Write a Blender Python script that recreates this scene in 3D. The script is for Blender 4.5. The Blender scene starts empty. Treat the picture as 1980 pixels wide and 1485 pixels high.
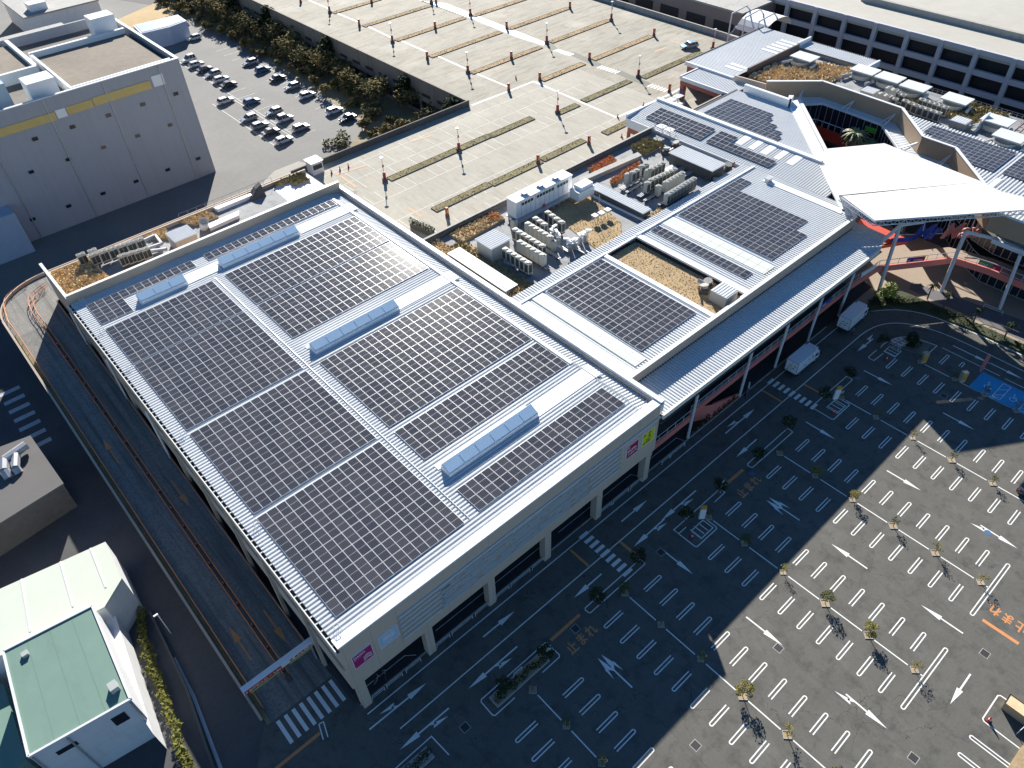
import bpy, math, random
from mathutils import Vector, Matrix
R = math.radians
random.seed(7)
SC = bpy.context.scene
COL = SC.collection
# ---------------------------------------------------------------- camera, sky, sun, exposure
cd = bpy.data.cameras.new('camera'); cam = bpy.data.objects.new('camera', cd); COL.objects.link(cam)
cam.location = (-9.01, -37.205, 81.0)
cam.rotation_euler = (R(45.76073), R(1.711975), R(-41.938164))
cd.sensor_width = 36.0; cd.lens = 26.495; cd.clip_start = 0.5; cd.clip_end = 3000
SC.camera = cam
SUN_AZ = math.atan2(1.655, 1.09)          # towards the sun, from +X
SUN_EL = math.atan2(1.0, math.hypot(1.655, 1.09))
w = bpy.data.worlds.new('World'); SC.world = w; w.use_nodes = True
nt = w.node_tree; nt.nodes.clear()
sky = nt.nodes.new('ShaderNodeTexSky'); sky.sky_type = 'NISHITA'; sky.sun_disc = False
sky.sun_elevation = SUN_EL; sky.sun_rotation = math.pi/2 - SUN_AZ
sky.altitude = 50; sky.air_density = 1.0; sky.dust_density = 0.0; sky.ozone_density = 5.0
bg = nt.nodes.new('ShaderNodeBackground'); bg.inputs[1].default_value = 0.061
wo = nt.nodes.new('ShaderNodeOutputWorld')
hs = nt.nodes.new('ShaderNodeHueSaturation'); hs.inputs['Saturation'].default_value = 1.1; hs.inputs['Value'].default_value = 1.0
nt.links.new(sky.outputs[0], hs.inputs['Color']); nt.links.new(hs.outputs[0], bg.inputs[0]); nt.links.new(bg.outputs[0], wo.inputs[0])
sd = bpy.data.lights.new('sun', 'SUN'); sd.energy = 5.0; sd.angle = R(0.5); sd.color = (1.0, 0.95, 0.87)
so = bpy.data.objects.new('sun', sd); COL.objects.link(so)
sv = Vector((1.09, 1.655, 1.0)).normalized()
so.rotation_euler = sv.to_track_quat('Z', 'Y').to_euler(); so.location = (0, 0, 120)
SC.view_settings.view_transform = 'Standard'; SC.view_settings.look = 'None'
SC.view_settings.exposure = 1.05; SC.view_settings.gamma = 1.0

# ---------------------------------------------------------------- materials
MATS = {}
def mat(name, col, rough=0.7, var=0.12, scale=1.5, metal=0.0, bump=0.0, bscale=12.0, col2=None, spec=0.5, streak=None, coat=0.0):
    """colour broken up by two noises in object/world metres"""
    if name in MATS: return MATS[name]
    m = bpy.data.materials.new(name); m.use_nodes = True; n = m.node_tree.nodes; l = m.node_tree.links
    b = n['Principled BSDF']; b.inputs['Roughness'].default_value = rough; b.inputs['Metallic'].default_value = metal
    b.inputs['Specular IOR Level'].default_value = spec
    if coat: b.inputs['Coat Weight'].default_value = coat
    g = n.new('ShaderNodeNewGeometry'); mp = n.new('ShaderNodeMapping'); l.new(g.outputs['Position'], mp.inputs[0])
    if streak: mp.inputs['Scale'].default_value = streak
    a = n.new('ShaderNodeTexNoise'); a.inputs['Scale'].default_value = scale; a.inputs['Detail'].default_value = 6; a.inputs['Roughness'].default_value = 0.65
    l.new(mp.outputs[0], a.inputs['Vector'])
    a2 = n.new('ShaderNodeTexNoise'); a2.inputs['Scale'].default_value = scale*0.13; a2.inputs['Detail'].default_value = 3
    l.new(mp.outputs[0], a2.inputs['Vector'])
    ad = n.new('ShaderNodeMath'); ad.operation = 'ADD'; l.new(a.outputs['Fac'], ad.inputs[0]); l.new(a2.outputs['Fac'], ad.inputs[1])
    mr = n.new('ShaderNodeMapRange'); mr.inputs['From Min'].default_value = 0.62; mr.inputs['From Max'].default_value = 1.38
    l.new(ad.outputs[0], mr.inputs['Value'])
    mx = n.new('ShaderNodeMix'); mx.data_type = 'RGBA'
    c1 = [max(0, c*(1-var)) for c in col[:3]]+[1]; c2 = [min(1, c*(1+var)) for c in (col2 or col)[:3]]+[1]
    mx.inputs[6].default_value = c1; mx.inputs[7].default_value = c2
    l.new(mr.outputs[0], mx.inputs[0]); l.new(mx.outputs[2], b.inputs['Base Color'])
    if bump:
        t = n.new('ShaderNodeTexNoise'); t.inputs['Scale'].default_value = bscale; t.inputs['Detail'].default_value = 4
        l.new(g.outputs['Position'], t.inputs['Vector'])
        bp = n.new('ShaderNodeBump'); bp.inputs['Strength'].default_value = bump; bp.inputs['Distance'].default_value = 0.05
        l.new(t.outputs['Fac'], bp.inputs['Height']); l.new(bp.outputs[0], b.inputs['Normal'])
    m['out'] = mx.name
    MATS[name] = m
    return m

def cracks(m, scale, width, dark, wobble=1.2, zone=0.5):
    """thin wandering lines mixed over the base colour"""
    n = m.node_tree.nodes; l = m.node_tree.links; b = n['Principled BSDF']; src = b.inputs['Base Color'].links[0].from_socket
    g = n.new('ShaderNodeNewGeometry'); ns = n.new('ShaderNodeTexNoise'); ns.inputs['Scale'].default_value = 0.35; ns.inputs['Detail'].default_value = 5
    l.new(g.outputs['Position'], ns.inputs['Vector'])
    vm = n.new('ShaderNodeVectorMath'); vm.operation = 'SCALE'; vm.inputs['Scale'].default_value = wobble*4
    l.new(ns.outputs['Color'], vm.inputs[0])
    va = n.new('ShaderNodeVectorMath'); va.operation = 'ADD'; l.new(g.outputs['Position'], va.inputs[0]); l.new(vm.outputs[0], va.inputs[1])
    v = n.new('ShaderNodeTexVoronoi'); v.feature = 'DISTANCE_TO_EDGE'; v.inputs['Scale'].default_value = scale
    l.new(va.outputs[0], v.inputs['Vector'])
    lt = n.new('ShaderNodeMath'); lt.operation = 'LESS_THAN'; lt.inputs[1].default_value = width; l.new(v.outputs['Distance'], lt.inputs[0])
    z = n.new('ShaderNodeTexNoise'); z.inputs['Scale'].default_value = 0.09; l.new(g.outputs['Position'], z.inputs['Vector'])
    gt = n.new('ShaderNodeMath'); gt.operation = 'GREATER_THAN'; gt.inputs[1].default_value = zone; l.new(z.outputs['Fac'], gt.inputs[0])
    mu = n.new('ShaderNodeMath'); mu.operation = 'MULTIPLY'; l.new(lt.outputs[0], mu.inputs[0]); l.new(gt.outputs[0], mu.inputs[1])
    mx = n.new('ShaderNodeMix'); mx.data_type = 'RGBA'; mx.inputs[7].default_value = dark
    l.new(mu.outputs[0], mx.inputs[0]); l.new(src, mx.inputs[6]); l.new(mx.outputs[2], b.inputs['Base Color'])

def lines(m, axis, pitch, width, dark, offset=0.0):
    """dark joint lines every `pitch` metres along a world axis"""
    n = m.node_tree.nodes; l = m.node_tree.links; b = n['Principled BSDF']; src = b.inputs['Base Color'].links[0].from_socket
    g = n.new('ShaderNodeNewGeometry'); sp = n.new('ShaderNodeSeparateXYZ'); l.new(g.outputs['Position'], sp.inputs[0])
    o = n.new('ShaderNodeMath'); o.operation = 'ADD'; o.inputs[1].default_value = offset + 1000*pitch; l.new(sp.outputs[axis], o.inputs[0])
    md = n.new('ShaderNodeMath'); md.operation = 'MODULO'; md.inputs[1].default_value = pitch; l.new(o.outputs[0], md.inputs[0])
    lt = n.new('ShaderNodeMath'); lt.operation = 'LESS_THAN'; lt.inputs[1].default_value = width; l.new(md.outputs[0], lt.inputs[0])
    mx = n.new('ShaderNodeMix'); mx.data_type = 'RGBA'; mx.inputs[7].default_value = dark
    l.new(lt.outputs[0], mx.inputs[0]); l.new(src, mx.inputs[6]); l.new(mx.outputs[2], b.inputs['Base Color'])

def speckle(m, scale, lo, dark, fac=0.6):
    """soft irregular stains"""
    n = m.node_tree.nodes; l = m.node_tree.links; b = n['Principled BSDF']; src = b.inputs['Base Color'].links[0].from_socket
    g = n.new('ShaderNodeNewGeometry'); mp = n.new('ShaderNodeMapping'); l.new(g.outputs['Position'], mp.inputs[0]); mp.inputs['Scale'].default_value = scale
    t = n.new('ShaderNodeTexNoise'); t.inputs['Scale'].default_value = 1.0; t.inputs['Detail'].default_value = 7; t.inputs['Roughness'].default_value = 0.7
    l.new(mp.outputs[0], t.inputs['Vector'])
    mr = n.new('ShaderNodeMapRange'); mr.inputs['From Min'].default_value = lo; mr.inputs['From Max'].default_value = lo+0.16; mr.inputs['To Max'].default_value = fac
    l.new(t.outputs['Fac'], mr.inputs['Value'])
    mx = n.new('ShaderNodeMix'); mx.data_type = 'RGBA'; mx.inputs[7].default_value = dark
    l.new(mr.outputs[0], mx.inputs[0]); l.new(src, mx.inputs[6]); l.new(mx.outputs[2], b.inputs['Base Color'])

asphalt = mat('asphalt', (0.112, 0.108, 0.094), 0.85, 0.16, 3.0, bump=0.25, bscale=9)
speckle(asphalt, (0.5, 0.5, 0.5), 0.50, (0.058, 0.056, 0.05, 1), 0.75)
speckle(asphalt, (0.2, 0.12, 0.2), 0.56, (0.17, 0.165, 0.15, 1), 0.5)
speckle(asphalt, (0.9, 0.35, 0.9), 0.57, (0.05, 0.048, 0.044, 1), 0.6)
speckle(asphalt, (0.04, 0.9, 0.5), 0.55, (0.085, 0.083, 0.075, 1), 0.5)
speckle(asphalt, (9, 9, 9), 0.6, (0.07, 0.07, 0.065, 1), 0.5)
cracks(asphalt, 0.09, 0.0022, (0.05, 0.05, 0.045, 1), 1.3, 0.5)
lines(asphalt, 0, 15.9, 0.05, (0.07, 0.07, 0.065, 1), -6.2)
road_dark = mat('street_asphalt', (0.075, 0.075, 0.078), 0.85, 0.2, 2.0)
lot_grey = mat('rear_lot_asphalt', (0.17, 0.165, 0.155), 0.85, 0.15, 1.0)
ramp_mat = mat('ramp_concrete', (0.235, 0.228, 0.21), 0.85, 0.16, 5.0, bump=0.3)
speckle(ramp_mat, (0.85, 0.02, 0.2), 0.47, (0.09, 0.085, 0.075, 1), 0.85)
speckle(ramp_mat, (3.5, 3.5, 3.5), 0.47, (0.12, 0.115, 0.10, 1), 0.75)
deck_mat = mat('deck_concrete', (0.36, 0.335, 0.275), 0.85, 0.12, 1.2, bump=0.15)
speckle(deck_mat, (1.1, 0.16, 0.5), 0.5, (0.24, 0.22, 0.17, 1), 0.55)
speckle(deck_mat, (0.12, 0.12, 0.1), 0.54, (0.46, 0.44, 0.38, 1), 0.5)
deck_old = mat('deck_weathered', (0.31, 0.285, 0.225), 0.85, 0.14, 1.2)
speckle(deck_old, (0.16, 0.75, 0.5), 0.47, (0.17, 0.15, 0.11, 1), 0.7)
speckle(deck_old, (0.1, 0.1, 0.1), 0.53, (0.44, 0.42, 0.36, 1), 0.6)
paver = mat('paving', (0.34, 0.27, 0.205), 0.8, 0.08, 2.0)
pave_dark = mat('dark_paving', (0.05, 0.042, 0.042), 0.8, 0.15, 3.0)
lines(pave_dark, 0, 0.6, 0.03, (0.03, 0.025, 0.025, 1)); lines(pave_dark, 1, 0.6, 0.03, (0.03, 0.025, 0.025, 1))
path_mat = mat('footpath', (0.13, 0.125, 0.13), 0.8, 0.12, 2.0)
line_white = mat('road_paint_white', (0.78, 0.78, 0.74), 0.7, 0.1, 6.0)
speckle(line_white, (7, 7, 7), 0.60, (0.35, 0.35, 0.33, 1), 0.8)
line_orange = mat('road_paint_orange', (0.62, 0.26, 0.09), 0.7, 0.15, 6.0)
speckle(line_orange, (6, 6, 6), 0.56, (0.25, 0.15, 0.1, 1), 0.8)
line_faint = mat('faded_paint', (0.66, 0.64, 0.58), 0.8, 0.12, 3.0)
line_faint_o = mat('faded_orange_paint', (0.56, 0.34, 0.19), 0.8, 0.1, 3.0)
blue_paint = mat('blue_bay_paint', (0.035, 0.30, 0.56), 0.7, 0.12, 4.0)
roof_metal = mat('folded_roof_metal', (0.60, 0.62, 0.63), 0.75, 0.05, 0.8, spec=0.15)
speckle(roof_metal, (0.15, 2.2, 1), 0.58, (0.50, 0.52, 0.53, 1), 0.35)
roof_strip = mat('flashing_metal', (0.78, 0.80, 0.82), 0.6, 0.03, 0.8, spec=0.2)
eave_metal = mat('eave_trim', (0.72, 0.74, 0.75), 0.45, 0.04, 1.0)
cream = mat('cream_fascia', (0.78, 0.75, 0.66), 0.5, 0.04, 1.0)
sky_glass = mat('monitor_glazing', (0.60, 0.78, 0.92), 0.35, 0.03, 1.0, spec=0.4)
tan = mat('tan_panel', (0.56, 0.46, 0.365), 0.7, 0.06, 1.5)
speckle(tan, (0.9, 0.9, 0.35), 0.6, (0.42, 0.345, 0.27, 1), 0.5)
lines(tan, 0, 3.05, 0.035, (0.34, 0.29, 0.24, 1))
brown = mat('brown_ribbed_panel', (0.37, 0.27, 0.185), 0.6, 0.05, 2.0)
tanw = mat('tan_parapet', (0.46, 0.37, 0.29), 0.7, 0.05, 1.5)
louvre_mat = mat('louvre_grey', (0.56, 0.58, 0.565), 0.6, 0.05, 2.0)
conc = mat('concrete', (0.36, 0.35, 0.32), 0.8, 0.14, 1.5)
speckle(conc, (0.8, 0.8, 0.3), 0.52, (0.18, 0.17, 0.15, 1), 0.6)
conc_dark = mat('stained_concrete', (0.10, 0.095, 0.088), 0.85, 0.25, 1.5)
yard_mat = mat('yard_screed', (0.27, 0.275, 0.28), 0.8, 0.12, 1.2)
speckle(yard_mat, (0.6, 0.6, 0.6), 0.5, (0.13, 0.13, 0.13, 1), 0.7)
speckle(yard_mat, (0.25, 0.25, 0.25), 0.56, (0.5, 0.5, 0.5, 1), 0.6)
soil = mat('roof_soil', (0.42, 0.31, 0.18), 0.95, 0.25, 2.5, bump=0.6, bscale=4, spec=0.1)
speckle(soil, (0.35, 0.35, 0.35), 0.53, (0.29, 0.215, 0.12, 1), 0.7)
straw = mat('dry_grass', (0.72, 0.56, 0.34), 0.95, 0.25, 3.0, spec=0.05)
straw2 = mat('rust_grass', (0.66, 0.34, 0.17), 0.95, 0.3, 3.0, spec=0.05)
straw3 = mat('olive_grass', (0.36, 0.30, 0.15), 0.95, 0.3, 3.0, spec=0.05)
green1 = mat('young_leaves', (0.09, 0.105, 0.028), 0.8, 0.35, 4.0, spec=0.15)
green2 = mat('dark_leaves', (0.035, 0.05, 0.02), 0.85, 0.4, 3.0, spec=0.1)
green3 = mat('wood_leaves', (0.065, 0.072, 0.03), 0.9, 0.4, 0.35, col2=(0.19, 0.155, 0.065), spec=0.05)
green4 = mat('palm_leaves', (0.17, 0.19, 0.08), 0.6, 0.3, 2.0)
gold_leaf = mat('yellowing_leaves', (0.19, 0.165, 0.04), 0.8, 0.35, 4.0, spec=0.15)
bark = mat('bark', (0.14, 0.10, 0.07), 0.9, 0.2, 6.0)
ac_mat = mat('unit_casing', (0.50, 0.485, 0.43), 0.6, 0.05, 2.0, spec=0.2)
ac_grey = mat('unit_casing_grey', (0.40, 0.42, 0.40), 0.6, 0.05, 2.0, spec=0.2)
ac_dark = mat('coil_fins', (0.035, 0.045, 0.05), 0.5, 0.2, 8.0)
fan_mat = mat('fan_guard', (0.10, 0.10, 0.10), 0.5, 0.15, 8.0)
galv = mat('galvanised_steel', (0.45, 0.46, 0.47), 0.45, 0.12, 2.0, metal=0.4)
pole_white = mat('white_steel', (0.62, 0.64, 0.66), 0.4, 0.05, 1.0)
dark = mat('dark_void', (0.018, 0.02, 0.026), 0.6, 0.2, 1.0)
dark_glass = mat('dark_glass', (0.02, 0.025, 0.035), 0.12, 0.1, 1.0, spec=0.6)
pink = mat('salmon_beam', (0.66, 0.20, 0.165), 0.6, 0.05, 1.0)
red_p = mat('red_steel', (0.55, 0.07, 0.04), 0.5, 0.1, 1.0)
redbrown = mat('red_brown_wall', (0.36, 0.11, 0.075), 0.65, 0.08, 1.0)
orange = mat('orange_rail', (0.62, 0.22, 0.08), 0.5, 0.12, 3.0)
membrane = mat('canopy_membrane', (0.77, 0.755, 0.71), 0.6, 0.02, 0.5)
grey_wall = mat('grey_wall_panel', (0.36, 0.37, 0.40), 0.6, 0.04, 0.4)
speckle(grey_wall, (0.6, 0.6, 0.06), 0.52, (0.32, 0.32, 0.34, 1), 0.5)
lines(grey_wall, 0, 3.0, 0.07, (0.31, 0.31, 0.335, 1))
wall_white = mat('white_wall', (0.66, 0.67, 0.68), 0.6, 0.05, 1.0)
speckle(wall_white, (1.1, 1.1, 0.12), 0.54, (0.48, 0.48, 0.47, 1), 0.5)
lines(wall_white, 2, 2.05, 0.04, (0.5, 0.5, 0.5, 1))
teal_roof = mat('green_roof_sheet', (0.175, 0.27, 0.225), 0.8, 0.08, 0.5, spec=0.15)
speckle(teal_roof, (0.5, 0.15, 0.5), 0.52, (0.145, 0.225, 0.19, 1), 0.6)
pale_roof = mat('pale_roof_sheet', (0.56, 0.59, 0.50), 0.8, 0.04, 0.5)
truck_white = mat('truck_paint', (0.83, 0.85, 0.88), 0.3, 0.03, 1.0, coat=0.3)
tyre = mat('tyre_rubber', (0.02, 0.02, 0.02), 0.8, 0.1, 3.0)
chrome = mat('rim_alloy', (0.5, 0.5, 0.5), 0.3, 0.05, 3.0, metal=0.7)
magenta = mat('magenta_board', (0.42, 0.02, 0.16), 0.4, 0.03, 1.0)
crimson = mat('crimson_board', (0.42, 0.015, 0.07), 0.4, 0.03, 1.0)
yellow = mat('yellow_board', (0.72, 0.72, 0.03), 0.4, 0.03, 1.0)
paleblue = mat('pale_blue_board', (0.42, 0.56, 0.72), 0.4, 0.04, 1.0)
signwhite = mat('sign_white', (0.80, 0.80, 0.80), 0.4, 0.02, 1.0)
signblue = mat('sign_blue', (0.015, 0.05, 0.32), 0.4, 0.03, 1.0)
signpink = mat('sign_faded_red', (0.50, 0.17, 0.15), 0.4, 0.03, 1.0)
postred = mat('post_red', (0.30, 0.035, 0.025), 0.6, 0.15, 3.0)
signred = mat('sign_red', (0.55, 0.03, 0.03), 0.4, 0.03, 1.0)
signblack = mat('sign_black', (0.03, 0.03, 0.035), 0.5, 0.03, 1.0)
signorange = mat('sign_orange', (0.60, 0.28, 0.05), 0.5, 0.03, 1.0)
skin_m = mat('skin', (0.45, 0.27, 0.19), 0.6, 0.03, 4.0)
cloth_g = mat('work_jacket', (0.10, 0.16, 0.15), 0.8, 0.1, 6.0)
cloth_d = mat('work_trousers', (0.03, 0.035, 0.05), 0.8, 0.1, 6.0)

# solar glass: dark cells, fine fingers along the slope, one pale busbar gap across the middle
pv = bpy.data.materials.new('solar_glass'); pv.use_nodes = True
n = pv.node_tree.nodes; l = pv.node_tree.links; b = n['Principled BSDF']
b.inputs['Roughness'].default_value = 0.14; b.inputs['Specular IOR Level'].default_value = 0.18
tc = n.new('ShaderNodeTexCoord'); sp = n.new('ShaderNodeSeparateXYZ'); l.new(tc.outputs['Object'], sp.inputs[0])
def _m(op, a, v): 
    q = n.new('ShaderNodeMath'); q.operation = op; l.new(a, q.inputs[0]); q.inputs[1].default_value = v; return q.outputs[0]
fx = _m('LESS_THAN', _m('MODULO', _m('ADD', sp.outputs[0], 10.0), 0.175), 0.030)
ya = n.new('ShaderNodeMath'); ya.operation = 'ABSOLUTE'; l.new(sp.outputs[1], ya.inputs[0])
fy = _m('LESS_THAN', ya.outputs[0], 0.022)
oi = n.new('ShaderNodeObjectInfo'); cr = n.new('ShaderNodeMix'); cr.data_type = 'RGBA'
cr.inputs[6].default_value = (0.026, 0.029, 0.042, 1); cr.inputs[7].default_value = (0.050, 0.050, 0.060, 1); l.new(oi.outputs['Random'], cr.inputs[0])
m1 = n.new('ShaderNodeMix'); m1.data_type = 'RGBA'; m1.inputs[7].default_value = (0.15, 0.155, 0.17, 1)
f1 = _m('MULTIPLY', fx, 0.75); l.new(f1, m1.inputs[0]); l.new(cr.outputs[2], m1.inputs[6])
m2 = n.new('ShaderNodeMix'); m2.data_type = 'RGBA'; m2.inputs[7].default_value = (0.40, 0.42, 0.45, 1)
l.new(fy, m2.inputs[0]); l.new(m1.outputs[2], m2.inputs[6]); l.new(m2.outputs[2], b.inputs['Base Color'])
frame_mat = mat('anodised_frame', (0.62, 0.64, 0.66), 0.4, 0.03, 1.0, metal=0.2)

# ---------------------------------------------------------------- mesh helpers
class MB:
    def __init__(s): s.v = []; s.f = []; s.m = []; s.k = 0
    def add(s, vs, fs):
        o = len(s.v); s.v += [tuple(p) for p in vs]; s.f += [tuple(i+o for i in f) for f in fs]; s.m += [s.k]*len(fs); return s
    def box(s, x0, x1, y0, y1, z0, z1):
        return s.add([(x0,y0,z0),(x1,y0,z0),(x1,y1,z0),(x0,y1,z0),(x0,y0,z1),(x1,y0,z1),(x1,y1,z1),(x0,y1,z1)],
                     [(3,2,1,0),(4,5,6,7),(0,1,5,4),(1,2,6,5),(2,3,7,6),(3,0,4,7)])
    def rbox(s, c, size, rz=0, tilt=None):
        hx, hy, hz = [q/2 for q in size]; M = Matrix.Rotation(rz, 3, 'Z')
        if tilt: M = M @ Matrix.Rotation(tilt[0], 3, tilt[1])
        p = [Vector(c)+M@Vector(q) for q in [(-hx,-hy,-hz),(hx,-hy,-hz),(hx,hy,-hz),(-hx,hy,-hz),(-hx,-hy,hz),(hx,-hy,hz),(hx,hy,hz),(-hx,hy,hz)]]
        return s.add(p, [(3,2,1,0),(4,5,6,7),(0,1,5,4),(1,2,6,5),(2,3,7,6),(3,0,4,7)])
    def prism(s, poly, z0, z1):
        a = sum(poly[i][0]*poly[(i+1)%len(poly)][1]-poly[(i+1)%len(poly)][0]*poly[i][1] for i in range(len(poly)))
        if a < 0: poly = poly[::-1]
        n_ = len(poly)
        return s.add([(p[0],p[1],z0) for p in poly]+[(p[0],p[1],z1) for p in poly],
                     [tuple(range(n_-1,-1,-1)), tuple(range(n_,2*n_))]+[(i,(i+1)%n_,n_+(i+1)%n_,n_+i) for i in range(n_)])
    def poly(s, pts):
        return s.add(pts, [tuple(range(len(pts)))])
    def tube(s, a, b, r, n=6, r2=None):
        a = Vector(a); b = Vector(b); d = (b-a); 
        if d.length < 1e-6: return s
        q = d.to_track_quat('Z', 'Y').to_matrix(); r2 = r if r2 is None else r2
        vs = [a+q@Vector((r*math.cos(2*math.pi*i/n), r*math.sin(2*math.pi*i/n), 0)) for i in range(n)]
        vs += [b+q@Vector((r2*math.cos(2*math.pi*i/n), r2*math.sin(2*math.pi*i/n), 0)) for i in range(n)]
        return s.add(vs, [tuple(range(n-1,-1,-1)), tuple(range(n,2*n))]+[(i,(i+1)%n,n+(i+1)%n,n+i) for i in range(n)])
    def path(s, pts, r, n=5):
        for a, b in zip(pts, pts[1:]): s.tube(a, b, r, n)
        return s
    def wall(s, pts, t, z0, z1):
        """wall of thickness t along a plan polyline (mitred by overlap)"""
        for (a, b) in zip(pts, pts[1:]):
            a = Vector(a[:2]); b = Vector(b[:2]); d = (b-a).normalized(); nn = Vector((-d.y, d.x))*t/2
            s.prism([tuple(a-nn), tuple(b-nn), tuple(b+nn), tuple(a+nn)], z0, z1)
        return s
    def strip(s, pts, wd, z, close=False):
        """flat painted line along a plan polyline with mitred corners"""
        P = [Vector(p[:2]) for p in pts]; N = len(P); L_ = []; R_ = []
        for i in range(N):
            a = P[(i-1)%N] if (i > 0 or close) else None; c = P[(i+1)%N] if (i < N-1 or close) else None
            d1 = (P[i]-a).normalized() if a is not None else None; d2 = (c-P[i]).normalized() if c is not None else None
            d = (d1+d2).normalized() if (d1 is not None and d2 is not None) else (d1 or d2)
            k = 1.0
            if d1 is not None and d2 is not None: k = 1/max(0.4, d.dot(d1))
            nn = Vector((-d.y, d.x))*wd/2*k; L_.append(P[i]+nn); R_.append(P[i]-nn)
        vs = [(p.x,p.y,z) for p in L_]+[(p.x,p.y,z) for p in R_]
        fs = [(i, N+i, N+(i+1)%N, (i+1)%N) for i in range(N if close else N-1)]
        return s.add(vs, fs)
    def corr(s, t0, t1, span, axis, z, pitch=0.5, h=0.15, tk=0.0):
        """folded metal sheet: trapezoid ribs running along `axis` (0=x,1=y); span(t)->(s0,s1); z number or z(x,y)"""
        prof = [(0.0, 0), (0.30, 0), (0.42, 1), (0.88, 1)]; ts = []
        k = 0
        nrib = int(math.ceil((t1-t0)/pitch))
        for k in range(nrib):
            for u, q in prof:
                t = t0+(k+u)*pitch
                if t < t1: ts.append((t, q))
        ts.append((t1, 0)); vs = []; fs = []
        zf = z if callable(z) else (lambda x, y: z)
        for t, q in ts:
            s0, s1 = span(t)
            for sx in (s0, s1):
                x, y = (sx, t) if axis == 0 else (t, sx)
                vs.append((x, y, zf(x, y)+q*h))
        for i in range(len(ts)-1):
            f = (2*i, 2*i+1, 2*i+3, 2*i+2)
            fs.append(f if axis == 0 else f[::-1])
        return s.add(vs, fs)
    def build(s, name, mats, parent=None, local=False, smooth=False):
        me = bpy.data.meshes.new(name)
        off = Vector((0,0,0))
        if parent is not None and not local:
            p = parent
            while p is not None: off += Vector(p.location); p = p.parent
        me.from_pydata([tuple(Vector(v)-off) for v in s.v], [], s.f); 
        if not isinstance(mats, (list, tuple)): mats = [mats]
        for m_ in mats: me.materials.append(m_)
        me.polygons.foreach_set('material_index', s.m)
        if smooth: me.polygons.foreach_set('use_smooth', [True]*len(s.f))
        me.update(); me.validate()
        o = bpy.data.objects.new(name, me); COL.objects.link(o)
        if parent is not None: o.parent = parent
        return o

def thing(name, label, cat, loc=(0,0,0), rz=0, group=None):
    o = bpy.data.objects.new(name, None); o.empty_display_size = 0.3; COL.objects.link(o)
    o.location = loc; o.rotation_euler = (0,0,rz); o['label'] = label; o['category'] = cat
    if group: o['group'] = group
    return o
def boxes(name, m_, parent, lst):
    """one part per box, for pieces that stand apart"""
    return [MB().box(*b_).build(name, m_, parent) for b_ in lst]
def tag(o, label, cat, group=None):
    o['label'] = label; o['category'] = cat
    if group: o['group'] = group
    return o
def setting(o, kind='structure'): o['kind'] = kind; return o
def dup(root, loc, rz=None, label=None, group=None, scale=None):
    def cp(o, par):
        c = o.copy(); COL.objects.link(c); c.parent = par
        for ch in list(o.children): cp(ch, c)
        return c
    r = cp(root, None); r.location = loc
    if rz is not None: r.rotation_euler = (0,0,rz)
    if label: r['label'] = label
    if group: r['group'] = group
    if scale: r.scale = (scale,)*3
    return r
_first = {}
def place(key, maker, loc, rz, label, cat=None, group=None, scale=None):
    """first call moves the prototype itself, later calls copy it"""
    if key not in _first:
        t = maker(); _first[key] = t
        t.location = loc; t.rotation_euler = (0,0,rz); t['label'] = label
        if group: t['group'] = group
        if scale: t.scale = (scale,)*3
        return t
    return dup(_first[key], loc, rz, label, group, scale)
ORD = ['first','second','third','fourth','fifth','sixth','seventh','eighth','ninth','tenth','eleventh','twelfth','thirteenth','fourteenth','fifteenth','sixteenth']

FONT = None
def text(s_, size, m_, loc, rot, parent=None, name='lettering', ext=0.01, sx=1.0, align='LEFT', shear=0.0, bold=0.0, sy=1.0, par_off=True):
    c = bpy.data.curves.new(name, 'FONT'); c.body = s_; c.size = size; c.extrude = ext; c.align_x = align; c.shear = shear; c.offset = bold
    c.resolution_u = 3
    o = bpy.data.objects.new(name, c); COL.objects.link(o)
    dg = bpy.context.evaluated_depsgraph_get(); me = bpy.data.meshes.new_from_object(o.evaluated_get(dg))
    bpy.data.objects.remove(o); me.name = name; me.materials.clear(); me.materials.append(m_)
    for v in me.vertices: v.co.x *= sx; v.co.y *= sy
    q = bpy.data.objects.new(name, me); COL.objects.link(q); q.rotation_euler = rot
    if parent is not None:
        q.parent = parent; q.location = Vector(loc)-Vector(parent.location) if par_off else loc
    else: q.location = loc
    return q

# the same glass for merged cells, driven by a per-cell UV in metres
pv_far = pv.copy(); pv_far.name = 'solar_glass_merged'; _n = pv_far.node_tree.nodes; _l = pv_far.node_tree.links
_uv = _n.new('ShaderNodeUVMap'); _uv.uv_map = 'cell'
for _x in list(_n):
    if _x.type == 'SEPXYZ': _l.new(_uv.outputs[0], _x.inputs[0])

# ================================================================ GROUND, ROADS, MARKINGS
g_ = MB().box(-900, 1300, -700, 1500, -0.6, -0.02); setting(g_.build('ground', road_dark))
asp = MB().prism([(-12.0, 2.0), (-12.0, -20), (-22, -140), (240, -140), (240, -4), (120, -4), (107.6, -3), (97, 0.6), (46, 0.6), (-0.6, 1.2), (-0.6, 6.0), (-8.9, 6.0)], -0.018, 0.0)
setting(asp.build('car_park', asphalt))
setting(MB().prism([(-12, 118), (-12, 100), (44, 100), (50, 97), (93, 97), (96, 200), (60, 290), (-60, 290)], -0.018, -0.004).build('rear_lot', lot_grey))
pv_ = MB().prism([(97, 1.0), (107.8, -3.6), (108.5, -9), (108.9, -22), (108.9, -60), (126, -60), (126, 60), (97, 60)], -0.018, 0.10)
setting(pv_.build('plaza_paving', paver))
setting(MB().prism([(109.9, -3.6), (112.2, -3.0), (115.4, -22), (115.4, -60), (109.9, -60)], 0.10, 0.112).build('footpath', path_mat))
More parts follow.
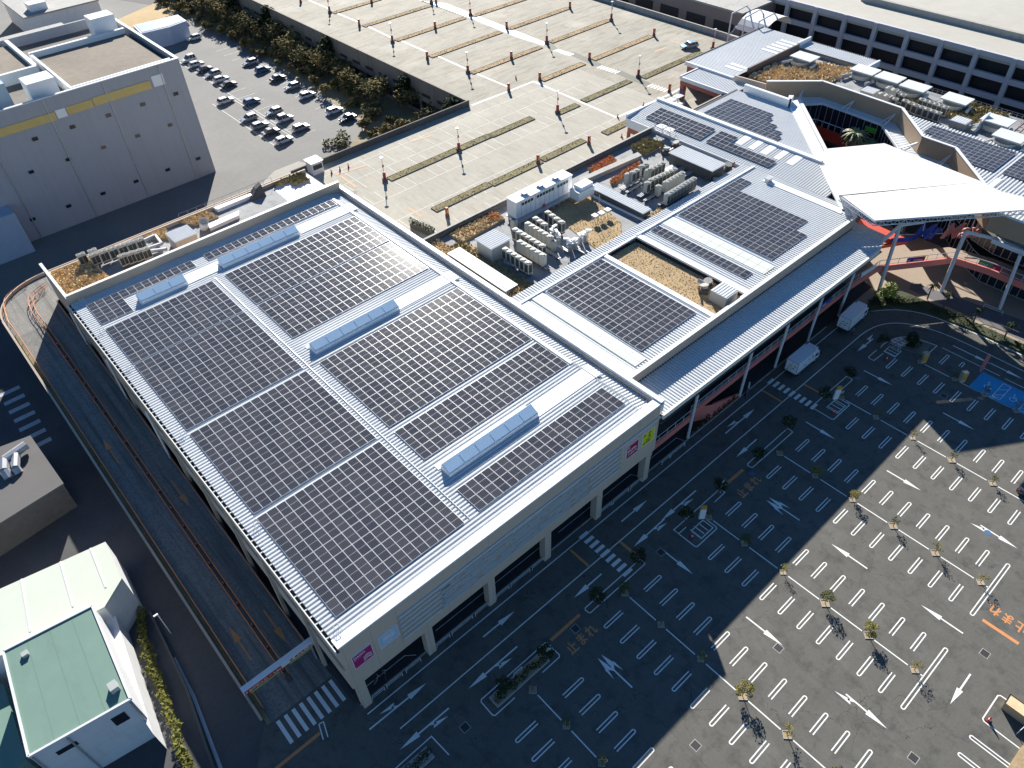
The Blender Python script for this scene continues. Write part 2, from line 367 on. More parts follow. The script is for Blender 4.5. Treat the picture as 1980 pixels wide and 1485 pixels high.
setting(MB().box(-0.2, 97, 0.75, 8.4, -0.018, 0.13).build('arcade_pavement', pave_dark))
setting(MB().box(-0.2, 91, 0.60, 0.75, 0.0, 0.14).build('kerb', conc))

ZP = 0.006
mk = MB()                                            # all white paint of the car park
rows = {14.6: (-11.0, -40.0), 30.65: (-11.0, -56.0), 46.7: (-11.0, -36.2), 62.6: (-11.0, -36.2), 78.3: (-11.0, -38.6), 94.0: (-11.0, -45.0)}
def U_mark(xc, xo, y):                               # long hairpin, closed end xc, open end xo
    h_ = 0.19; sg = 1 if xc > xo else -1; pts = [(xo, y+h_)]
    for k in range(7):
        a_ = math.pi/2 - math.pi*k/6
        pts.append((xc - sg*h_ + sg*h_*math.cos(a_), y + h_*math.sin(a_)))
    pts.append((xo, y-h_)); mk.strip(pts, 0.13, ZP)
for X, (ya, yb) in rows.items():
    y = ya; i = 0
    while y > yb:
        w_ok = True; e_ok = X < 90
        if X == 14.6 and y > -12: w_ok = False
        if X == 14.6: 
            if y > -12: e_ok = False
        if X == 94.0 and y > -11.5: w_ok = True
        if X == 62.6 and y > -12.2 and False: pass
        if X == 46.7 and y > -12.5: w_ok = False; 
        if X == 46.7 and y > -12.5: e_ok = True
        if X == 78.3 and y > -12: w_ok = False
        if w_ok: U_mark(X-5.0, X-2.05, y)
        if e_ok: U_mark(X+4.9, X+1.95, y)
        y -= 2.5
for y in (-16.1, -18.5): U_mark(98.5, 95.7 if y > -17 else 97.2, y)
# spine lines between the tree squares
trees_y = {14.6: [-10.7, -15.85, -20.9, -26.4], 30.65: [-9.6, -15.15, -20.8, -26.4, -31.9, -37.4], 46.7: [-15.1, -20.7, -26.4, -31.85, -37.3],
           62.5: [-9.65, -15.2, -20.65, -26.3, -31.75, -37.3], 78.25: [-9.7, -15.2, -20.7, -26.25, -31.75, -37.2], 93.9: [-13.8, -19.2, -23.7, -28.2]}
trees_y[46.7] = [-9.6]+trees_y[46.7]
for X, ys in trees_y.items():
    for a_, b_ in zip(ys, ys[1:]): mk.box(X-.07, X+.07, b_+0.75, a_-0.75, 0.0, ZP)
for X in (46.7, 62.5): mk.box(X-.07, X+.07, -38.3, -38.0, 0.0, ZP)
def ring(xa, xb, y):                                 # the long closed capsules at the row ends
    pts = []
    for k in range(7):
        a_ = -math.pi/2 + math.pi*k/6; pts.append((xb-.2+.2*math.cos(a_), y+.2*math.sin(a_)))
    for k in range(7):
        a_ = math.pi/2 + math.pi*k/6; pts.append((xa+.2+.2*math.cos(a_), y+.2*math.sin(a_)))
    mk.strip(pts, 0.13, ZP, True)
ring(41.8, 51.6, -38.5); ring(57.6, 67.4, -38.5); ring(25.7, 35.5, -58)
# access road lines
mk.strip([(-0.2, -0.65), (32.2, -0.65)], .14, ZP); mk.strip([(33.8, -0.65), (73.0, -0.65)], .14, ZP); mk.strip([(74.6, -0.65), (90.9, -0.65)], .14, ZP)
mk.strip([(1.5, -4.25), (32.2, -4.25)], .14, ZP); mk.strip([(33.8, -4.25), (73.0, -4.25)], .14, ZP)
def smooth_curve(P, k=8):
    P = [Vector(p) for p in P]; out = []
    for i in range(len(P)-1):
        p0 = P[max(0,i-1)]; p1 = P[i]; p2 = P[i+1]; p3 = P[min(len(P)-1,i+2)]
        for t in range(k):
            t /= k; out.append(tuple(0.5*((2*p1)+(-p0+p2)*t+(2*p0-5*p1+4*p2-p3)*t*t+(-p0+3*p1-3*p2+p3)*t**3)))
    out.append(tuple(P[-1])); return out
outer = smooth_curve([(90.9,-0.65),(95.5,-0.8),(99.1,-1.8),(103.2,-4.9),(105.5,-8.7),(106.3,-13.6),(106.6,-18),(106.6,-24.5),(106.6,-40)])
mk.strip(outer, .14, ZP)
inner = smooth_curve([(74.6,-4.25),(90,-4.25),(94.4,-4.35),(97.7,-5.1),(100.3,-6.9),(102.2,-10.2),(103.1,-15.2),(103.1,-25.6),(103.1,-40)])
mk.strip(inner, .14, ZP)
mk.strip([(99.5,-14.6),(99.5,-23.5)], .12, ZP); mk.strip([(99.45,-24.3),(99.45,-40)], .12, ZP)
# pedestrian crossings
for k in range(9):
    y = -0.55-0.92*k; mk.box(32.25, 33.75, y-.24, y+.24, ZP-.004, ZP+.004); mk.box(73.05, 74.5, y-.24, y+.24, ZP-.004, ZP+.004)
for k in range(8):
    x = -7.9+0.93*k; mk.box(x, x+.42, 2.25 if k < 7 else 2.3, 5.3, 0.0, ZP)
# island outlines
def outline(pts, close=False): mk.strip(pts, .13, ZP, close)
outline([(16.7,-10.0),(19.3,-10.0),(19.5,-9.8),(19.5,-7.9),(19.3,-7.7),(9.8,-7.7),(9.6,-7.9),(9.6,-9.8),(9.8,-10.0),(12.6,-10.0)])
outline([(35.4,-7.75),(25.8,-7.75),(25.6,-7.95),(25.65,-8.45),(25.8,-8.6),(35.4,-8.6),(35.55,-8.4),(35.55,-7.95)], True)
outline([(43.4,-8.6),(42.0,-8.6),(41.9,-8.1),(41.9,-7.8),(51.3,-7.8),(51.5,-8.0),(51.5,-8.6),(49.2,-8.65)])
outline([(41.9,-8.2),(41.9,-11.2),(42.1,-11.4),(46.0,-11.4),(46.2,-11.2),(46.2,-8.7)])
outline([(67.2,-7.75),(57.7,-7.75),(57.5,-7.95),(57.55,-8.4),(57.7,-8.6),(67.2,-8.65),(67.3,-8.2)], True)
outline([(73.4,-7.7),(73.4,-11.1),(73.6,-11.3),(77.8,-11.3),(77.9,-11.0),(77.9,-8.8),(82.8,-8.8),(83.0,-8.6),(82.9,-7.8),(73.4,-7.7)])
outline([(75.0,-9.3),(77.2,-9.3),(77.2,-11.0),(75.0,-11.0)], True)
outline([(91.7,-7.85),(89.3,-7.8),(89.1,-8.0),(89.1,-8.6),(89.2,-8.8),(91.7,-8.95)])
outline(smooth_curve([(92.6,-8.0),(94.0,-7.9),(97.0,-8.7),(98.6,-10.6),(99.4,-13.8)])+[(95.6,-13.75)])
outline([(92.2,-8.8),(94.2,-8.8),(94.2,-10.6),(92.2,-10.6)], True)
outline([(43.4,-9.4),(45.8,-9.4),(45.8,-11.0),(43.4,-11.0)], True)
for k in range(3):
    outline([(43.5+.75*k,-9.2),(43.5+.75*k,-10.8)]); outline([(75.3+.75*k,-9.4),(75.3+.75*k,-10.9)]); outline([(92.4+.7*k,-8.9),(92.4+.7*k,-10.5)])
outline([(50.8,-49.5),(50.65,-44.8),(50.45,-44.6),(46.9,-44.6),(46.7,-44.8),(46.65,-48.4)])
for x_ in (44.2, 41.7, 39.2):
    U_ = [(x_-.19, -49.2), (x_-.19, -44.75)]
    for k in range(7):
        a_ = math.pi - math.pi*k/6; U_.append((x_+.19*math.cos(a_), -44.7+.19*math.sin(a_)))
    U_ += [(x_+.19, -49.2)]; mk.strip(U_, .13, ZP)
outline([(-4.6,2.0),(-5.1,0.3)]); outline([(-4.6,2.0),(-4.1,1.9)]); outline([(-4.1,1.9),(-4.6,0.2)])
# lay-by outlines on the arcade pavement
zz = 0.135
lay = MB()
for pts in ([(1.2,1.9),(6.6,1.9),(7.6,1.1)], [(11.0,1.9),(27.4,1.9),(28.2,0.9)], [(30.8,1.9),(37.0,1.9)], [(37.5,1.9),(44.6,1.9),(45.2,1.0)], [(47.5,1.2),(48.5,1.9),(54.3,1.9),(54.6,0.9)]):
    lay.strip(pts, .08, zz)
setting(lay.build('pavement_marking', line_white))
# arrows: tail, tip, kind
def arrow(tail, tip, kind=0):
    a_ = Vector(tail); b_ = Vector(tip); d = (b_-a_); Ln = d.length; d.normalize(); n_ = Vector((-d.y, d.x))
    def P(s_, t_): q = a_+d*s_+n_*t_; return (q.x, q.y, ZP)
    hl = min(2.4, Ln*.48)
    mk.poly([P(0,-.09), P(Ln-hl,-.09), P(Ln-hl,.09), P(0,.09)])
    mk.poly([P(Ln-hl,-.33), P(Ln,0), P(Ln-hl,.33)])
    if kind:                                          # short second head leaving the tail to one side
        k_ = kind; q0 = max(.2, Ln-hl-2.3)
        mk.poly([P(q0+.9,.09*k_), P(q0+.35,.42*k_), P(q0+.15,.30*k_), P(q0+.4,.09*k_)][::(1 if k_<0 else -1)])
        mk.poly([P(q0+.75,.62*k_), P(q0-1.15,.62*k_), P(q0+.35,.16*k_)][::(1 if k_<0 else -1)])
def fork(tail, tip):
    a_ = Vector(tail); b_ = Vector(tip); d = (b_-a_); Ln = d.length; d.normalize(); n_ = Vector((-d.y, d.x))
    def P(s_, t_): q = a_+d*s_+n_*t_; return (q.x, q.y, ZP)
    mk.poly([P(0,-.09), P(Ln-1.7,-.09), P(Ln-1.7,.09), P(0,.09)])
    for k_ in (-1, 1):
        f_ = [P(Ln-2.2,.09*k_), P(Ln-1.5,.62*k_), P(Ln,.30*k_), P(Ln-1.25,.06*k_)]; mk.poly(f_[::k_])
        f_ = [P(Ln-2.9,.75*k_), P(Ln-1.4,.72*k_), P(Ln-1.75,.45*k_)]; mk.poly(f_[::k_])
arrow((14.6,-2.35),(19.4,-2.4)); arrow((16.7,-5.85),(9.5,-5.85),1); arrow((38.0,-2.4),(43.0,-2.4)); arrow((42.4,-5.9),(36.3,-6.0),1)
arrow((-0.95, -2.12, 0)[:2], (6.59, -2.21, 0)[:2], 1); arrow((6.63, -6.04, 0)[:2], (0.21, -5.96, 0)[:2], 1)
arrow((60.08, -2.28, 0)[:2], (67.11, -2.27, 0)[:2], 1); arrow((62.37, -5.96, 0)[:2], (57.61, -5.96, 0)[:2]); arrow((30.52, -5.92, 0)[:2], (25.74, -5.92, 0)[:2])
arrow((93.79, -6.07, 0)[:2], (89.26, -5.91, 0)[:2], -1); arrow((48.97, -5.80, 0)[:2], (41.82, -5.79, 0)[:2], 1)
fork((22.69, -17.82, 0)[:2], (22.68, -12.98, 0)[:2])
fork((54.75, -17.80, 0)[:2], (54.68, -13.06, 0)[:2]); arrow((38.57, -8.76, 0)[:2], (38.59, -13.50, 0)[:2])
arrow((85.99, -8.89, 0)[:2], (86.08, -13.53, 0)[:2]); arrow((70.26, -8.81, 0)[:2], (70.31, -13.46, 0)[:2]); arrow((86.02, -21.31, 0)[:2], (85.97, -25.86, 0)[:2]); arrow((70.29, -21.23, 0)[:2], (70.38, -25.97, 0)[:2])
arrow((54.53, -27.31, 0)[:2], (54.53, -22.45, 0)[:2]); arrow((54.68, -38.90, 0)[:2], (54.62, -34.00, 0)[:2]); arrow((38.88, -33.71, 0)[:2], (38.73, -38.51, 0)[:2], -1); arrow((70.58, -33.67, 0)[:2], (70.42, -38.25, 0)[:2], -1)
arrow((38.59, -21.20, 0)[:2], (38.67, -26.06, 0)[:2]); arrow((50.66, -41.60, 0)[:2], (45.89, -41.64, 0)[:2])
arrow((101.30, -21.38, 0)[:2], (101.25, -26.16, 0)[:2]); arrow((269.45, 43.32, 0)[:2] if False else (101.2,-15.5), (101.2,-21.5))
setting(mk.build('car_park_marking', line_white))
# orange stop lines and their writing
om = MB()
def bar(x0, x1, y0, y1): om.box(x0, x1, y0, y1, 0.0, ZP)
bar(20.0, 24.7, -8.1, -7.72); bar(30.0, 30.35, -4.1, -0.9); bar(35.4, 35.8, -7.0, -4.4)
bar(-10.4, -5.0, 0.95, 1.3); bar(-4.1, -1.2, 7.0, 7.35)
om.strip([(52.57, -7.86, 0)[:2], (56.44, -7.93, 0)[:2]], .42, ZP); om.strip([(71.18, -0.72, 0)[:2], (71.21, -4.25, 0)[:2]], .36, ZP)
om.strip([(76.78, -4.29, 0)[:2], (76.89, -7.49, 0)[:2]], .36, ZP)
om.strip([(57.91, -39.63, 0)[:2], (57.93, -43.62, 0)[:2]], .42, ZP)
setting(om.build('stop_line_marking', line_orange))
for (x, y, rz, dx, dy) in ((20.5, -10.75, 0.0, 1.52, 0.0), (52.35, -10.75, 0.0, 1.53, 0.0), (60.65, -43.7, math.pi/2, 0.0, 1.5)):
    for k_, ch in enumerate('止まれ'):
        o = text(ch, 1.35, line_orange, (x+dx*k_, y+dy*k_, ZP), (0, 0, rz), name='stop_writing', ext=0.0, bold=0.035, sy=1.15); setting(o)
# blue wheelchair bays
setting(MB().box(93.9, 98.6, -60, -21.35, 0.0, ZP).build('blue_bay', blue_paint))
bw = MB()
def wheelchair(cx, cy, k=1.0):
    zb = ZP+.004
    def t(pts): return [(cx+p[1]*k, cy-p[0]*k) for p in pts]   # symbol upright towards +x
    bw.strip(t([(.42*math.cos(a_)-.05, .42*math.sin(a_)-.35) for a_ in [math.pi*.75+k2*math.pi*1.25/10 for k2 in range(11)]]), .10, zb)
    bw.strip(t([(-.2,.55),(-.12,0.0),(.32,0.0),(.5,-.5),(.68,-.45)]), .12, zb); bw.strip(t([(-.15,.28),(.25,.28)]), .09, zb)
    bw.prism([(cx+.78*k+.13*math.cos(a_*.785), cy+.22*k+.13*math.sin(a_*.785)) for a_ in range(8)], ZP, zb)
for cy in (-23.3, -27.0, -30.7, -34.4): wheelchair(96.2, cy, 1.0)
for y0 in (-24.6, -28.4, -32.2):
    bw.strip([(94.4,y0),(98.2,y0),(98.2,y0-1.1),(94.4,y0-1.1)], .1, ZP+.004, True); bw.strip([(94.8,y0),(95.9,y0-1.1)], .09, ZP+.004); bw.strip([(96.3,y0),(97.4,y0-1.1)], .09, ZP+.004)
setting(bw.build('wheelchair_marking', line_white))
# drain covers, each sunk in its pale collar
dr = MB(); dc = MB()
for (x, y) in ((38.0,-41.7), (54.1,-41.6), (22.93, -26.22, 0)[:2], (38.08, -25.89, 0)[:2], (23.08, -8.82, 0)[:2], (6.63, -8.77, 0)[:2], (89.42, -19.78, 0)[:2], (38.16, -8.82, 0)[:2]):
    dc.rbox((x,y,.003), (.95,.95,.008)); dr.rbox((x,y,.007), (.8,.8,.008))
setting(dc.build('drain_collar', conc)); setting(dr.build('drain_grate', mat('iron_grate', (0.035,0.035,0.035), 0.6)))
mh = MB()
for (x, y) in ((56.72, -9.14, 0)[:2], (83.78, -9.08, 0)[:2], (70.12, -34.78, 0)[:2]): mh.tube((x,y,0), (x,y,.007), .42, 16)
setting(mh.build('manhole_cover', mat('blue_cast_cover', (0.06, 0.14, 0.24), 0.6)))
# green bank, planting strip and steps at the plaza edge
bank = MB(); bk = [(98.3,-1.4),(103.6,-0.6),(107.9,-0.8),(108.6,-4.0),(109.0,-12),(109.2,-25),(109.2,-60),(107.0,-60),(107.0,-16),(106.0,-8.9),(103.6,-4.3)]
bank.prism(bk, 0.0, 0.2); setting(bank.build('planting_bed', mat('bed_soil', (0.05,0.06,0.025), 0.9, 0.4, 1.0)))
st = MB()
for k in range(7): st.box(96.8+k*.0, 105.8, 1.0+k*.42, 1.42+k*.42, 0.09, 0.25+.12*k)
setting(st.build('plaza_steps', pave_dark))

# ================================================================ ENTRANCE RAMP (climbs 8 m behind the building)
def rz_(y): return max(0.0, min(8.0, 8.0*(y-8.5)/(80.0-8.5)))
rp = MB(); ys = [5.6+k*2.48 for k in range(31)]; ys[-1] = 80.0
for a_, b_ in zip(ys, ys[1:]):
    rp.add([(-8.7,a_,rz_(a_)+.02),(-0.75,a_,rz_(a_)+.02),(-0.75,b_,rz_(b_)+.02),(-8.7,b_,rz_(b_)+.02)], [(0,1,2,3)])
rp.add([(-8.7,80,8.02),(-0.75,80,8.02),(-0.75,84,8.02),(-8.7,84,8.02)], [(0,1,2,3)])
arc = []
for k in range(13):
    t = math.pi - math.pi/2*k/12; arc.append((0.3+9.0*math.cos(t), 84.9+9.0*math.sin(t)))
top_poly = [(-8.7,84.0)]+[(x,y) for x,y in arc]+[(48,93.9),(48,85.2),(-0.75,85.2),(-0.75,84.0)]
rp.add([(x,y,8.02) for x,y in top_poly], [tuple(range(len(top_poly)-1,-1,-1))])
setting(rp.build('ramp_road', ramp_mat))
rs = MB()
rs.add([(-8.7,5.6,0),(-8.7,84,0),(-8.7,84,8),(-8.7,80,8),(-8.7,8.5,0)], [(0,1,2,3,4)])
for a_, b_ in zip([(-8.7,84.0)]+arc+[(48,93.9)], arc+[(48,93.9)]):
    rs.add([(a_[0],a_[1],0),(b_[0],b_[1],0),(b_[0],b_[1],8.0),(a_[0],a_[1],8.0)], [(0,1,2,3)])
setting(rs.build('ramp_embankment', conc))
# ramp arrows and edge strips
ra = MB()
def ramp_poly(P2, m_=ra, dz=.03): m_.poly([(x,y,rz_(y)+dz+.02) for x,y in P2])
for (xa, sgn, y0) in ((-2.5, -1, 14.4), (-6.5, 1, 13.0), (-2.5,-1,38), (-6.5,1,48)):
    d_ = sgn
    ramp_poly([(xa-.1,y0),(xa+.1,y0),(xa+.1,y0+3.0),(xa-.1,y0+3.0)])
    if sgn < 0: ramp_poly([(xa-.42,y0),(xa,y0-2.2),(xa+.42,y0)])
    else: ramp_poly([(xa-.42,y0+3.0),(xa+.42,y0+3.0),(xa,y0+5.2)])
setting(ra.build('ramp_marking', line_orange))
verge = MB()
for a_, b_ in zip(ys, ys[1:]): verge.add([(-8.68,a_,rz_(a_)+.05),(-8.25,a_,rz_(a_)+.05),(-8.25,b_,rz_(b_)+.05),(-8.68,b_,rz_(b_)+.05)], [(0,1,2,3)])
setting(verge.build('ramp_verge', mat('weedy_verge', (0.22,0.19,0.10), 0.9, 0.4, 2.0)))
med = MB()
for a_, b_ in zip(ys, ys[1:]):
    if a_ > 8: med.add([(-4.75,a_,rz_(a_)+.05),(-4.1,a_,rz_(a_)+.05),(-4.1,b_,rz_(b_)+.05),(-4.75,b_,rz_(b_)+.05)], [(0,1,2,3)])
setting(med.build('ramp_median', conc_dark))
# retaining wall
rw = MB(); yy = [6.5+k*3.0 for k in range(27)]
for a_, b_ in zip(yy, yy[1:]):
    za, zb = rz_(a_)+.75, rz_(b_)+.75
    rw.add([(-9.05,a_,0),(-8.75,a_,0),(-8.75,b_,0),(-9.05,b_,0),(-9.05,a_,za),(-8.75,a_,za),(-8.75,b_,zb),(-9.05,b_,zb)], [(4,5,6,7),(0,1,5,4),(1,2,6,5),(2,3,7,6),(3,0,4,7)])
for a_, b_ in zip([(-8.9,84.5)]+[(0.3+9.2*math.cos(math.pi-math.pi/2*k/12), 84.9+9.2*math.sin(math.pi-math.pi/2*k/12)) for k in range(1,13)]+[(47.5,94.1)], [(0.3+9.2*math.cos(math.pi-math.pi/2*k/12), 84.9+9.2*math.sin(math.pi-math.pi/2*k/12)) for k in range(1,13)]+[(47.5,94.1)]):
    rw.wall([a_, b_], .2, 0, 8.5)
tag(rw.build('retaining_wall', tanw), 'long pale-topped retaining wall along the outer side of the entrance ramp', 'wall')
# guard rails of the ramp
def rail_run(name, pts, label, step, h=0.75, m_=orange, two=True, off=.0):
    t = thing(name, label, 'guard rail', pts[0]); posts = MB(); rl = MB(); fine = smooth_curve(pts, 6) if len(pts) > 2 else pts
    rl.path([(p[0],p[1],p[2]+h) for p in fine], .055, 4)
    if two: rl.path([(p[0]+off,p[1],p[2]+h*.5) for p in fine], .045, 4)
    acc = 0
    for a_, b_ in zip(fine, fine[1:]):
        L_ = (Vector(b_)-Vector(a_)).length; s_ = 0
        while s_ < L_:
            if acc <= 0: q = Vector(a_).lerp(Vector(b_), s_/L_); posts.tube(q, (q.x,q.y,q.z+h), .05, 4); acc = step
            s_ += .5; acc -= .5
    rl.build('rail', m_, t); o = posts.build('post', m_, t); return t
cr_pts = lambda dx: [(-4.4+dx, 9.0, .1)]+[(-4.4+dx, y, rz_(y)+.05) for y in (20,32,44,56,68,78)]
rail_run('guard_rail', cr_pts(-.28)+[(-4.75,84,8.1),(-3.8,88.2,8.1),(-0.6,90.3,8.1)], 'orange guard rail on the left side of the central ramp reservation', 2.0)
rail_run('guard_rail', cr_pts(.28)+[(-4.15,84,8.1),(-3.2,87.6,8.1),(-0.6,89.6,8.1)], 'orange guard rail on the right side of the central ramp reservation', 2.0)
rail_run('guard_rail', [(-8.15,7.5,.05)]+[(-8.15,y,rz_(y)+.05) for y in (20,35,50,65,80)]+[(-8.2,84.5,8.1),(-6.8,90.6,8.1),(-2.5,93.3,8.1)], 'orange guard rail beside the verge on the outer edge of the ramp', 3.0)
rail_run('guard_rail', [(-0.95,10,.2)]+[(-0.95,y,rz_(y)+.05) for y in (25,40,55,70,80,84)], 'thin orange guard rail along the foot of the store side wall', 2.0, .6)
# reflective delineators in the central reservation
def mk_cone_post():
    t = thing('delineator_post', '', 'delineator'); MB().tube((0,0,0),(0,0,.06),.16,8).build('base', tyre, t, True)
    MB().tube((0,0,.06),(0,0,.7),.05,6).build('tube', signred, t, True); MB().tube((0,0,.5),(0,0,.62),.055,6).build('reflector', signwhite, t, True); return t
for k in range(20):
    y = 9.6+k*3.4; place('delin', mk_cone_post, (-4.4, y, rz_(y)+.05), 0, 'red delineator post in the ramp reservation, number %s up from the height gantry' % (ORD+['seventeenth','eighteenth','nineteenth','twentieth'])[k], group='delineators down the middle of the ramp')
# height-limit gantry
G_ = thing('height_gantry', 'long white height-limit gantry beam over the foot of the entrance ramp', 'gantry', (-4.3, 8.3, 0))
MB().box(-9.0, 0.0, 8.1, 8.75, 3.5, 4.3).build('beam', signwhite, G_)
MB().box(-8.9, -4.6, 8.08, 8.098, 3.5, 4.15).build('red_board', signred, G_)
MB().tube((-8.9,8.5,0),(-8.9,8.5,3.5),.12,8).build('post', galv, G_); MB().tube((-0.9,8.5,0),(-0.9,8.5,3.5),.12,8).build('post', galv, G_)
MB().tube((-8.4,8.2,3.1),(-5.0,8.2,3.1),.05,6).tube((-3.7,8.2,3.1),(-0.9,8.2,3.1),.05,6).build('hanging_bar', yellow, G_)
text('P お客様入口 ー 2.3m', .44, signwhite, (-8.8, 8.07, 3.62), (R(90),0,0), G_, ext=.005, bold=.012)
text('車両進入禁止', .42, signred, (-3.0, 8.09, 3.65), (R(90),0,0), G_, ext=.005, bold=.012)
MB().tube((-3.4,8.09,3.82),(-3.4,8.06,3.82),.2,16).build('no_entry_disc', signred, G_); MB().box(-3.53,-3.27,8.045,8.059,3.79,3.85).build('disc_bar', signwhite, G_)

# ================================================================ MAIN STORE
ZR = 14.0
S1 = thing('store_building', 'large tan store with a white folded metal roof carrying eleven solar arrays, nearest the camera', 'store', (0, 0, 0))
W = MB()
W.box(-0.4, 46.5, 0.0, 0.3, 5.4, 14.0)                       # street fascia
W.box(-0.4, -0.1, 0.3, 73, 5.0, 13.6)                        # side wall over the ramp
W.box(46.2, 46.5, 0.3, 73, 4.0, 14.0); W.box(-0.1, 46.2, 72.7, 73, 4.0, 15.3)
W.build('wall', tan, S1)
b_ = MB()
for k in range(9): b_.box(-0.75, -0.4, 7.0+k*8.1, 7.6+k*8.1, 0.0, 13.3)
b_.box(-0.6, -0.4, 0.3, 73, 9.2, 9.8); b_.build('buttress', tanw, S1)
boxes('side_opening', dark, S1, [(-0.45, -0.395, 9.4+k*8.1, 13.4+k*8.1, 8.6, 9.1) for k in range(8)])
bp_ = MB()
for y in (44.4, 58, 72): bp_.tube((-0.95,y,rz_(y)), (-0.95,y,13.2), .13, 8)
bp_.build('downpipe', pole_white, S1)
MB().box(0.2, 46.2, 8.0, 8.3, 0.0, 5.4).build('ground_floor_wall', dark_glass, S1)
fr = MB()
for k in range(31): fr.box(0.5+k*1.5, 0.58+k*1.5, 7.92, 7.995, 0.1, 3.2)
fr.box(0.2, 46.2, 7.9, 7.995, 3.2, 3.35); fr.build('shopfront_frame', galv, S1)
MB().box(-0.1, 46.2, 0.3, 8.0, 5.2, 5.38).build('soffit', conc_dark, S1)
for k, x in enumerate((0.45, 9.2, 18.2, 27.2, 36.2, 45.4)):
    c_ = MB(); c_.add([(x-.5,.02,0),(x+.5,.02,0),(x+.5,1.0,0),(x-.5,1.0,0),(x-.5,.02,5.4),(x+.5,.02,5.4),(x+.5,1.0,5.4),(x-.5,1.0,5.4)], [(3,2,1,0),(4,5,6,7),(0,1,5,4),(1,2,6,5),(2,3,7,6),(3,0,4,7)]); c_.build('column', tan, S1)
# louvred band: long slats, the lower field broken into staggered lengths
lv = MB(); rnd = random.Random(3)
MB().box(6.2, 39.5, -.05, -.003, 7.25, 11.6).build('louvre_backing', mat('louvre_shadow', (0.40,0.355,0.31), 0.7), S1)  # plain brown-grey board behind the paler slats
for k in range(10):
    z = 7.35+.43*k
    x = 6.2 if k % 2 else 6.2
    if k % 2 == 0: 
        lv.box(6.2, 10.5+rnd.uniform(0,3), -.16, -.053, z, z+.28)
    xx = 11.5
    while xx < 33:
        L_ = rnd.uniform(1.2, 5.5)
        for dz in ((0, .13) if rnd.random() < .6 else (0,)): lv.box(xx, min(33.5, xx+L_), -.16, -.053, z+dz*1.5, z+dz*1.5+.11)
        xx += L_+rnd.uniform(.15, .9)
    if k % 2 == 0: lv.box(33.0+rnd.uniform(0,1.5), 39.4, -.16, -.053, z, z+.28)
lv.build('louvre_slats', louvre_mat, S1)
MB().box(6.2, 46.4, -.22, -.003, 11.62, 11.95).build('string_course', louvre_mat, S1)
# roof sheet, eaves and parapets
rf = MB(); rf.corr(1.15, 72.6, lambda t: (-0.3, 43.6), 0, ZR-.0, 0.5, 0.12); rf.build('roof', roof_metal, S1)
rf = MB(); rf.corr(1.15, 72.6, lambda t: (43.6, 46.3), 0, lambda x, y: ZR-.0-(x-43.6)*.25, 0.5, 0.14); rf.build('roof', roof_metal, S1)
MB().box(-0.4, 46.6, -0.08, 1.1, 13.98, 14.2).build('roof_edge', roof_strip, S1)
MB().box(-0.72, -0.62, -0.08, 73, 13.4, 14.02).build('eave_edge', cream, S1); MB().box(-0.62, -0.31, -0.06, 73, 13.45, 13.75).build('gutter', signblack, S1)
for k in range(72): MB().box(-0.62, -0.30, 0.6+k, 0.72+k, 13.9, 14.02).build('gutter_strap', roof_metal, S1)
pr_ = MB(); pr_.box(46.3, 46.95, -0.08, 73.4, 12.5, 14.4); pr_.build('parapet', eave_metal, S1)
bb = MB(); bb.box(-0.4, 46.4, 72.65, 73.05, 14.0, 15.45); bb.build('back_parapet', tanw, S1); MB().box(-0.45, 46.45, 72.6, 73.1, 15.45, 15.53).build('parapet_coping', cream, S1)
boxes('roof_flashing', roof_strip, S1, [(x0, x1, y0, y1, ZR, ZR+.19) for (x0, x1, y0, y1) in ((14.7, 20.0, 64.9, 67.4), (34.2, 45.0, 64.9, 67.4), (34.0, 45.0, 37.6, 39.9), (34.0, 45.0, 8.7, 11.0), (19.9, 34.0, 39.45, 40.1), (19.9, 34.0, 10.55, 11.3), (19.9, 34.0, 66.65, 67.3))])
wk = MB(); wk.box(43.35, 43.85, 12.7, 71, ZR, ZR+.26); wk.build('service_walkway', roof_strip, S1)
for (x, y) in ((-.1+.6,1.1+.4),(0.6,17.6),(0.5,36.0),(0.5,52.5),(0.6,62.8),(1.0,71.6)):
    lk = MB()
    for dx in (0,.5):
        for dy in (0,.5): lk.tube((x+dx,y+dy,ZR),(x+dx,y+dy,ZR+.7),.025,4)
    lk.path([(x,y,ZR+.7),(x+.5,y,ZR+.7),(x+.5,y+.5,ZR+.7),(x,y+.5,ZR+.7),(x,y,ZR+.7)],.025,4); lk.build('ladder_hoop', pole_white, S1)
for (x,y) in ((46.7,68.0),(46.9,28.9)):
    lr = MB()
    for q in (0,.35):
        pts = [(x+.28*math.cos(a_*.5), y+q+.0, 14.75+.3+.28*math.sin(a_*.5)) for a_ in range(14)]; lr.path(pts,.03,4)
    lr.build('cable_ring', galv, S1)
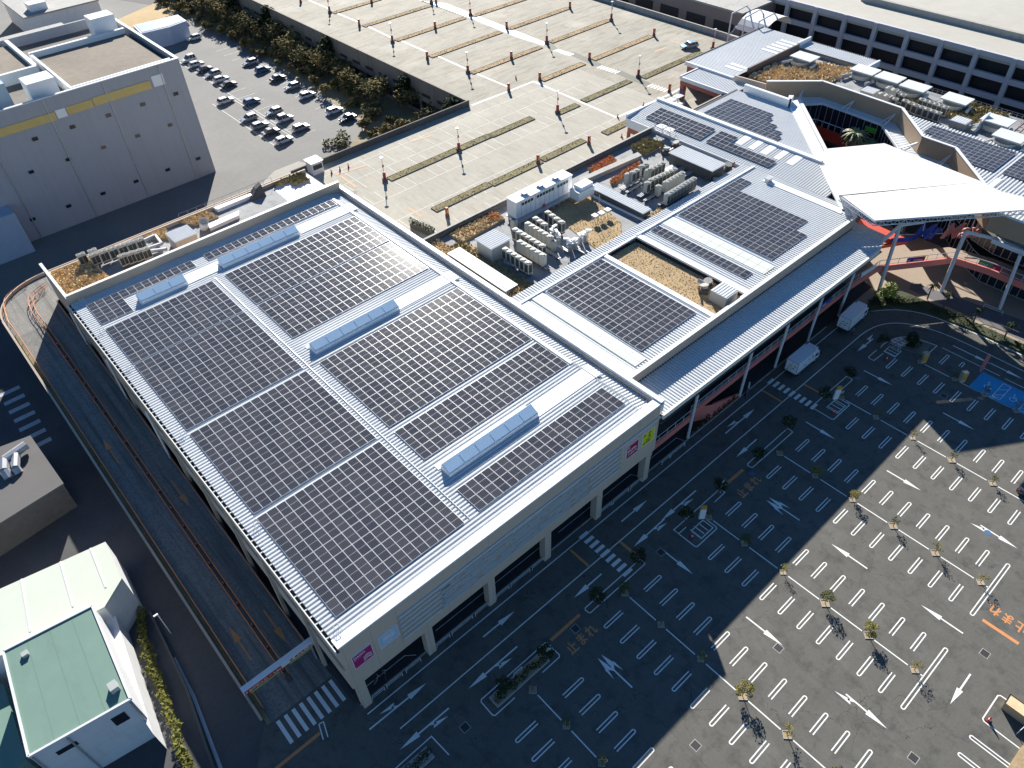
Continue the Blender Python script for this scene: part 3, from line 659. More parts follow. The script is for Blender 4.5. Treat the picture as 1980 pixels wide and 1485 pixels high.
def monitor(x0, x1, y0, y1, n_):
    """raised roof light: white kerb, sloping blue glazing facing the street"""
    t = MB(); yt = y0+1.4; y1 = y0+1.7; zt = ZR+1.3
    t.add([(x0,y0,ZR),(x1,y0,ZR),(x1,y1,ZR),(x0,y1,ZR),(x0,y0,ZR+.65),(x1,y0,ZR+.65),(x1,yt,zt),(x0,yt,zt),(x1,y1,ZR+.3),(x0,y1,ZR+.3)],
          [(0,1,5,4),(1,2,8,6,5),(0,4,7,9,3),(4,5,6,7),(7,6,8,9),(3,9,8,2)])
    m_ = t.build('skylight', roof_strip, S1); wdt = (x1-x0)/n_; sl = (zt-ZR-.65)/(yt-y0)
    for k in range(n_):
        a_ = x0+wdt*k+.06; c_ = x0+wdt*(k+1)-.06; q = MB()
        f_ = lambda y: ZR+.65+(y-y0)*sl
        ya, yc = y0+.12, yt-.08
        q.add([(a_,ya,f_(ya)+.02),(c_,ya,f_(ya)+.02),(c_,yc,f_(yc)+.02),(a_,yc,f_(yc)+.02),(a_,ya,f_(ya)+.09),(c_,ya,f_(ya)+.09),(c_,yc,f_(yc)+.09),(a_,yc,f_(yc)+.09)],
              [(4,5,6,7),(0,1,5,4),(1,2,6,5),(2,3,7,6),(3,0,4,7)])
        q.build('pane', sky_glass, m_)
monitor(20.2, 34.0, 37.6, 40.0, 6); monitor(20.2, 34.0, 8.8, 11.2, 6); monitor(20.3, 33.8, 64.9, 67.3, 6); monitor(7.4, 14.6, 64.9, 67.1, 3)

# ---------------------------------------------------------------- solar arrays
def panel_mesh(px, py_):
    hx, hy = px/2-.028, py_/2-.034; f_ = .018; z0, z1 = 0.0, .045; me = bpy.data.meshes.new('solar_panel')
    v = [(-hx,-hy,z0),(hx,-hy,z0),(hx,hy,z0),(-hx,hy,z0),(-hx,-hy,z1),(hx,-hy,z1),(hx,hy,z1),(-hx,hy,z1),
         (-hx+f_,-hy+f_,z1),(hx-f_,-hy+f_,z1),(hx-f_,hy-f_,z1),(-hx+f_,hy-f_,z1)]
    fs = [(8,9,10,11),(0,1,5,4),(1,2,6,5),(2,3,7,6),(3,0,4,7),(4,5,9,8),(5,6,10,9),(6,7,11,10),(7,4,8,11)]
    me.from_pydata(v, [], fs); me.materials.append(pv); me.materials.append(frame_mat)
    me.polygons.foreach_set('material_index', [0]+[1]*8); me.update(); return me
_pm = {}
def array(label, rows_, px, py_, org, z, swap=False, slope=None, grp='solar arrays on the mall roofs'):
    """rows_: list of (y_index, x_from, x_to) cells; swap turns the long side along X"""
    t = thing('solar_array', label, 'solar array', org, 0, grp)
    key = (round(px,3), round(py_,3))
    if key not in _pm: _pm[key] = panel_mesh(px, py_)
    cells = [(i, j) for j, a_, b_ in rows_ for i in range(a_, b_)]
    rail = MB()
    wx, wy = (py_, px) if swap else (px, py_)
    zf = slope or (lambda x, y: z)
    # white cable-tray sheet edge seen between the modules
    for j, a_, b_ in rows_: 
        if slope is None: rail.box(org[0]+a_*wx-.03, org[0]+b_*wx+.03, org[1]+j*wy-.03, org[1]+(j+1)*wy+.03, z-.055, z-.02)
        else:
            x0, x1, y0, y1 = org[0]+a_*wx, org[0]+b_*wx, org[1]+j*wy, org[1]+(j+1)*wy
            rail.add([(x0,y0,zf(x0,y0)-.03),(x1,y0,zf(x1,y0)-.03),(x1,y1,zf(x1,y1)-.03),(x0,y1,zf(x0,y1)-.03)], [(0,1,2,3)])
    rail.build('mounting_rail', frame_mat, t)
    cells.sort(key=lambda c: ((org[0]+c[0]*wx+9)**2+(org[1]+c[1]*wy+37)**2))
    rest = MB()
    for k, (i, j) in enumerate(cells):
        cx, cy = (i+.5)*wx, (j+.5)*wy
        zz_ = zf(org[0]+cx, org[1]+cy)-org[2]
        if k < 99:
            o = bpy.data.objects.new('solar_panel', _pm[key]); COL.objects.link(o); o.parent = t; o.location = (cx, cy, zz_)
            if swap: o.rotation_euler = (0, 0, math.pi/2)
            if slope:
                g = (zf(org[0]+cx+.5, org[1]+cy)-zf(org[0]+cx-.5, org[1]+cy))
                o.rotation_euler = (0, -math.atan(g), 0) if not swap else (Matrix.Rotation(-math.atan(g), 3, 'Y') @ Matrix.Rotation(math.pi/2, 3, 'Z')).to_euler()
        else: rest_cells.append((t, key, cx, cy, zz_, swap))
    return t
rest_cells = []
full = lambda nx, ny: [(j, 0, nx) for j in range(ny)]
PX, PY = 16.2/14, 2.0; QX = 23.5/20; ZA = ZR+.22
array('solar array of eight rows at the front corner nearest the ramp gantry', full(14, 8), PX, PY, (1.25, 2.8, ZR), ZA)
array('second solar array from the front corner along the ramp side', full(14, 8), PX, 2.02, (1.3, 19.5, ZR), ZA)
array('third solar array from the front corner along the ramp side', full(14, 8), PX, 2.02, (1.3, 36.5, ZR), ZA)
array('five row solar array in front of the short roof monitor on the ramp side', full(14, 5), PX, PY, (1.3, 53.0, ZR), ZA)
array('L shaped solar array in the far ramp side corner, mostly a single row', [(0,0,4),(1,0,4),(2,0,14)], PX, PY, (1.3, 64.4, ZR), ZA)
array('single row solar array in front of the back parapet, beside the long monitor', full(20, 1), QX, PY, (19.6, 68.5, ZR), ZA)
array('five row solar array directly in front of the farthest long roof monitor', full(20, 5), QX, PY, (19.6, 53.1, ZR), ZA)
array('five row solar array directly behind the middle roof monitor, catching the sun glare', full(20, 5), QX, PY, (19.6, 42.7, ZR), ZA)
array('large eight row solar array in front of the middle roof monitor', full(20, 8), QX, PY, (19.6, 19.8, ZR), ZA)
array('three row solar array directly behind the front roof monitor', full(20, 3), QX, PY, (19.6, 12.8, ZR), ZA)
array('narrow two row solar array in front of the front roof monitor', full(20, 2), QX, PY, (19.6, 2.9, ZR), ZA)

# ---------------------------------------------------------------- signs on the street fascia
def board(name, label, x0, x1, z0, z1, m_, y=-.12, cat='sign'):
    t = thing(name, label, cat, (x0, 0, z0)); MB().box(x0, x1, y, -.004, z0, z1).build('board', m_, t)
    f_ = MB(); 
    for (a_,b_,c_,d_) in ((x0-.06,x1+.06,z1,z1+.06),(x0-.06,x1+.06,z0-.06,z0),(x0-.06,x0,z0,z1),(x1,x1+.06,z0,z1)): f_.box(a_, b_, y-.02, -.004, c_, d_)
    f_.build('frame', signwhite, t); return t
t = board('shop_sign', 'magenta shop sign with white lettering and three chevrons, nearest the corner', 0.5, 2.7, 8.85, 11.15, magenta)
text('DAISO', .46, signwhite, (0.6, -.14, 10.55), (R(90),0,0), t, bold=.008, sx=1.0); text('ダイソー', .2, signwhite, (0.62, -.14, 10.25), (R(90),0,0), t)
cv = MB()
for k in range(3):
    z = 9.05+.3*k
    cv.add([(1.6,-.13,z),(2.08,-.13,z+.3),(2.56,-.13,z),(2.56,-.13,z+.13),(2.08,-.13,z+.43),(1.6,-.13,z+.13)], [(0,1,4,5),(1,2,3,4)])
cv.build('chevron', signwhite, t)
t = board('shop_sign', 'pale blue shop sign with a white outlined emblem, beside the magenta one', 3.6, 5.8, 8.85, 11.0, paleblue)
em = MB()
for (a_,b_,c_,d_) in ((4.05,5.35,10.68,10.74),(4.05,5.35,9.62,9.68),(4.05,4.11,9.62,10.74),(5.29,5.35,9.62,10.74)): em.box(a_,b_,-.135,-.122,c_,d_)
em.build('emblem_frame', signwhite, t); text('凯', .7, signwhite, (4.15, -.13, 9.85), (R(90),0,0), t, bold=.01); text('比', .7, signwhite, (4.72, -.13, 9.85), (R(90),0,0), t, bold=.01)
text('Autoselect', .3, signwhite, (3.85, -.13, 9.1), (R(90),0,0), t, bold=.005)
t = board('shop_sign', 'crimson shop sign with white lettering near the arcade end of the fascia', 40.5, 42.6, 8.4, 10.6, crimson)
text('2F', .4, signwhite, (40.65, -.13, 10.1), (R(90),0,0), t, bold=.008); text('SPOPIA', .58, signwhite, (40.6, -.13, 9.4), (R(90),0,0), t, bold=.014, sx=.92)
text('スポピア', .42, signwhite, (40.75, -.13, 8.8), (R(90),0,0), t, bold=.008)
t = board('shop_sign', 'yellow shop sign with black symbols at the arcade end of the fascia', 43.45, 45.65, 8.35, 10.65, yellow)
text('2F', .38, signblack, (43.6, -.13, 10.1), (R(90),0,0), t, bold=.008); text('ア', .55, signblack, (44.5, -.13, 9.95), (R(90),0,0), t, bold=.01); text('文', .45, signblack, (44.5, -.13, 9.5), (R(90),0,0), t, bold=.01)
text('ゴルフ', .34, signblack, (44.1, -.13, 9.05), (R(90),0,0), t, bold=.006); text('PARTNER', .34, signblack, (43.6, -.13, 8.6), (R(90),0,0), t, bold=.008)

# banners on the columns
for (x, lab, m_) in ((9.75,'cream banner on the second column from the ramp corner',cream),(18.75,'blue and white banner on the third column from the ramp corner',signblue),(27.75,'cream banner on the fourth column from the ramp corner',cream),(36.75,'blue and white banner on the fifth column from the ramp corner',signblue),(45.95,'white banner on the last column before the arcade',signwhite)):
    t = thing('banner', lab, 'banner', (x, .3, 3.2)); MB().box(x-.02, x+.02, .2, .75, 2.4, 4.6).build('cloth', m_, t)
    if m_ is signblue: MB().box(x-.04, x+.04, .25, .7, 3.1, 4.1).build('printed_panel', signwhite, t)
    MB().tube((x-.04,.12,4.65),(x+.02,.8,4.65),.02,5).build('rod', galv, t)

# hoop barriers between the columns
def hoop(x0, x1, y=0.2):
    q = MB(); r_ = .04; pts = [(x0,y,0),(x0,y,.72),(x0+.12,y,.82),(x1-.12,y,.82),(x1,y,.72),(x1,y,0)]; q.path(pts, r_, 6)
    q.path([(x0,y,.45),(x1,y,.45)], r_*.8, 6); return q
bays = [(1.1,2.7),(3.0,5.1),(5.6,7.6),(9.9,11.8),(12.1,15.2),(15.6,17.6),(18.9,20.9),(21.2,24.3),(24.7,26.7),(36.9,39.0),(39.3,42.3),(42.7,44.8),(49.1,50.8),(51.0,54.0)]
bay_name = ['in the first bay from the ramp corner','in the second bay from the ramp corner','in the third bay from the ramp corner','in the bay just before the crimson sign corner','under the arcade just past the last tan column']
idx = [0,0,0,1,1,1,2,2,2,3,3,3,4,4]
for k, (a_, b_2) in enumerate(bays):
    n_ = sum(1 for q in idx[:k] if idx[q] == idx[k]) if False else [q for q in range(len(idx)) if idx[q] == idx[k]].index(k)
    o = hoop(a_, b_2).build('hoop_barrier', pole_white)
    tag(o, '%s white hoop barrier %s' % (['left','middle','right'][n_] if idx[k] < 4 else ['left','right'][n_], bay_name[idx[k]]), 'barrier', 'white hoop barriers along the kerb')

# ================================================================ ARCADE WING (second building)
S2 = thing('arcade_wing', 'long shop wing with white metal roof and street canopy, beyond the large store', 'shop wing', (47.2, 5, 0))
X0, X1 = 46.98, 101.4; ZW = 13.4
w2 = MB(); w2.prism([(X0,5.6),(X1,5.6),(X1+2.6,8.5),(X1+2.3,8.7),(X1-.1,5.9),(X0,5.9)], 9.5, 14.0)
w2.build('parapet', tanw, S2)
MB().prism([(X0,5.53),(X1+.02,5.53),(X1+2.75,8.55),(X1+2.3,8.9),(X1-.15,6.1),(X0,6.1)], 14.0, 14.08).build('parapet_coping', eave_metal, S2)
MB().box(X0, 103.0, 28.6, 28.9, 4.0, 13.3).box(102.8, 103.0, 9, 28.6, 4, 12.9).build('wall', conc, S2)
MB().box(X0, 106.0, 8.5, 8.8, 0.1, 9.5).build('shopfront_wall', dark_glass, S2)
fr = MB()
for k in range(36): fr.box(47.8+k*1.6, 47.9+k*1.6, 8.42, 8.495, 0.1, 3.4); fr.box(47.8+k*1.6, 47.9+k*1.6, 8.42, 8.495, 5.0, 8.0)
fr.build('shopfront_frame', galv, S2)
rf = MB()
rf.corr(X0, 65.37, lambda t: (6.1, 27.0), 1, ZW, .5, .11)
rf.build('roof', roof_metal, S2)
rf = MB(); endx = lambda t: (6.1 if t < 101.3 else 6.1+(t-101.3)*1.12, 27.0)
rf.corr(72.97, 104.4, endx, 1, ZW, .5, .11); rf.build('roof', roof_metal, S2)
rb = MB(); rb.corr(X0, 104.4, lambda t: (27.35, 29.3), 1, ZW-.05, .5, .11); rb.build('back_roof', roof_metal, S2)
boxes('ridge_flashing', roof_strip, S2, [(X0, 65.57, 27.0, 27.35, ZW-.05, ZW+.32), (72.76, 104.4, 27.0, 27.35, ZW-.05, ZW+.32), (65.57, 72.76, 27.0, 27.35, ZW-.05, ZW+.22)])
# translucent roof-light strips (pale green) and flat bands
tsm = mat('translucent_sheet', (0.62,0.68,0.60), 0.7, 0.04, 1.0, spec=.2)
boxes('translucent_strip', tsm, S2, [(49.66, 51.79, 7.0, 26.8, ZW, ZW+.19), (78.44, 81.17, 7.2, 26.6, ZW, ZW+.19)])
tj = MB()
for k in range(11): tj.box(49.66, 51.79, 7.3+k*1.75, 7.34+k*1.75, ZW+.19, ZW+.21)
tj.box(50.71, 50.75, 7.1, 26.8, ZW+.19, ZW+.212); tj.build('strip_joint', galv, S2); tj = MB()
for k in range(11): tj.box(78.44, 81.17, 7.5+k*1.75, 7.54+k*1.75, ZW+.19, ZW+.21)
tj.box(79.79, 79.83, 7.3, 26.6, ZW+.19, ZW+.212); tj.build('strip_joint', galv, S2)
boxes('roof_edge', roof_strip, S2, [(47.0, 49.0, 6.1, 27.0, ZW, ZW+.17), (64.86, 65.67, 6.1, 27.0, ZW-.1, ZW+.22), (72.56, 73.47, 6.1, 27.0, ZW-.1, ZW+.22), (101.2, 102.6, 8.2, 23.2, ZW, ZW+.2)])
boxes('light_well_wall', dark, S2, [(65.67, 65.69, 6.1, 27.0, 11.8, 13.25), (72.53, 72.56, 6.1, 27.0, 11.8, 13.25)])
vt = MB(); vt.box(101.3, 102.3, 22.1, 22.9, ZW+.21, ZW+.75); vt.box(101.15,102.45,22.0,23.0,ZW+.75,ZW+.85); vt.build('roof_vent', galv, S2)
array('broad solar array on the near part of the arcade wing roof', full(6, 16), 1.14, 1.945, (52.4, 8.44, ZW), ZW+.22, swap=True)
array('single file solar array alongside the dry roof garden of the arcade wing', full(1, 16), 1.125, 2.026, (75.45, 8.5, ZW), ZW+.22, swap=True)
array('stepped solar array on the far part of the arcade wing roof, next to the canopy', [(0,0,5),(1,0,5)]+[(j,0,7) for j in range(2,14)]+[(14,0,9),(15,0,9)], 1.125, 1.895, (82.29, 8.44, ZW), ZW+.22, swap=True)
# street canopy, sloping to the road
cn = MB(); zo = lambda x: 12.0-(x-46.6)*.006
zc = lambda x, y: zo(x)+(y+.3)*.02
cn.corr(46.7, 103.6, lambda t: (-0.25 if t < 98.9 else -0.25+(t-98.9)*.3, 5.58 if t<100.9 else 5.58+(t-100.9)*.6), 1, zc, .5, .12)
cn.build('canopy_roof', roof_metal, S2)
cf = MB(); P_ = [(46.65,-0.5),(99.0,-0.5),(103.4,0.9),(103.3,1.15),(98.9,-0.2),(46.65,-0.2)]; cf.add([(x,y,zo(x)-.6) for x,y in P_]+[(x,y,zo(x)+.15) for x,y in P_], [(5,4,3,2,1,0),(6,7,8,9,10,11)]+[(i,(i+1)%6,6+(i+1)%6,6+i) for i in range(6)]); cf.build('canopy_fascia', cream, S2)
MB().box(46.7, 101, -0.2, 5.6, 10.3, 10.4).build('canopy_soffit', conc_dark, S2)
tp = MB()
for k in range(108): tp.box(47.0+k*.5, 47.25+k*.5, 5.5, 5.58, zo(47+k*.5)+.3, zo(47+k*.5)+.5)
tp.build('rib_closer', signblack, S2)['kind'] = 'stuff'
for k, x in enumerate((55.5, 67.7, 76.75, 85.8, 94.85)):
    MB().tube((x,.85,0),(x,.6,10.6),.21,12).build('column', pole_white, S2)
# upper walkway: salmon edge beam, deck and white balustrade
MB().box(46.6, 55.6, .9, 1.2, 3.55, 4.65).box(55.6, 97.4, 1.3, 1.6, 3.75, 4.75).build('walkway_edge_beam', pink, S2)
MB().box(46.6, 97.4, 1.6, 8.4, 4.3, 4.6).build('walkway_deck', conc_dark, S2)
bl = MB()
bl.path([(46.8,1.0,5.75),(55.6,1.0,5.75)], .04, 5); bl.path([(46.8,1.0,4.85),(55.6,1.0,4.85)], .035, 5)
bl.path([(55.8,1.4,5.85),(97.3,1.4,5.85)], .04, 5); bl.path([(55.8,1.4,4.95),(97.3,1.4,4.95)], .035, 5)
for k in range(6): bl.tube((46.9+k*1.72,1.0,4.65),(46.9+k*1.72,1.0,5.75),.035,5)
for k in range(25): bl.tube((55.8+k*1.72,1.4,4.75),(55.8+k*1.72,1.4,5.85),.035,5)
bl.build('balustrade', pole_white, S2)
MB().box(55.75, 97.3, 1.42, 1.435, 4.95, 5.8).build('balustrade_glass', mat('smoked_pane', (0.06,0.075,0.10), 0.3), S2)
# staircase under the walkway
stw = MB(); stw.prism([(60.8,0.95),(67.6,0.95),(67.6,1.15),(60.8,1.15)], 0.1, 0.12)
stw.add([(60.9,.95,.13),(67.6,.95,.13),(67.6,.95,.5),(60.9,.95,3.0),(60.9,1.2,.13),(67.6,1.2,.13),(67.6,1.2,.5),(60.9,1.2,3.0)], [(0,1,2,3),(7,6,5,4),(3,2,6,7),(1,0,4,5),(0,3,7,4)])
stw.add([(58.2,2.4,.13),(60.9,.95,.13),(60.9,.95,3.0),(58.2,2.4,3.0)], [(0,1,2,3)])
stw.build('stair_wall', pink, S2)
# thin grey conduits between the arrays
for (x0,y0,x1,y1) in ((18.2,3,18.2,63.5),(18.2,36.2,43.2,36.2),(43.9,3,43.9,19)):
    MB().tube((x0,y0,ZR+.2),(x1,y1,ZR+.2),.05,5).build('conduit', galv, S1)
# dry roof garden in the light well with its hut
gb = MB().box(65.72, 72.51, 6.15, 26.95, 12.0, 12.7); tag(gb.build('roof_garden_bed', soil), 'sunken bed of dry straw between the two halves of the arcade wing roof', 'roof garden')

# ================================================================ ROOF YARDS
ZY = 12.3
Y1 = MB(); Y1.box(46.98, 104.4, 29.35, 50.4, 11.9, ZY); setting(Y1.build('roof_yard_floor', yard_mat))
und = MB(); und.box(47.2, 104.3, 8.9, 50.3, 4.7, 11.75); tag(und.build('upper_storey', conc), 'upper storey block of the shop wing under the roof yards', 'building')
yw = MB(); yw.box(47.1, 104.4, 50.4, 50.8, 7.9, 13.35)
tag(yw.build('yard_wall', conc), 'long stained concrete wall between the roof yards and the rooftop parking', 'wall')
dk = MB()
tag(MB().box(47.2, 103.5, 50.15, 50.39, 12.3, 13.2).build('yard_gutter_wall', conc_dark), 'dark inner kerb along the yard side of the parking wall', 'kerb')  # dark box set against the yard face of the wall
def bed(label, poly, z, h, m_soil, m_blade, dens, cat='roof garden', bh=.35, name='dry_grass_bed', seed=1, struct=False):
    """a raised bed with hundreds of blade tufts"""
    rn = random.Random(seed); q = MB(); q.prism(poly, z, z+h); o = q.build(name, m_soil)
    if struct: setting(o)
    else: tag(o, label, cat)
    xs = [p[0] for p in poly]; ys_ = [p[1] for p in poly]; g = MB()
    A_ = (max(xs)-min(xs))*(max(ys_)-min(ys_)); N_ = int(A_*dens)
    for _ in range(N_):
        x = rn.uniform(min(xs), max(xs)); y = rn.uniform(min(ys_), max(ys_))
        ins = False; j = len(poly)-1
        for i in range(len(poly)):
            if (poly[i][1] > y) != (poly[j][1] > y) and x < (poly[j][0]-poly[i][0])*(y-poly[i][1])/(poly[j][1]-poly[i][1])+poly[i][0]: ins = not ins
            j = i
        if not ins: continue
        a_ = rn.uniform(0, 6.28); s_ = bh*rn.uniform(.4, 1.2); wd = s_*.55
        dx, dy = math.cos(a_)*wd, math.sin(a_)*wd; lx, ly = rn.uniform(-.6,.6)*s_, rn.uniform(-.6,.6)*s_
        g.add([(x-dx,y-dy,z+h-.02),(x+dx,y+dy,z+h-.02),(x+lx+dx*.3,y+ly+dy*.3,z+h+s_*.7),(x+lx-dx*.4,y+ly-dy*.4,z+h+s_*.6)], [(0,1,2,3)])
    if g.v: setting(g.build('dry_grass', m_blade), 'stuff')
    return o
bed('', [(65.8,6.2),(72.4,6.2),(72.4,26.9),(65.8,26.9)], 12.7, .02, soil, straw, 16, struct=True, bh=.15, name='straw_cover', seed=4)
t_ = lambda *P: [(p[0], p[1]) for p in P]
bed('long bed of tan grass against the large store parapet, behind the white container', [(47.2,30.4),(50.5,29.5),(50.5,50.0),(47.2,50.0)], ZY, .12, soil, straw, 20, seed=5)
bed('narrow bed of dry grass under the parking wall, left of the first hut', [(52.6,46.6),(62.2,46.9),(62.2,49.9),(52.6,49.9)], ZY, .35, soil, straw, 22, seed=6)
bed('tan grass strip between the beige outdoor units and the long white container', [(50.6,29.6),(53.3,29.6),(53.3,47.2),(50.6,47.2)], ZY, .14, soil, straw3, 18, seed=7)
bed('square brown lawn with three small vent boxes in the middle of the yards', [(69.63, 44.06, 12.4)[:2],(75.69, 44.82, 12.4)[:2],(77.89, 42.14, 12.4)[:2],(75.47, 32.75, 12.4)[:2],(72.53, 29.97, 12.4)[:2],(66.82, 30.15, 12.4)[:2],(68.13, 37.78, 12.4)[:2]], ZY, .1, soil, straw3, 12, bh=.16, seed=8)
bed('small triangle of straw in front of the long slatted container of the far yard', [(79.50, 30.81, 12.4)[:2],(83.25, 31.26, 12.4)[:2],(83.09, 29.54, 12.4)[:2],(78.77, 29.27, 12.4)[:2]], ZY, .1, soil, straw, 18, seed=9)
bed('narrow straw bed between the two lawns beside the arcade wing parapet', [(67.03, 29.34, 12.4)[:2],(74.00, 29.16, 12.4)[:2],(74.03, 27.85, 12.4)[:2],(67.45, 27.71, 12.4)[:2]], ZY, .1, soil, straw, 18, seed=10)
bed('rust coloured grass bed directly under the parking wall', [(84.18, 48.60, 12.4)[:2],(90.49, 48.99, 12.4)[:2],(90.12, 47.08, 12.4)[:2],(83.88, 46.73, 12.4)[:2]], ZY, .3, soil, straw2, 40, bh=.55, seed=11)
bed('rust coloured grass bed on the unit side of the concrete duct', [(83.82, 43.08, 12.4)[:2],(93.10, 44.08, 12.4)[:2],(91.46, 42.39, 12.4)[:2],(83.00, 41.83, 12.4)[:2]], ZY, .25, soil, straw2, 30, bh=.5, seed=12)
bed('olive and tan grass clump in the far corner of the yard by the steel stair', [(95.92, 48.76, 12.4)[:2],(100.68, 49.11, 12.4)[:2],(101.33, 45.10, 12.4)[:2],(95.74, 44.84, 12.4)[:2]], ZY, .35, soil, straw3, 35, bh=.6, seed=13)
bed('rust coloured grass tuft beside the long white container near the first hut', [(60.40, 49.48, 12.4)[:2],(62.40, 49.35, 12.4)[:2],(62.10, 47.80, 12.4)[:2],(59.84, 47.75, 12.4)[:2]], ZY, .3, soil, straw2, 40, bh=.5, seed=14)
duct = MB(); duct.prism([(78.96, 45.91, 13)[:2],(94.28, 44.67, 13)[:2],(94.66, 46.02, 13)[:2],(80.01, 46.94, 13)[:2]], ZY, 13.1)
tag(duct.build('concrete_duct', conc), 'long flat concrete duct running past the rust coloured grass beds', 'duct')
kb = MB()
for pts in ([(61.07, 42.33, 12.5),(66.67, 29.89, 12.5),(77.55, 29.81, 12.5)],[(78.07, 42.46, 12.5),(78.40, 29.42, 12.5)],[(63.13, 30.15, 12.5),(73.92, 27.32, 12.5)]):
    kb.wall([p[:2] for p in pts[-2:]], .22, ZY, ZY+.35)
tag(kb.build('bed_kerb', eave_metal), 'low white kerbs edging the brown lawns of the roof yards', 'kerb')

# ---- huts and containers
def shed(name, label, x0, x1, y0, y1, z0, z1, wallm, roofm, over=.25, cat='hut', ribs=1, door=None):
    t = thing(name, label, cat, (x0, y0, z0)); MB().box(x0, x1, y0, y1, z0, z1).build('wall', wallm, t)
    r_ = MB()
    if ribs: r_.corr(y0-over, y1+over, lambda t_: (x0-over, x1+over), 0, z1+.06, .45, .06); 
    r_.box(x0-over, x1+over, y0-over, y1+over, z1, z1+.055); r_.build('roof', roofm, t)
    if door: MB().box(*door).build('door', signwhite, t)
    return t
def shed_at(name, label, A_, B_, C_, z0, z1, **k):
    xs = [A_[0], B_[0], C_[0]]; ys_ = [A_[1], B_[1], C_[1]]
    return shed(name, label, min(xs), max(xs), min(ys_), max(ys_), z0, z1, k.pop('wm', conc), k.pop('rm', roof_metal), **k)
# roofs measured at their own height: left, top and right corners of each roof
shed_at('plant_hut', 'small hut with a white ribbed roof left of the beige outdoor units', (52.59, 42.16, 15), (56.35, 42.62, 15), (56.11, 39.10, 15), ZY, 14.9, wm=ac_mat, door=(53.9,54.9,39.2,39.24,12.4,14.3) if False else None)
shed_at('slatted_container', 'long low white container standing on the tan grass next to the store parapet', (48.35, 43.99, 13.6), (50.23, 44.36, 13.6), (50.34, 31.07, 13.6), ZY+.3, 13.5, wm=conc_dark, rm=roof_strip, ribs=0, cat='container')
shed_at('slatted_container', 'long low white container between the brown lawn and the far outdoor units', (78.51, 42.82, 13.6), (80.32, 43.04, 13.6), (80.46, 30.76, 13.6), ZY+.3, 13.5, wm=conc_dark, rm=roof_metal, ribs=1, cat='container', over=.1)
shed_at('plant_hut', 'long hut with a white ribbed roof beside the striped wing in the far yard', (96.52, 39.43, 14.5), (99.91, 40.01, 14.5), (100.06, 30.63, 14.5), ZY, 14.4, wm=conc_dark)
shed_at('plant_hut', 'small white flat roofed hut in the dry roof garden by the arcade parapet', (68.60, 9.42, 14.6), (70.80, 9.53, 14.6), (71.29, 6.80, 14.6), 12.7, 14.5, wm=ac_mat, over=.05)
# the long transformer housing on legs
t = thing('switchgear_housing', 'long white switchgear housing on a steel frame, backed against the parking wall', 'equipment housing', (66.5, 45.5, ZY))
P0 = (62.74, 46.85, 16.4); P1 = (75.65, 46.70, 16.4); P2 = (75.77, 44.54, 16.4)
xa, xb, ya, yb = P0[0], P1[0], P2[1], P0[1]
MB().box(xa, xb, ya, yb, 13.3, 16.3).build('cabinet', signwhite, t); MB().box(xa-.1, xb+.1, ya-.1, yb+.1, 16.3, 16.42).build('lid', roof_strip, t)
q = MB()
for k in range(16): 
    if k not in (4, 11): q.box(xa+1.2+k*(xb-xa-2)/16, xa+1.75+k*(xb-xa-2)/16, ya-.03, ya-.003, 15.3, 15.8)
q.build('vent_grille', ac_dark, t)
q = MB()
for k in range(1, 12): q.box(xa+k*(xb-xa)/12-.03, xa+k*(xb-xa)/12+.03, ya-.025, ya-.003, 13.35, 16.2)
q.build('door_joint', galv, t)
for k in range(3): cx = xa+(k+.8)*(xb-xa)/3.6; q = MB(); q.box(cx-.4, cx+.4, (ya+yb)/2-.4, (ya+yb)/2+.4, 16.42, 16.6); q.box(cx-.6, cx+.6, (ya+yb)/2-.6, (ya+yb)/2+.6, 16.75, 16.82); q.tube((cx,(ya+yb)/2,16.6),(cx,(ya+yb)/2,16.75),.2,6); q.build('roof_cowl', galv, t)
q = MB(); q.box(xa-.3, xb+.3, ya-1.0, ya, 13.0, 13.15); q.box(xa-.3,xb+.3,ya,yb,13.05,13.28)
for k in range(11): q.box(xa+k*(xb-xa)/10-.12, xa+k*(xb-xa)/10+.12, ya-.9, ya-.7, ZY, 13.0); q.box(xa+k*(xb-xa)/10-.12, xa+k*(xb-xa)/10+.12, yb-.5, yb-.3, ZY, 13.05)
q.path([(xa-.3,ya-1,14.1),(xb+.3,ya-1,14.1)],.03,4); q.build('support_frame', galv, t)
t = thing('switchgear_housing', 'short stepped white housing on legs at the far end of the long switchgear housing', 'equipment housing', (84, 45, ZY))
P0 = (74.07, 43.04, 14.8); P1 = (76.65, 43.45, 14.8); P2 = (76.77, 41.82, 14.8)
MB().box(P0[0], P1[0]+1.2, P2[1]-.6, P1[1], 13.2, 14.8).build('cabinet', signwhite, t); MB().box(P0[0]+.8, P1[0]+1.1, P2[1]-.3, P1[1]-.2, 14.8, 15.4).build('upper_box', signwhite, t)
q = MB()
for x in (P0[0]+.3, P1[0]+.8):
    for y in (P2[1]-.4, P1[1]-.3): q.box(x-.1,x+.1,y-.1,y+.1,ZY,13.2)
q.build('leg', galv, t)
# red fire box
tag(MB().box((68.88, 44.56, 12.3)[0]-.25, (68.88, 44.56, 12.3)[0]+.25, (68.88, 44.56, 12.3)[1]-.25, (68.88, 44.56, 12.3)[1]+.25, ZY, 13.6).build('hydrant_box', signred), 'red hydrant box under the long switchgear housing', 'hydrant box')

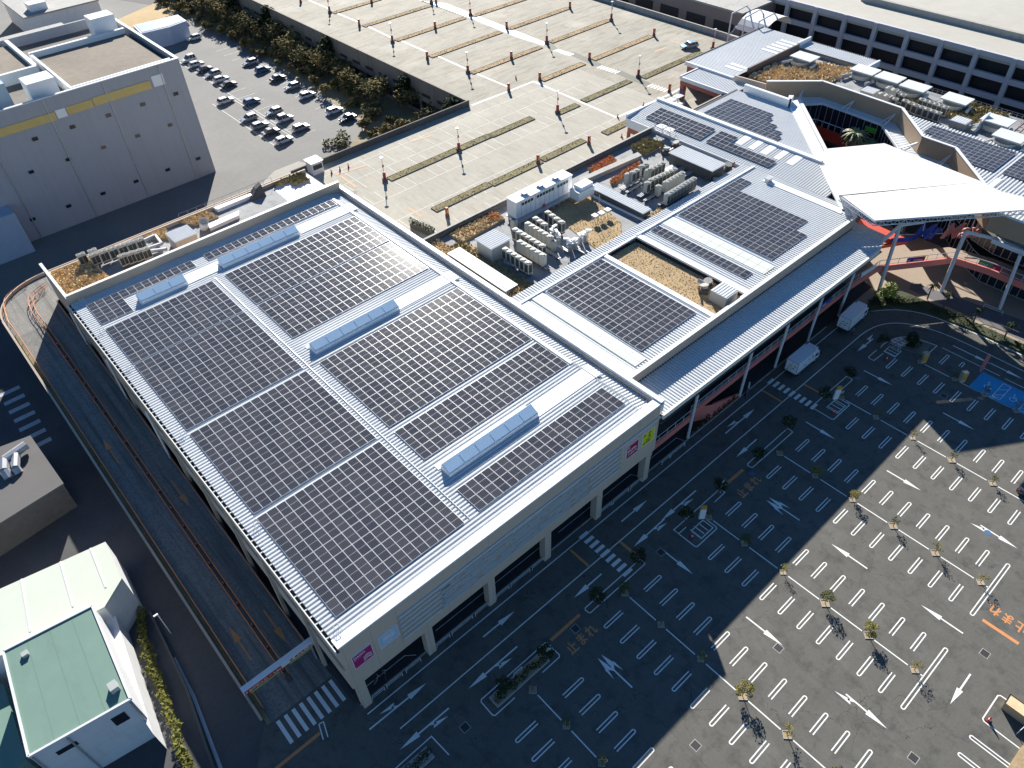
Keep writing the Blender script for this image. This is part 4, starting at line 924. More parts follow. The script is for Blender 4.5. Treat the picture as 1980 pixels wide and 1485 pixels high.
# ---- outdoor units
def unit_maker(m_body, m_coil, side, wx=.95, wy=.78, h=1.85):
    """air-conditioning outdoor unit on a steel skid; coil faces `side` (0=-y,1=-x)"""
    def mk_():
        t = thing('outdoor_unit', '', 'outdoor unit')
        MB().box(-wx/2, wx/2, -wy/2, wy/2, .3, .3+h).build('casing', m_body, t, True)
        q = MB()
        if side == 0:
            q.box(-wx/2+.06, -.03, -wy/2-.02, -wy/2-.002, .5, .3+h-.25); q.box(.03, wx/2-.06, -wy/2-.02, -wy/2-.002, .5, .3+h-.25)
        else: q.box(-wx/2-.02, -wx/2-.002, -wy/2+.1, wy/2-.1, .5, .3+h-.25); q.box(-wx/2+.1, wx/2-.1, -wy/2-.02, -wy/2-.002, .5, .3+h-.25)
        q.build('coil', m_coil, t, True)
        q = MB(); nf = 2 if wx > 1.2 else 1; cs = [(-wx/4,0),(wx/4,0)] if nf == 2 else [(0,0)]
        for (fx_, fy_) in cs:
            q = MB(); q.tube((fx_,fy_,.3+h),(fx_,fy_,.3+h+.1),.36,14); q.build('fan_shroud', m_body, t, True)
            MB().tube((fx_,fy_,.3+h+.1),(fx_,fy_,.3+h+.112),.30,12).build('fan_guard', fan_mat, t, True)
        q = MB(); q.box(-wx/2,wx/2,-wy/2+.05,-wy/2+.2,0,.298); q.box(-wx/2,wx/2,wy/2-.2,wy/2-.05,0,.298); q.build('skid', conc_dark, t, True)
        return t
    return mk_
UD = unit_maker(ac_mat, ac_dark, 1, .82, .93); UC = unit_maker(ac_mat, ac_mat, 1, .82, .95)
U0 = unit_maker(ac_mat, ac_dark, 0, .85, .82); U0c = unit_maker(ac_mat, ac_mat, 0, .85, .82); U0g = unit_maker(ac_grey, ac_dark, 0, .86, .85)
def ac_row(key, maker, A_, B_, n_, z, desc, grp, rz=0, order=ORD):
    for k in range(n_):
        f_ = k/(n_-1) if n_ > 1 else 0
        x, y = A_[0]+(B_[0]-A_[0])*f_, A_[1]+(B_[1]-A_[1])*f_
        lab = '%s unit from the %s' % (order[k], desc) if n_ > 1 else desc
        place(key, maker, (x, y, z), rz, lab, group=grp)
ZU = ZY+.35; ZTOP = ZU+2.05
g1 = 'outdoor units of the near roof yard'; g2 = 'outdoor units of the far roof yard'; g3 = 'outdoor units on the back strip'; g4 = 'outdoor units on the court roof'
ac_row('uD', UD, (54.30, 37.69, 14.7), (54.33, 32.62, 14.7), 6, ZU, 'hut end of the frontmost dark row in the near yard', g1)
ac_row('uC', UC, (57.27, 37.59, 14.7), (57.32, 32.56, 14.7), 6, ZU, 'hut end of the beige row just behind the frontmost row', g1)
ac_row('uD', UD, (59.09, 40.70, 14.7), (59.01, 34.45, 14.7), 7, ZU, 'hut end of the seven unit dark middle row', g1)
ac_row('uC', UC, (61.70, 40.57, 14.7), (61.60, 35.38, 14.7), 6, ZU, 'housing end of the beige row behind the middle row', g1)
ac_row('uD', UD, (63.66, 40.82, 14.7), (63.45, 38.62, 14.7), 3, ZU, 'housing end of the three unit row, near yard', g1)
ac_row('uD', UD, (66.31, 40.75, 14.7), (65.85, 37.12, 14.7), 4, ZU, 'housing end of the rearmost row, near yard', g1)
ac_row('uC', UC, (61.12, 43.36, 13.8), (61.12, 43.36, 13.8), 1, ZY, 'single upright beige unit beside the white container and the first hut', g1)
ac_row('uC', UC, (61.71, 34.90, 13.9), (61.71, 34.90, 13.9), 1, ZY-.3, 'single beige unit standing at the lawn end of the plain beige row', g1)
ac_row('v0', U0g, (84.50, 30.71, 14.7), (91.71, 30.91, 14.7), 9, ZU, 'left end of the long front row in the far yard', g2)
ac_row('v1', U0c, (87.40, 33.45, 14.7), (91.88, 33.56, 14.7), 6, ZU, 'left end of the plain beige row in the far yard', g2)
ac_row('v2', U0, (86.31, 35.80, 14.7), (91.93, 35.34, 14.7), 7, ZU, 'left end of the dark middle row, far yard', g2)
ac_row('v2', U0, (89.24, 38.30, 14.7), (92.19, 38.28, 14.7), 4, ZU, 'left end of the four unit row, far yard', g2)
ac_row('v0', U0g, (88.79, 40.09, 14.7), (89.88, 40.06, 14.7), 2, ZU, 'left end of the grey pair in the far yard', g2)
ac_row('v2', U0, (87.01, 39.75, 14.7), (87.01, 39.75, 14.7), 1, ZU, 'single tall dark faced unit left of the grey pair', g2)
ac_row('v0', U0g, (85.94, 39.77, 14.7), (85.94, 39.77, 14.7), 1, ZU, 'single grey unit two places left of the grey pair', g2)
ac_row('v1', U0c, (85.35, 40.34, 14), (85.35, 40.34, 14), 1, ZY, 'small beige unit at the far left end of the far yard', g2)
ac_row('v1', U0c, (88.76, 38.76, 14), (88.76, 38.76, 14), 1, ZY, 'single beige unit between the dark faced rows of the far yard', g2)
ac_row('v2', U0, (85.02, 35.58, 14.4), (85.02, 35.58, 14.4), 1, ZU, 'single dark faced unit at the front left of the middle row', g2)
ac_row('v1', U0c, (85.99, 33.86, 14), (85.99, 33.86, 14), 1, ZY, 'single beige unit in front of the plain beige row of the far yard', g2)
# steel beams, pipes and cable trays between the rows
def pipes(label, segs, z, name='pipe_run'):
    q = MB(); rn = random.Random(len(label))
    for (a_, b_2, n_) in segs:
        a_ = Vector((a_[0],a_[1],z)); b_2 = Vector((b_2[0],b_2[1],z)); d = (b_2-a_).normalized(); nn = Vector((-d.y,d.x,0))
        for k in range(n_):
            o_ = nn*(k-(n_-1)/2)*.32; q.tube(a_+o_, b_2+o_*1.0, .11, 6)
            L_ = (b_2-a_).length
            for s_ in range(int(L_/1.6)): c_ = a_+d*(s_*1.6+.5); q.rbox((c_.x,c_.y,z-.22), (.5,.5,.2))
    return tag(q.build(name, galv), label, 'pipes')
pipes('lagged pipe runs between the rows of the near roof yard', [((54.50, 32.02, 12.8),(53.90, 37.59, 12.8),2),((57.45, 31.41, 12.8),(57.77, 38.20, 12.8),3),((60.46, 31.96, 12.8),(60.78, 36.07, 12.8),2),((62.80, 32.46, 12.8),(62.94, 35.19, 12.8),2),((64.56, 32.35, 12.8),(64.55, 29.14, 12.8),3)], 12.75)
pipes('lagged pipe runs at the left ends of the rows in the far roof yard', [((82.77, 39.54, 12.8),(88.71, 39.79, 12.8),3),((82.68, 38.13, 12.8),(88.52, 38.41, 12.8),2),((83.16, 35.67, 12.8),(87.23, 36.10, 12.8),3),((82.76, 34.14, 12.8),(86.64, 34.18, 12.8),2),((83.48, 31.51, 12.8),(85.91, 31.48, 12.8),2),((94.79, 36.91, 12.8),(97.88, 36.53, 12.8),3),((94.23, 34.80, 12.8),(96.89, 34.80, 12.8),3)], 12.75)
def vent_maker():
    t = thing('exhaust_stack', '', 'exhaust stack'); MB().tube((0,0,0),(0,0,1.1),.42,10).build('drum', galv, t, True)
    MB().rbox((0,0,1.55),(.9,.7,.5)).build('fan_box', signwhite, t, True); MB().tube((0,0,1.1),(0,0,1.3),.25,8).build('neck', galv, t, True)
    MB().rbox((.5,.1,2.05),(.9,.4,.25)).build('outlet', signwhite, t, True); return t
for k, P in enumerate(((64.13, 37.38, 13),(63.68, 35.71, 13),(63.73, 33.16, 13),(64.53, 32.79, 13),(66.18, 33.25, 13),(67.20, 33.08, 13))):
    place('stack', vent_maker, (P[0], P[1], ZY), k*1.1, '%s steel exhaust stack with a white fan box, counted towards the brown lawn' % ORD[k], group='exhaust stacks beside the brown lawn')
def boxvent():
    t = thing('vent_box', '', 'vent box'); q = MB()
    for x in (-.3,.3):
        for y in (-.3,.3): q.tube((x,y,0),(x,y,.9),.04,4)
    q.build('leg', galv, t, True); MB().box(-.38,.38,-.38,.38,.9,1.3).build('box', ac_mat, t, True); MB().box(-.48,.48,-.48,.48,1.3,1.36).build('lid', signwhite, t, True); return t
for k, P in enumerate(((72.36, 35.83, 13.6),(73.68, 35.65, 13.6),(75.13, 35.59, 13.6))):
    place('boxvent', boxvent, (P[0], P[1], ZY+.1), 0, '%s white vent box on legs in the brown lawn, counted from the left' % ORD[k], group='white vent boxes in the lawn')
q = MB(); P = (72.48, 35.27, 12.4); q.tube((P[0],P[1],ZY+.1),(P[0]+.1,P[1],ZY+5.2),.04,5); q.tube((P[0]-.5,P[1],ZY+3.6),(P[0]+.5,P[1],ZY+3.6),.025,4)
tag(q.build('antenna_mast', galv), 'thin antenna mast standing in the brown lawn beside the vent boxes', 'mast')
# clutter: turbine extractors around the far yard
def extractor():
    t = thing('roof_extractor', '', 'extractor'); MB().box(-.7,.7,-.7,.7,0,.7).build('curb', conc_dark, t, True)
    MB().tube((0,0,.7),(.1,.1,1.2),.5,10,.65).build('cowl', conc, t, True); MB().tube((.6,-.3,.4),(1.5,-.5,.6),.3,8).build('duct', galv, t, True)
    MB().tube((-.5,.5,.3),(-.9,.9,1.3),.16,6).build('pipe', mat('rusty_steel', (0.26,0.12,0.07), 0.8, 0.3, 4.0), t, True); return t
for k, (P, lab) in enumerate((((99.03, 42.77, 13),'roof extractor in the corner below the striped wing, left of the long far hut'),((102.27, 43.04, 13),'roof extractor under the striped wing behind the grass clump'),((102.14, 31.18, 13),'roof extractor with rusty pipe at the right end of the long far hut'),((97.18, 31.33, 13),'roof extractor in front of the long far hut'),((69.68, 11.30, 13.2),'dark extractor left of the little hut in the dry roof garden'),((71.07, 11.71, 13.2),'rusty extractor behind the little hut in the dry roof garden'))):
    place('extr', extractor, (P[0], P[1], ZY if k < 4 else 12.72), k*1.7, lab, group='roof extractors')
tag(MB().box((92.95, 43.96, 12.5)[0], (97.56, 41.59, 12.5)[0]-2, 37.5, 38.6, ZY, 13.0).build('white_plinth', eave_metal), 'white plinth behind the small rows of the far yard', 'plinth')

# ================================================================ BACK STRIP of the store (behind the back parapet)
ZB = 12.6
setting(MB().box(-0.1, 46.4, 73.1, 84.9, 12.2, ZB).build('back_strip_floor', yard_mat))
tag(MB().box(-0.1, 46.4, 73.0, 84.8, 3.9, 12.2).build('back_block', conc), 'rear block of the store under the planted back strip', 'building')
q = MB(); q.box(-0.4, -0.1, 73.05, 85.2, 5.0, 14.9); q.box(-0.4, 46.4, 84.9, 85.2, 8.0, 13.2); tag(q.build('strip_wall', tanw), 'tan wall closing the ramp end and outer edge of the back strip', 'wall')
tag(MB().box(-0.47, -0.03, 73.0, 85.25, 14.9, 14.98).build('wall_coping', eave_metal), 'white coping on the wall at the ramp end of the back strip', 'coping')
bed('bushy golden grass bed at the ramp end of the back strip', [(0.1,73.6),(7.0,73.6),(6.0,84.6),(0.1,84.6)], ZB, .3, soil, straw, 45, bh=.6, seed=21)
bed('golden grass bed behind the folded roof hut on the back strip', [(14.98, 84.56, 13)[:2],(19.00, 85.04, 13)[:2],(18.41, 81.19, 13)[:2],(16.63, 82.51, 13)[:2]], ZB, .3, soil, straw, 35, bh=.45, seed=22)
bed('golden grass bed beside the single cylindrical unit on the back strip', [(21.64, 84.71, 13)[:2],(26.26, 84.81, 13)[:2],(27.35, 81.85, 13)[:2],(23.16, 82.29, 13)[:2]], ZB, .3, soil, straw, 35, bh=.45, seed=23)
bed('long rust and gold grass strip just behind the back parapet', [(24.6,73.4),(38.5,73.4),(38.5,75.6),(24.6,75.4)], ZB, .3, soil, straw2, 30, bh=.4, seed=24)
bed('golden grass strip behind the back parapet at the parking end', [(39.2,73.4),(46.0,73.4),(46.0,75.8),(39.2,75.8)], ZB, .3, soil, straw, 30, bh=.4, seed=25)
bed('curved olive grass bed at the outer edge near the rooftop parking', [(39.58, 84.53, 13)[:2],(42.48, 85.10, 13)[:2],(45.42, 84.88, 13)[:2],(45.28, 81.49, 13)[:2],(42.45, 81.67, 13)[:2],(42.07, 83.63, 13)[:2],(39.57, 83.75, 13)[:2]], ZB, .35, soil, straw3, 35, bh=.5, seed=26)
setting(MB().prism([(38.6,76),(46.2,76),(46.2,84),(39,84)], ZB, ZB+.02).build('white_membrane_floor', roof_strip))
U3 = unit_maker(ac_mat, ac_dark, 0, 1.3, .8, 1.7)
ac_row('w0', U3, (5.29, 83.43, 15), (7.06, 83.31, 15), 2, ZB+.3, 'ramp end of the outer row on the back strip', g3)
ac_row('w0', U3, (6.75, 82.00, 15), (13.79, 81.04, 15), 6, ZB+.3, 'ramp end of the long second row on the back strip', g3)
ac_row('w0', U3, (9.98, 78.63, 14.9), (13.40, 77.90, 14.9), 4, ZB+.2, 'ramp end of the inner row against the back parapet', g3)
shed_at('folded_roof_hut', 'hut with a pale ribbed roof in the middle of the back strip', (17.62, 78.96, 15), (21.07, 79.46, 15), (21.21, 75.85, 15), ZB, 14.9, wm=tan, over=.1)
q = thing('cooling_tower', 'single white cylindrical cooling unit on the back strip between the hut and the white trough', 'cooling unit', (24.06, 80.47, 12.6))
MB().tube((24.06, 80.47, 12.6), (23.99, 79.25, 14.4), .75, 14).build('drum', signwhite, q); MB().tube((23.99, 79.25, 14.4), (24.00, 79.20, 14.5), .5, 12).build('fan_guard', fan_mat, q)
tr = MB(); tr.prism([(24.74, 80.29, 13.2)[:2],(30.64, 80.48, 13.2)[:2],(29.92, 79.08, 13.2)[:2],(24.41, 78.81, 13.2)[:2]], ZB, 13.2)
tag(tr.build('long_white_duct', signwhite), 'low white duct running along the rust and gold grass strip', 'duct')
tr = MB(); tr.prism([(27.86, 84.63, 13.2)[:2],(35.36, 84.36, 13.2)[:2],(35.43, 83.53, 13.2)[:2],(28.07, 83.46, 13.2)[:2]], ZB, 13.2)
tag(tr.build('planter_trough', signwhite), 'white planting trough with bare twigs at the outer edge of the back strip', 'trough')
tr = MB(); A_ = (33.85, 82.59, 13); tr.add([(A_[0],A_[1],ZB),(A_[0]+3.0,A_[1]-.2,ZB),(A_[0]+3.2,A_[1]+2.0,ZB),(A_[0]+.3,A_[1]+2.0,ZB),(A_[0]+1.9,A_[1]+.9,14.0),(A_[0]+3.0,A_[1]+.9,14.5),(A_[0]+3.2,A_[1]+2.0,14.5),(A_[0]+2.0,A_[1]+2.0,14.0)], [(4,5,6,7),(0,1,5,4),(1,2,6,5),(2,3,7,6),(3,0,4,7)])
tag(tr.build('dark_hood', conc_dark), 'dark sloping intake hood on the back strip beside the white floor', 'hood')
dctw = MB()
dctw.path([(14.72, 82.68, 13.4),(16.75, 82.84, 13.4),(16.46, 79.68, 13.4),(13.97, 80.04, 13.4)], .3, 6); dctw.path([(14.38, 79.01, 13.3),(16.49, 77.78, 13.3)], .3, 6)
tag(dctw.build('roof_duct', galv), 'looping grey ducts between the outdoor units and the folded roof hut', 'duct')
fc = MB()
for k in range(12): P = (22+k*1.6, 85.05); fc.tube((P[0],P[1],13.2),(P[0],P[1],14.2),.03,4)
fc.path([(22,85.05,14.2),(39.6,85.05,14.2)],.03,4); tag(fc.build('edge_railing', galv), 'thin steel railing on the outer edge of the back strip', 'railing')

# ================================================================ ROOFTOP PARKING
ZD = 8.0
dkk = MB(); dkk.prism([(47.15,50.85),(164,50.85),(164,330),(92.6,330),(92.6,93.5),(47.15,93.5)], 7.4, ZD)
setting(dkk.build('parking_deck', deck_mat))
o2 = MB(); o2.prism([(93.4,92.8),(124.3,92.8),(124.3,60.5),(163.6,60.5),(163.6,330),(93.4,330)], ZD, ZD+.012); setting(o2.build('old_deck_surface', deck_old))
dw = MB(); dw.box(92.3, 92.6, 94, 330, 3.6, 8.9); dw.box(92.31, 92.59, 94, 330, 0, .8)
for k in range(40): dw.box(92.28, 92.62, 94+k*6, 94.6+k*6, 0, 8.88)
dpm = mat('parapet_brown', (0.215,0.185,0.145), 0.85, 0.12, 1.2); speckle(dpm, (0.6,0.6,0.1), 0.5, (0.12,0.105,0.085,1), 0.6); lines(dpm, 1, 6.0, 0.12, (0.08,0.07,0.06,1))
tag(dw.build('deck_parapet', dpm), 'long stained concrete parapet of the rooftop parking above the woodland', 'wall')
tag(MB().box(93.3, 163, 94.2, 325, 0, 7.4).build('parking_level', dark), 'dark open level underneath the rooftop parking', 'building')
tag(MB().box(47.2, 92.4, 93.2, 93.5, 0, 9.3).build('deck_parapet', conc_dark), 'dark low wall between the rooftop parking and the rear car park', 'wall')
q = MB(); q.box(163.7, 164.1, 66, 330, 6.0, 9.4); tag(q.build('deck_parapet', conc), 'concrete parapet along the far long side of the rooftop parking', 'wall')
q = MB()
for k in range(30): q.box(92.2, 92.29, 96+k*6, 99.2+k*6, 5.0, 5.7)
tag(q.build('parapet_slots', dark), 'row of dark ventilation slots in the deck wall above the woodland', 'opening')['kind'] = 'stuff'
# faded bay lines of the deck
dl = MB(); dlo = MB(); zz = ZD+.008
def bays_(x0, x1, yc, half=5.0, zq=zz, mixo=True):
    x = x0; i = 0
    while x <= x1:
        for sg in (-1, 1):
            (dlo if (i % 3 == 0) else dl).box(x-.05, x+.05, min(yc+sg*1.2, yc+sg*half), max(yc+sg*1.2, yc+sg*half), ZD, zq)
        x += 2.5; i += 1
for yc in (60.6, 78.4): bays_(50.5, 122, yc)
for yy in (55.6, 65.8, 73.4, 83.6, 89.0): dl.box(50, 103 if yy < 60 else 118, yy-.05, yy+.05, ZD, zz)
for k in range(9): dl.box(50.5+k*5, 50.6+k*5, 84, 90, ZD, zz)
z2 = ZD+.02
for yc in (108.5, 126.5, 144.5, 162.5, 180.5, 198.5):
    x = 98
    while x < 160:
        for sg in (-1, 1): dlo.box(x-.05, x+.05, min(yc+sg*1.6, yc+sg*5.4), max(yc+sg*1.6, yc+sg*5.4), ZD+.013, z2)
        x += 2.5
for xx, y0, y1 in ((128.3, 64, 91), ): 
    for k in range(11): dlo.box(xx-2.5, xx+2.5, y0+k*2.5, y0+k*2.5+.1, ZD+.013, z2)
for (P, Q_) in (((53.72, 88.02, 8),(60.33, 86.83, 8)),((54.27, 86.98, 8),(54.03, 81.07, 8)),((56.70, 67.77, 8),(56.62, 63.67, 8)),((73.18, 88.67, 8),(77.34, 87.81, 8)),((153.20, 85.78, 8),(153.87, 79.05, 8)),((144.86, 83.90, 8),(149.41, 83.77, 8))):
    dlo.strip([P[:2], Q_[:2]], .45, ZD+.024)
setting(dl.build('deck_bay_lines', line_faint)); setting(dlo.build('deck_orange_lines', line_faint_o))
dwht = MB()
for pts, wd in (([(92.96, 93.05, 8),(111.53, 92.56, 8),(110.97, 65.83, 8),(127.65, 65.20, 8),(131.97, 65.46, 8)], .55), ([(104.92, 168.86, 8),(105.20, 157.60, 8)],.5), ([(105.11, 153.13, 8),(104.65, 140.91, 8)],.5), ([(105.17, 137.27, 8),(105.11, 125.80, 8)],.5), ([(105.39, 122.16, 8),(105.17, 110.07, 8)],.5), ([(105.10, 106.33, 8),(105.26, 94.79, 8)],.5), ([(105.31, 183.91, 8),(105.45, 173.45, 8)],.5)):
    dwht.strip([p[:2] for p in pts], wd, ZD+.022)
setting(dwht.build('deck_white_band', line_white))
setting(MB().prism([(127.88, 158.66, 8)[:2],(131.71, 151.13, 8)[:2],(130.77, 119.58, 8)[:2],(130.45, 108.15, 8)[:2],(128.58, 107.17, 8)[:2],(127.80, 116.30, 8)[:2],(128.15, 126.15, 8)[:2],(128.23, 161.69, 8)[:2]], ZD+.012, ZD+.026).build('white_path', line_white))
gp = MB()
for pts in ([(130.34, 107.39, 8),(128.69, 103.12, 8)],[(129.94, 98.46, 8),(129.13, 88.11, 8)],[(129.41, 83.23, 8),(128.64, 71.68, 8)]): gp.strip([p[:2] for p in pts], 2.1, ZD+.022)
setting(gp.build('grey_path', mat('grey_green_path', (0.115,0.12,0.09), 0.8)))
zb = MB()
for (a_, b_2, n_) in (((128.75, 102.55, 8),(129.14, 97.66, 8),7),((128.49, 87.22, 8),(129.07, 82.08, 8),7),((128.78, 71.54, 8),(129.05, 67.12, 8),6)):
    for k in range(n_):
        f_ = k/(n_-1); x = a_[0]+(b_2[0]-a_[0])*f_; y = a_[1]+(b_2[1]-a_[1])*f_; zb.rbox((x,y,ZD+.026), (1.9,.5,.006), 0)
setting(zb.build('deck_crossing', line_white))
bed_olive = mat('thin_olive_grass', (0.235, 0.205, 0.115), 0.95, 0.3, 3.0, spec=0.05)
# grass planters (low beds with dark kerbs)
def planter(A_, B_, label, k):
    x0, x1 = sorted((A_[0], B_[0])); yc = (A_[1]+B_[1])/2; poly = [(x0,yc-.85),(x1,yc-.85),(x1,yc+.85),(x0,yc+.85)]
    t = thing('deck_planter', label, 'planter', (x0, yc, ZD), 0, 'grass planters on the rooftop parking')
    gold = k >= 9 and k != 16
    MB().box(x0,x1,yc-.85,yc+.85,ZD,ZD+.14).build('soil', soil if gold else bed_olive, t)
    q = MB(); q.box(x0-.08,x1+.08,yc-.93,yc-.85,ZD,ZD+.17); q.box(x0-.08,x1+.08,yc+.85,yc+.93,ZD,ZD+.17); q.box(x0-.08,x0,yc-.85,yc+.85,ZD,ZD+.17); q.box(x1,x1+.08,yc-.85,yc+.85,ZD,ZD+.17); q.build('kerb', conc_dark, t)
    g = MB(); rn = random.Random(k)
    for _ in range(int((x1-x0)*11)):
        x = rn.uniform(x0,x1); y = rn.uniform(yc-.8,yc+.8); a_ = rn.uniform(0,6.28); s_ = .22*rn.uniform(.4,1.1); dx, dy = math.cos(a_)*s_*.6, math.sin(a_)*s_*.6
        g.add([(x-dx,y-dy,ZD+.13),(x+dx,y+dy,ZD+.13),(x+dx*.3,y+dy*.3,ZD+.14+s_*.45),(x-dx*.5,y-dy*.5,ZD+.14+s_*.4)], [(0,1,2,3)])
    g.build('grass', straw if gold else bed_olive, t)['kind'] = 'stuff'
for k, (A_, B_, lab) in enumerate((
 ((59.63, 64.17, 8.3),(72.85, 63.38, 8.3),'grass planter in the nearest row of the deck, left of two dark kerbed beds'),
 ((73.16, 64.00, 8.3),(85.98, 62.75, 8.3),'middle grass planter in the nearest row of the deck'),
 ((86.59, 64.15, 8.3),(98.39, 62.80, 8.3),'right grass planter in the nearest row, ending at a red post'),
 ((60.32, 79.20, 8.3),(72.75, 78.62, 8.3),'leftmost grass planter in the second row of the deck'),
 ((72.99, 79.20, 8.3),(86.03, 78.68, 8.3),'grass planter in the second row directly after the leftmost one'),
 ((86.26, 79.23, 8.3),(98.03, 78.14, 8.3),'third grass planter along the second row of the deck'),
 ((103.82, 76.51, 8.3),(109.57, 76.03, 8.3),'short grass planter just before the white angled band'),
 ((103.62, 63.06, 8.3),(112.71, 61.93, 8.3),'grass planter ending under the striped wing roof'),
 ((111.86, 77.18, 8.3),(127.23, 76.06, 8.3),'grass planter between the white angled band and the grey path'),
 ((104.29, 107.30, 8.3),(127.22, 106.39, 8.3),'golden grass planter starting at the lamp nearest the deck corner'),
 ((113.21, 91.65, 8.3),(127.10, 91.45, 8.3),'golden grass planter right of the white path end'),
 ((103.71, 122.45, 8.3),(127.17, 122.16, 8.3),'fourth golden planter counted along the parapet side from the corner lamp'),
 ((104.19, 137.81, 8.3),(127.42, 137.86, 8.3),'golden planter at the second lamp along the parapet side'),
 ((104.20, 153.41, 8.3),(126.75, 152.92, 8.3),'golden planter crossing towards the lamp by the white path'),
 ((104.25, 169.08, 8.3),(120.39, 168.35, 8.3),'golden planter at the far left lamp of the deck'),
 ((130.53, 91.81, 8.3),(152.31, 91.16, 8.3),'golden planter between two red posts in front of the parked hatchback'),
 ((130.66, 76.39, 8.3),(152.27, 74.59, 8.3),'brown planter directly behind the parked hatchback'),
 ((131.33, 107.77, 8.3),(153.44, 106.87, 8.3),'golden planter beyond the grey path, one row before the hatchback'),
 ((130.17, 122.73, 8.3),(152.79, 121.89, 8.3),'long golden planter crossing two rows behind the hatchback'),
 ((130.08, 137.65, 8.3),(153.09, 136.56, 8.3),'golden planter at the top edge of the view, right of the white path'))): planter(A_, B_, lab, k)
def mk_post():
    t = thing('marker_post', '', 'marker post'); MB().box(-.28,.28,-.28,.28,0,.5).build('base', conc_dark, t, True)
    MB().box(-.22,.22,-.22,.22,.5,1.9).build('column', postred, t, True); MB().box(-.23,.23,-.245,-.225,.9,1.5).build('notice', signorange, t, True); return t
posts = ((60.00, 60.32, 8),(85.03, 63.00, 8),(97.88, 61.45, 8),(112.94, 91.96, 8),(129.87, 92.04, 8),(128.81, 66.01, 8),(103.72, 92.63, 8),(102.32, 121.78, 8),(116.83, 137.30, 8),(103.46, 154.11, 8),(130.14, 123.07, 8),(116.92, 106.44, 8),(116.82, 167.76, 8),(129.81, 153.64, 8),(152.91, 91.04, 8),(152.84, 121.72, 8),(102.54, 183.95, 8))
pl = ('red marker post nearest the hedge corner of the deck','red marker post between the two nearest planters','red marker post at the right end of the nearest planter row','red marker post right of the white path end, beside a golden planter','red marker post at the second crossing of the grey path','red marker post at the third crossing by the scaffold','red marker post beside the white angled band','red marker post third along the parapet side rows','red marker post in the middle of the fourth row of the deck','red marker post at the left end of the fourth row','red marker post left of the white path among the golden planters','red marker post in the middle of the third row of the deck','red marker post at the top edge left of the white path','red marker post right beside the lamp on the white path','red marker post in front of the parked hatchback','red marker post at the far end of the row below the dark wall','red marker post at the far left top corner of the deck')
for P, lab in zip(posts, pl): place('post', mk_post, P, 0, lab, group='red marker posts on the rooftop parking')
def mk_lamp():
    t = thing('parking_lamp', '', 'lamp post'); MB().box(-.4,.4,-.4,.4,0,.6).build('base', conc_dark, t, True); MB().box(-.22,.22,-.22,.22,.6,1.9).build('marker', postred, t, True)
    MB().tube((0,0,1.9),(0,0,4.9),.07,8).build('pole', pole_white, t, True); MB().tube((0,0,4.85),(0,0,4.98),.42,12,.3).build('lamp_head', signwhite, t, True)
    MB().box(-.22,.22,-.09,-.08,2.9,3.5).build('number_plate', signpink, t, True); return t
for P, lab in (((59.38, 79.00, 8),'rooftop lamp post at the left end of the second planter row'),((77.26, 78.24, 8),'rooftop lamp post in the middle of the second planter row'),((103.59, 76.44, 8),'rooftop lamp post left of the short planter by the white angled band'),((103.87, 107.62, 8),'rooftop lamp post nearest the deck corner above the woodland'),((102.78, 137.47, 8),'rooftop lamp post second along the parapet side'),((103.64, 169.61, 8),'rooftop lamp post third along the parapet side'),((130.19, 76.49, 8),'rooftop lamp post by the grey path behind the brown planter'),((130.35, 107.73, 8),'rooftop lamp post where the white path meets the grey path'),((129.94, 138.12, 8),'rooftop lamp post on the edge of the white path'),((153.58, 106.66, 8),'rooftop lamp post below the dark far wall'),((155.82, 74.49, 8),'rooftop lamp post beside the long metal roof, next to the hatchback'),((128.69, 154.42, 8),'rooftop lamp post at the top of the view near the white path start')):
    place('lamp', mk_lamp, P, 0, lab, group='lamp posts on the rooftop parking')
def mk_cone():
    t = thing('traffic_cone', '', 'traffic cone'); MB().box(-.2,.2,-.2,.2,0,.04).build('base', signblack, t, True); MB().tube((0,0,.04),(0,0,.75),.17,10,.03).build('cone', signred, t, True); MB().tube((0,0,.34),(0,0,.46),.118,10,.09).build('band', signwhite, t, True); return t
for P, lab in (((53.61, 89.11, 8),'orange cone nearest the small gatehouse on the deck'),((55.44, 88.94, 8),'middle orange cone of the three by the gatehouse'),((57.36, 88.80, 8),'orange cone farthest from the small gatehouse'),((111.15, 65.64, 8),'orange cone at the corner of the white angled band'),((119.39, 65.50, 8),'orange cone on the white band near the scaffold'),((104.95, 58.88, 8),'orange cone in front of the red portal wall'),((109.70, 96.79, 8),'orange cone beside the middle red post row'),((42.65, -10.10, 0),'red cone inside the bicycle bay outline with the orange topped totem'),((74.65, -10.50, 0),'red cone in the bicycle bay below the second pedestrian crossing'),((90.61, -10.02, 0),'red cone beside the trolley park on the round island'),((47.07, -45.10, 0),'red cone on the corner of the white outline by the planter box')):
    place('cone', mk_cone, P, 0, lab, group='traffic cones', scale=1.25)
P = (51.75, 91.95, 8); t = thing('gatehouse', 'small white ticket hut at the ramp entrance to the rooftop parking', 'hut', P)
MB().box(P[0]-1.2,P[0]+1.2,P[1]-1.2,P[1]+1.2,ZD,10.4).build('wall', signwhite, t); MB().box(P[0]-1.0,P[0]+1.0,P[1]-1.22,P[1]-1.203,9.0,10.0).build('window', dark_glass, t); MB().box(P[0]-1.4,P[0]+1.4,P[1]-1.4,P[1]+1.4,10.4,10.55).build('roof', eave_metal, t)
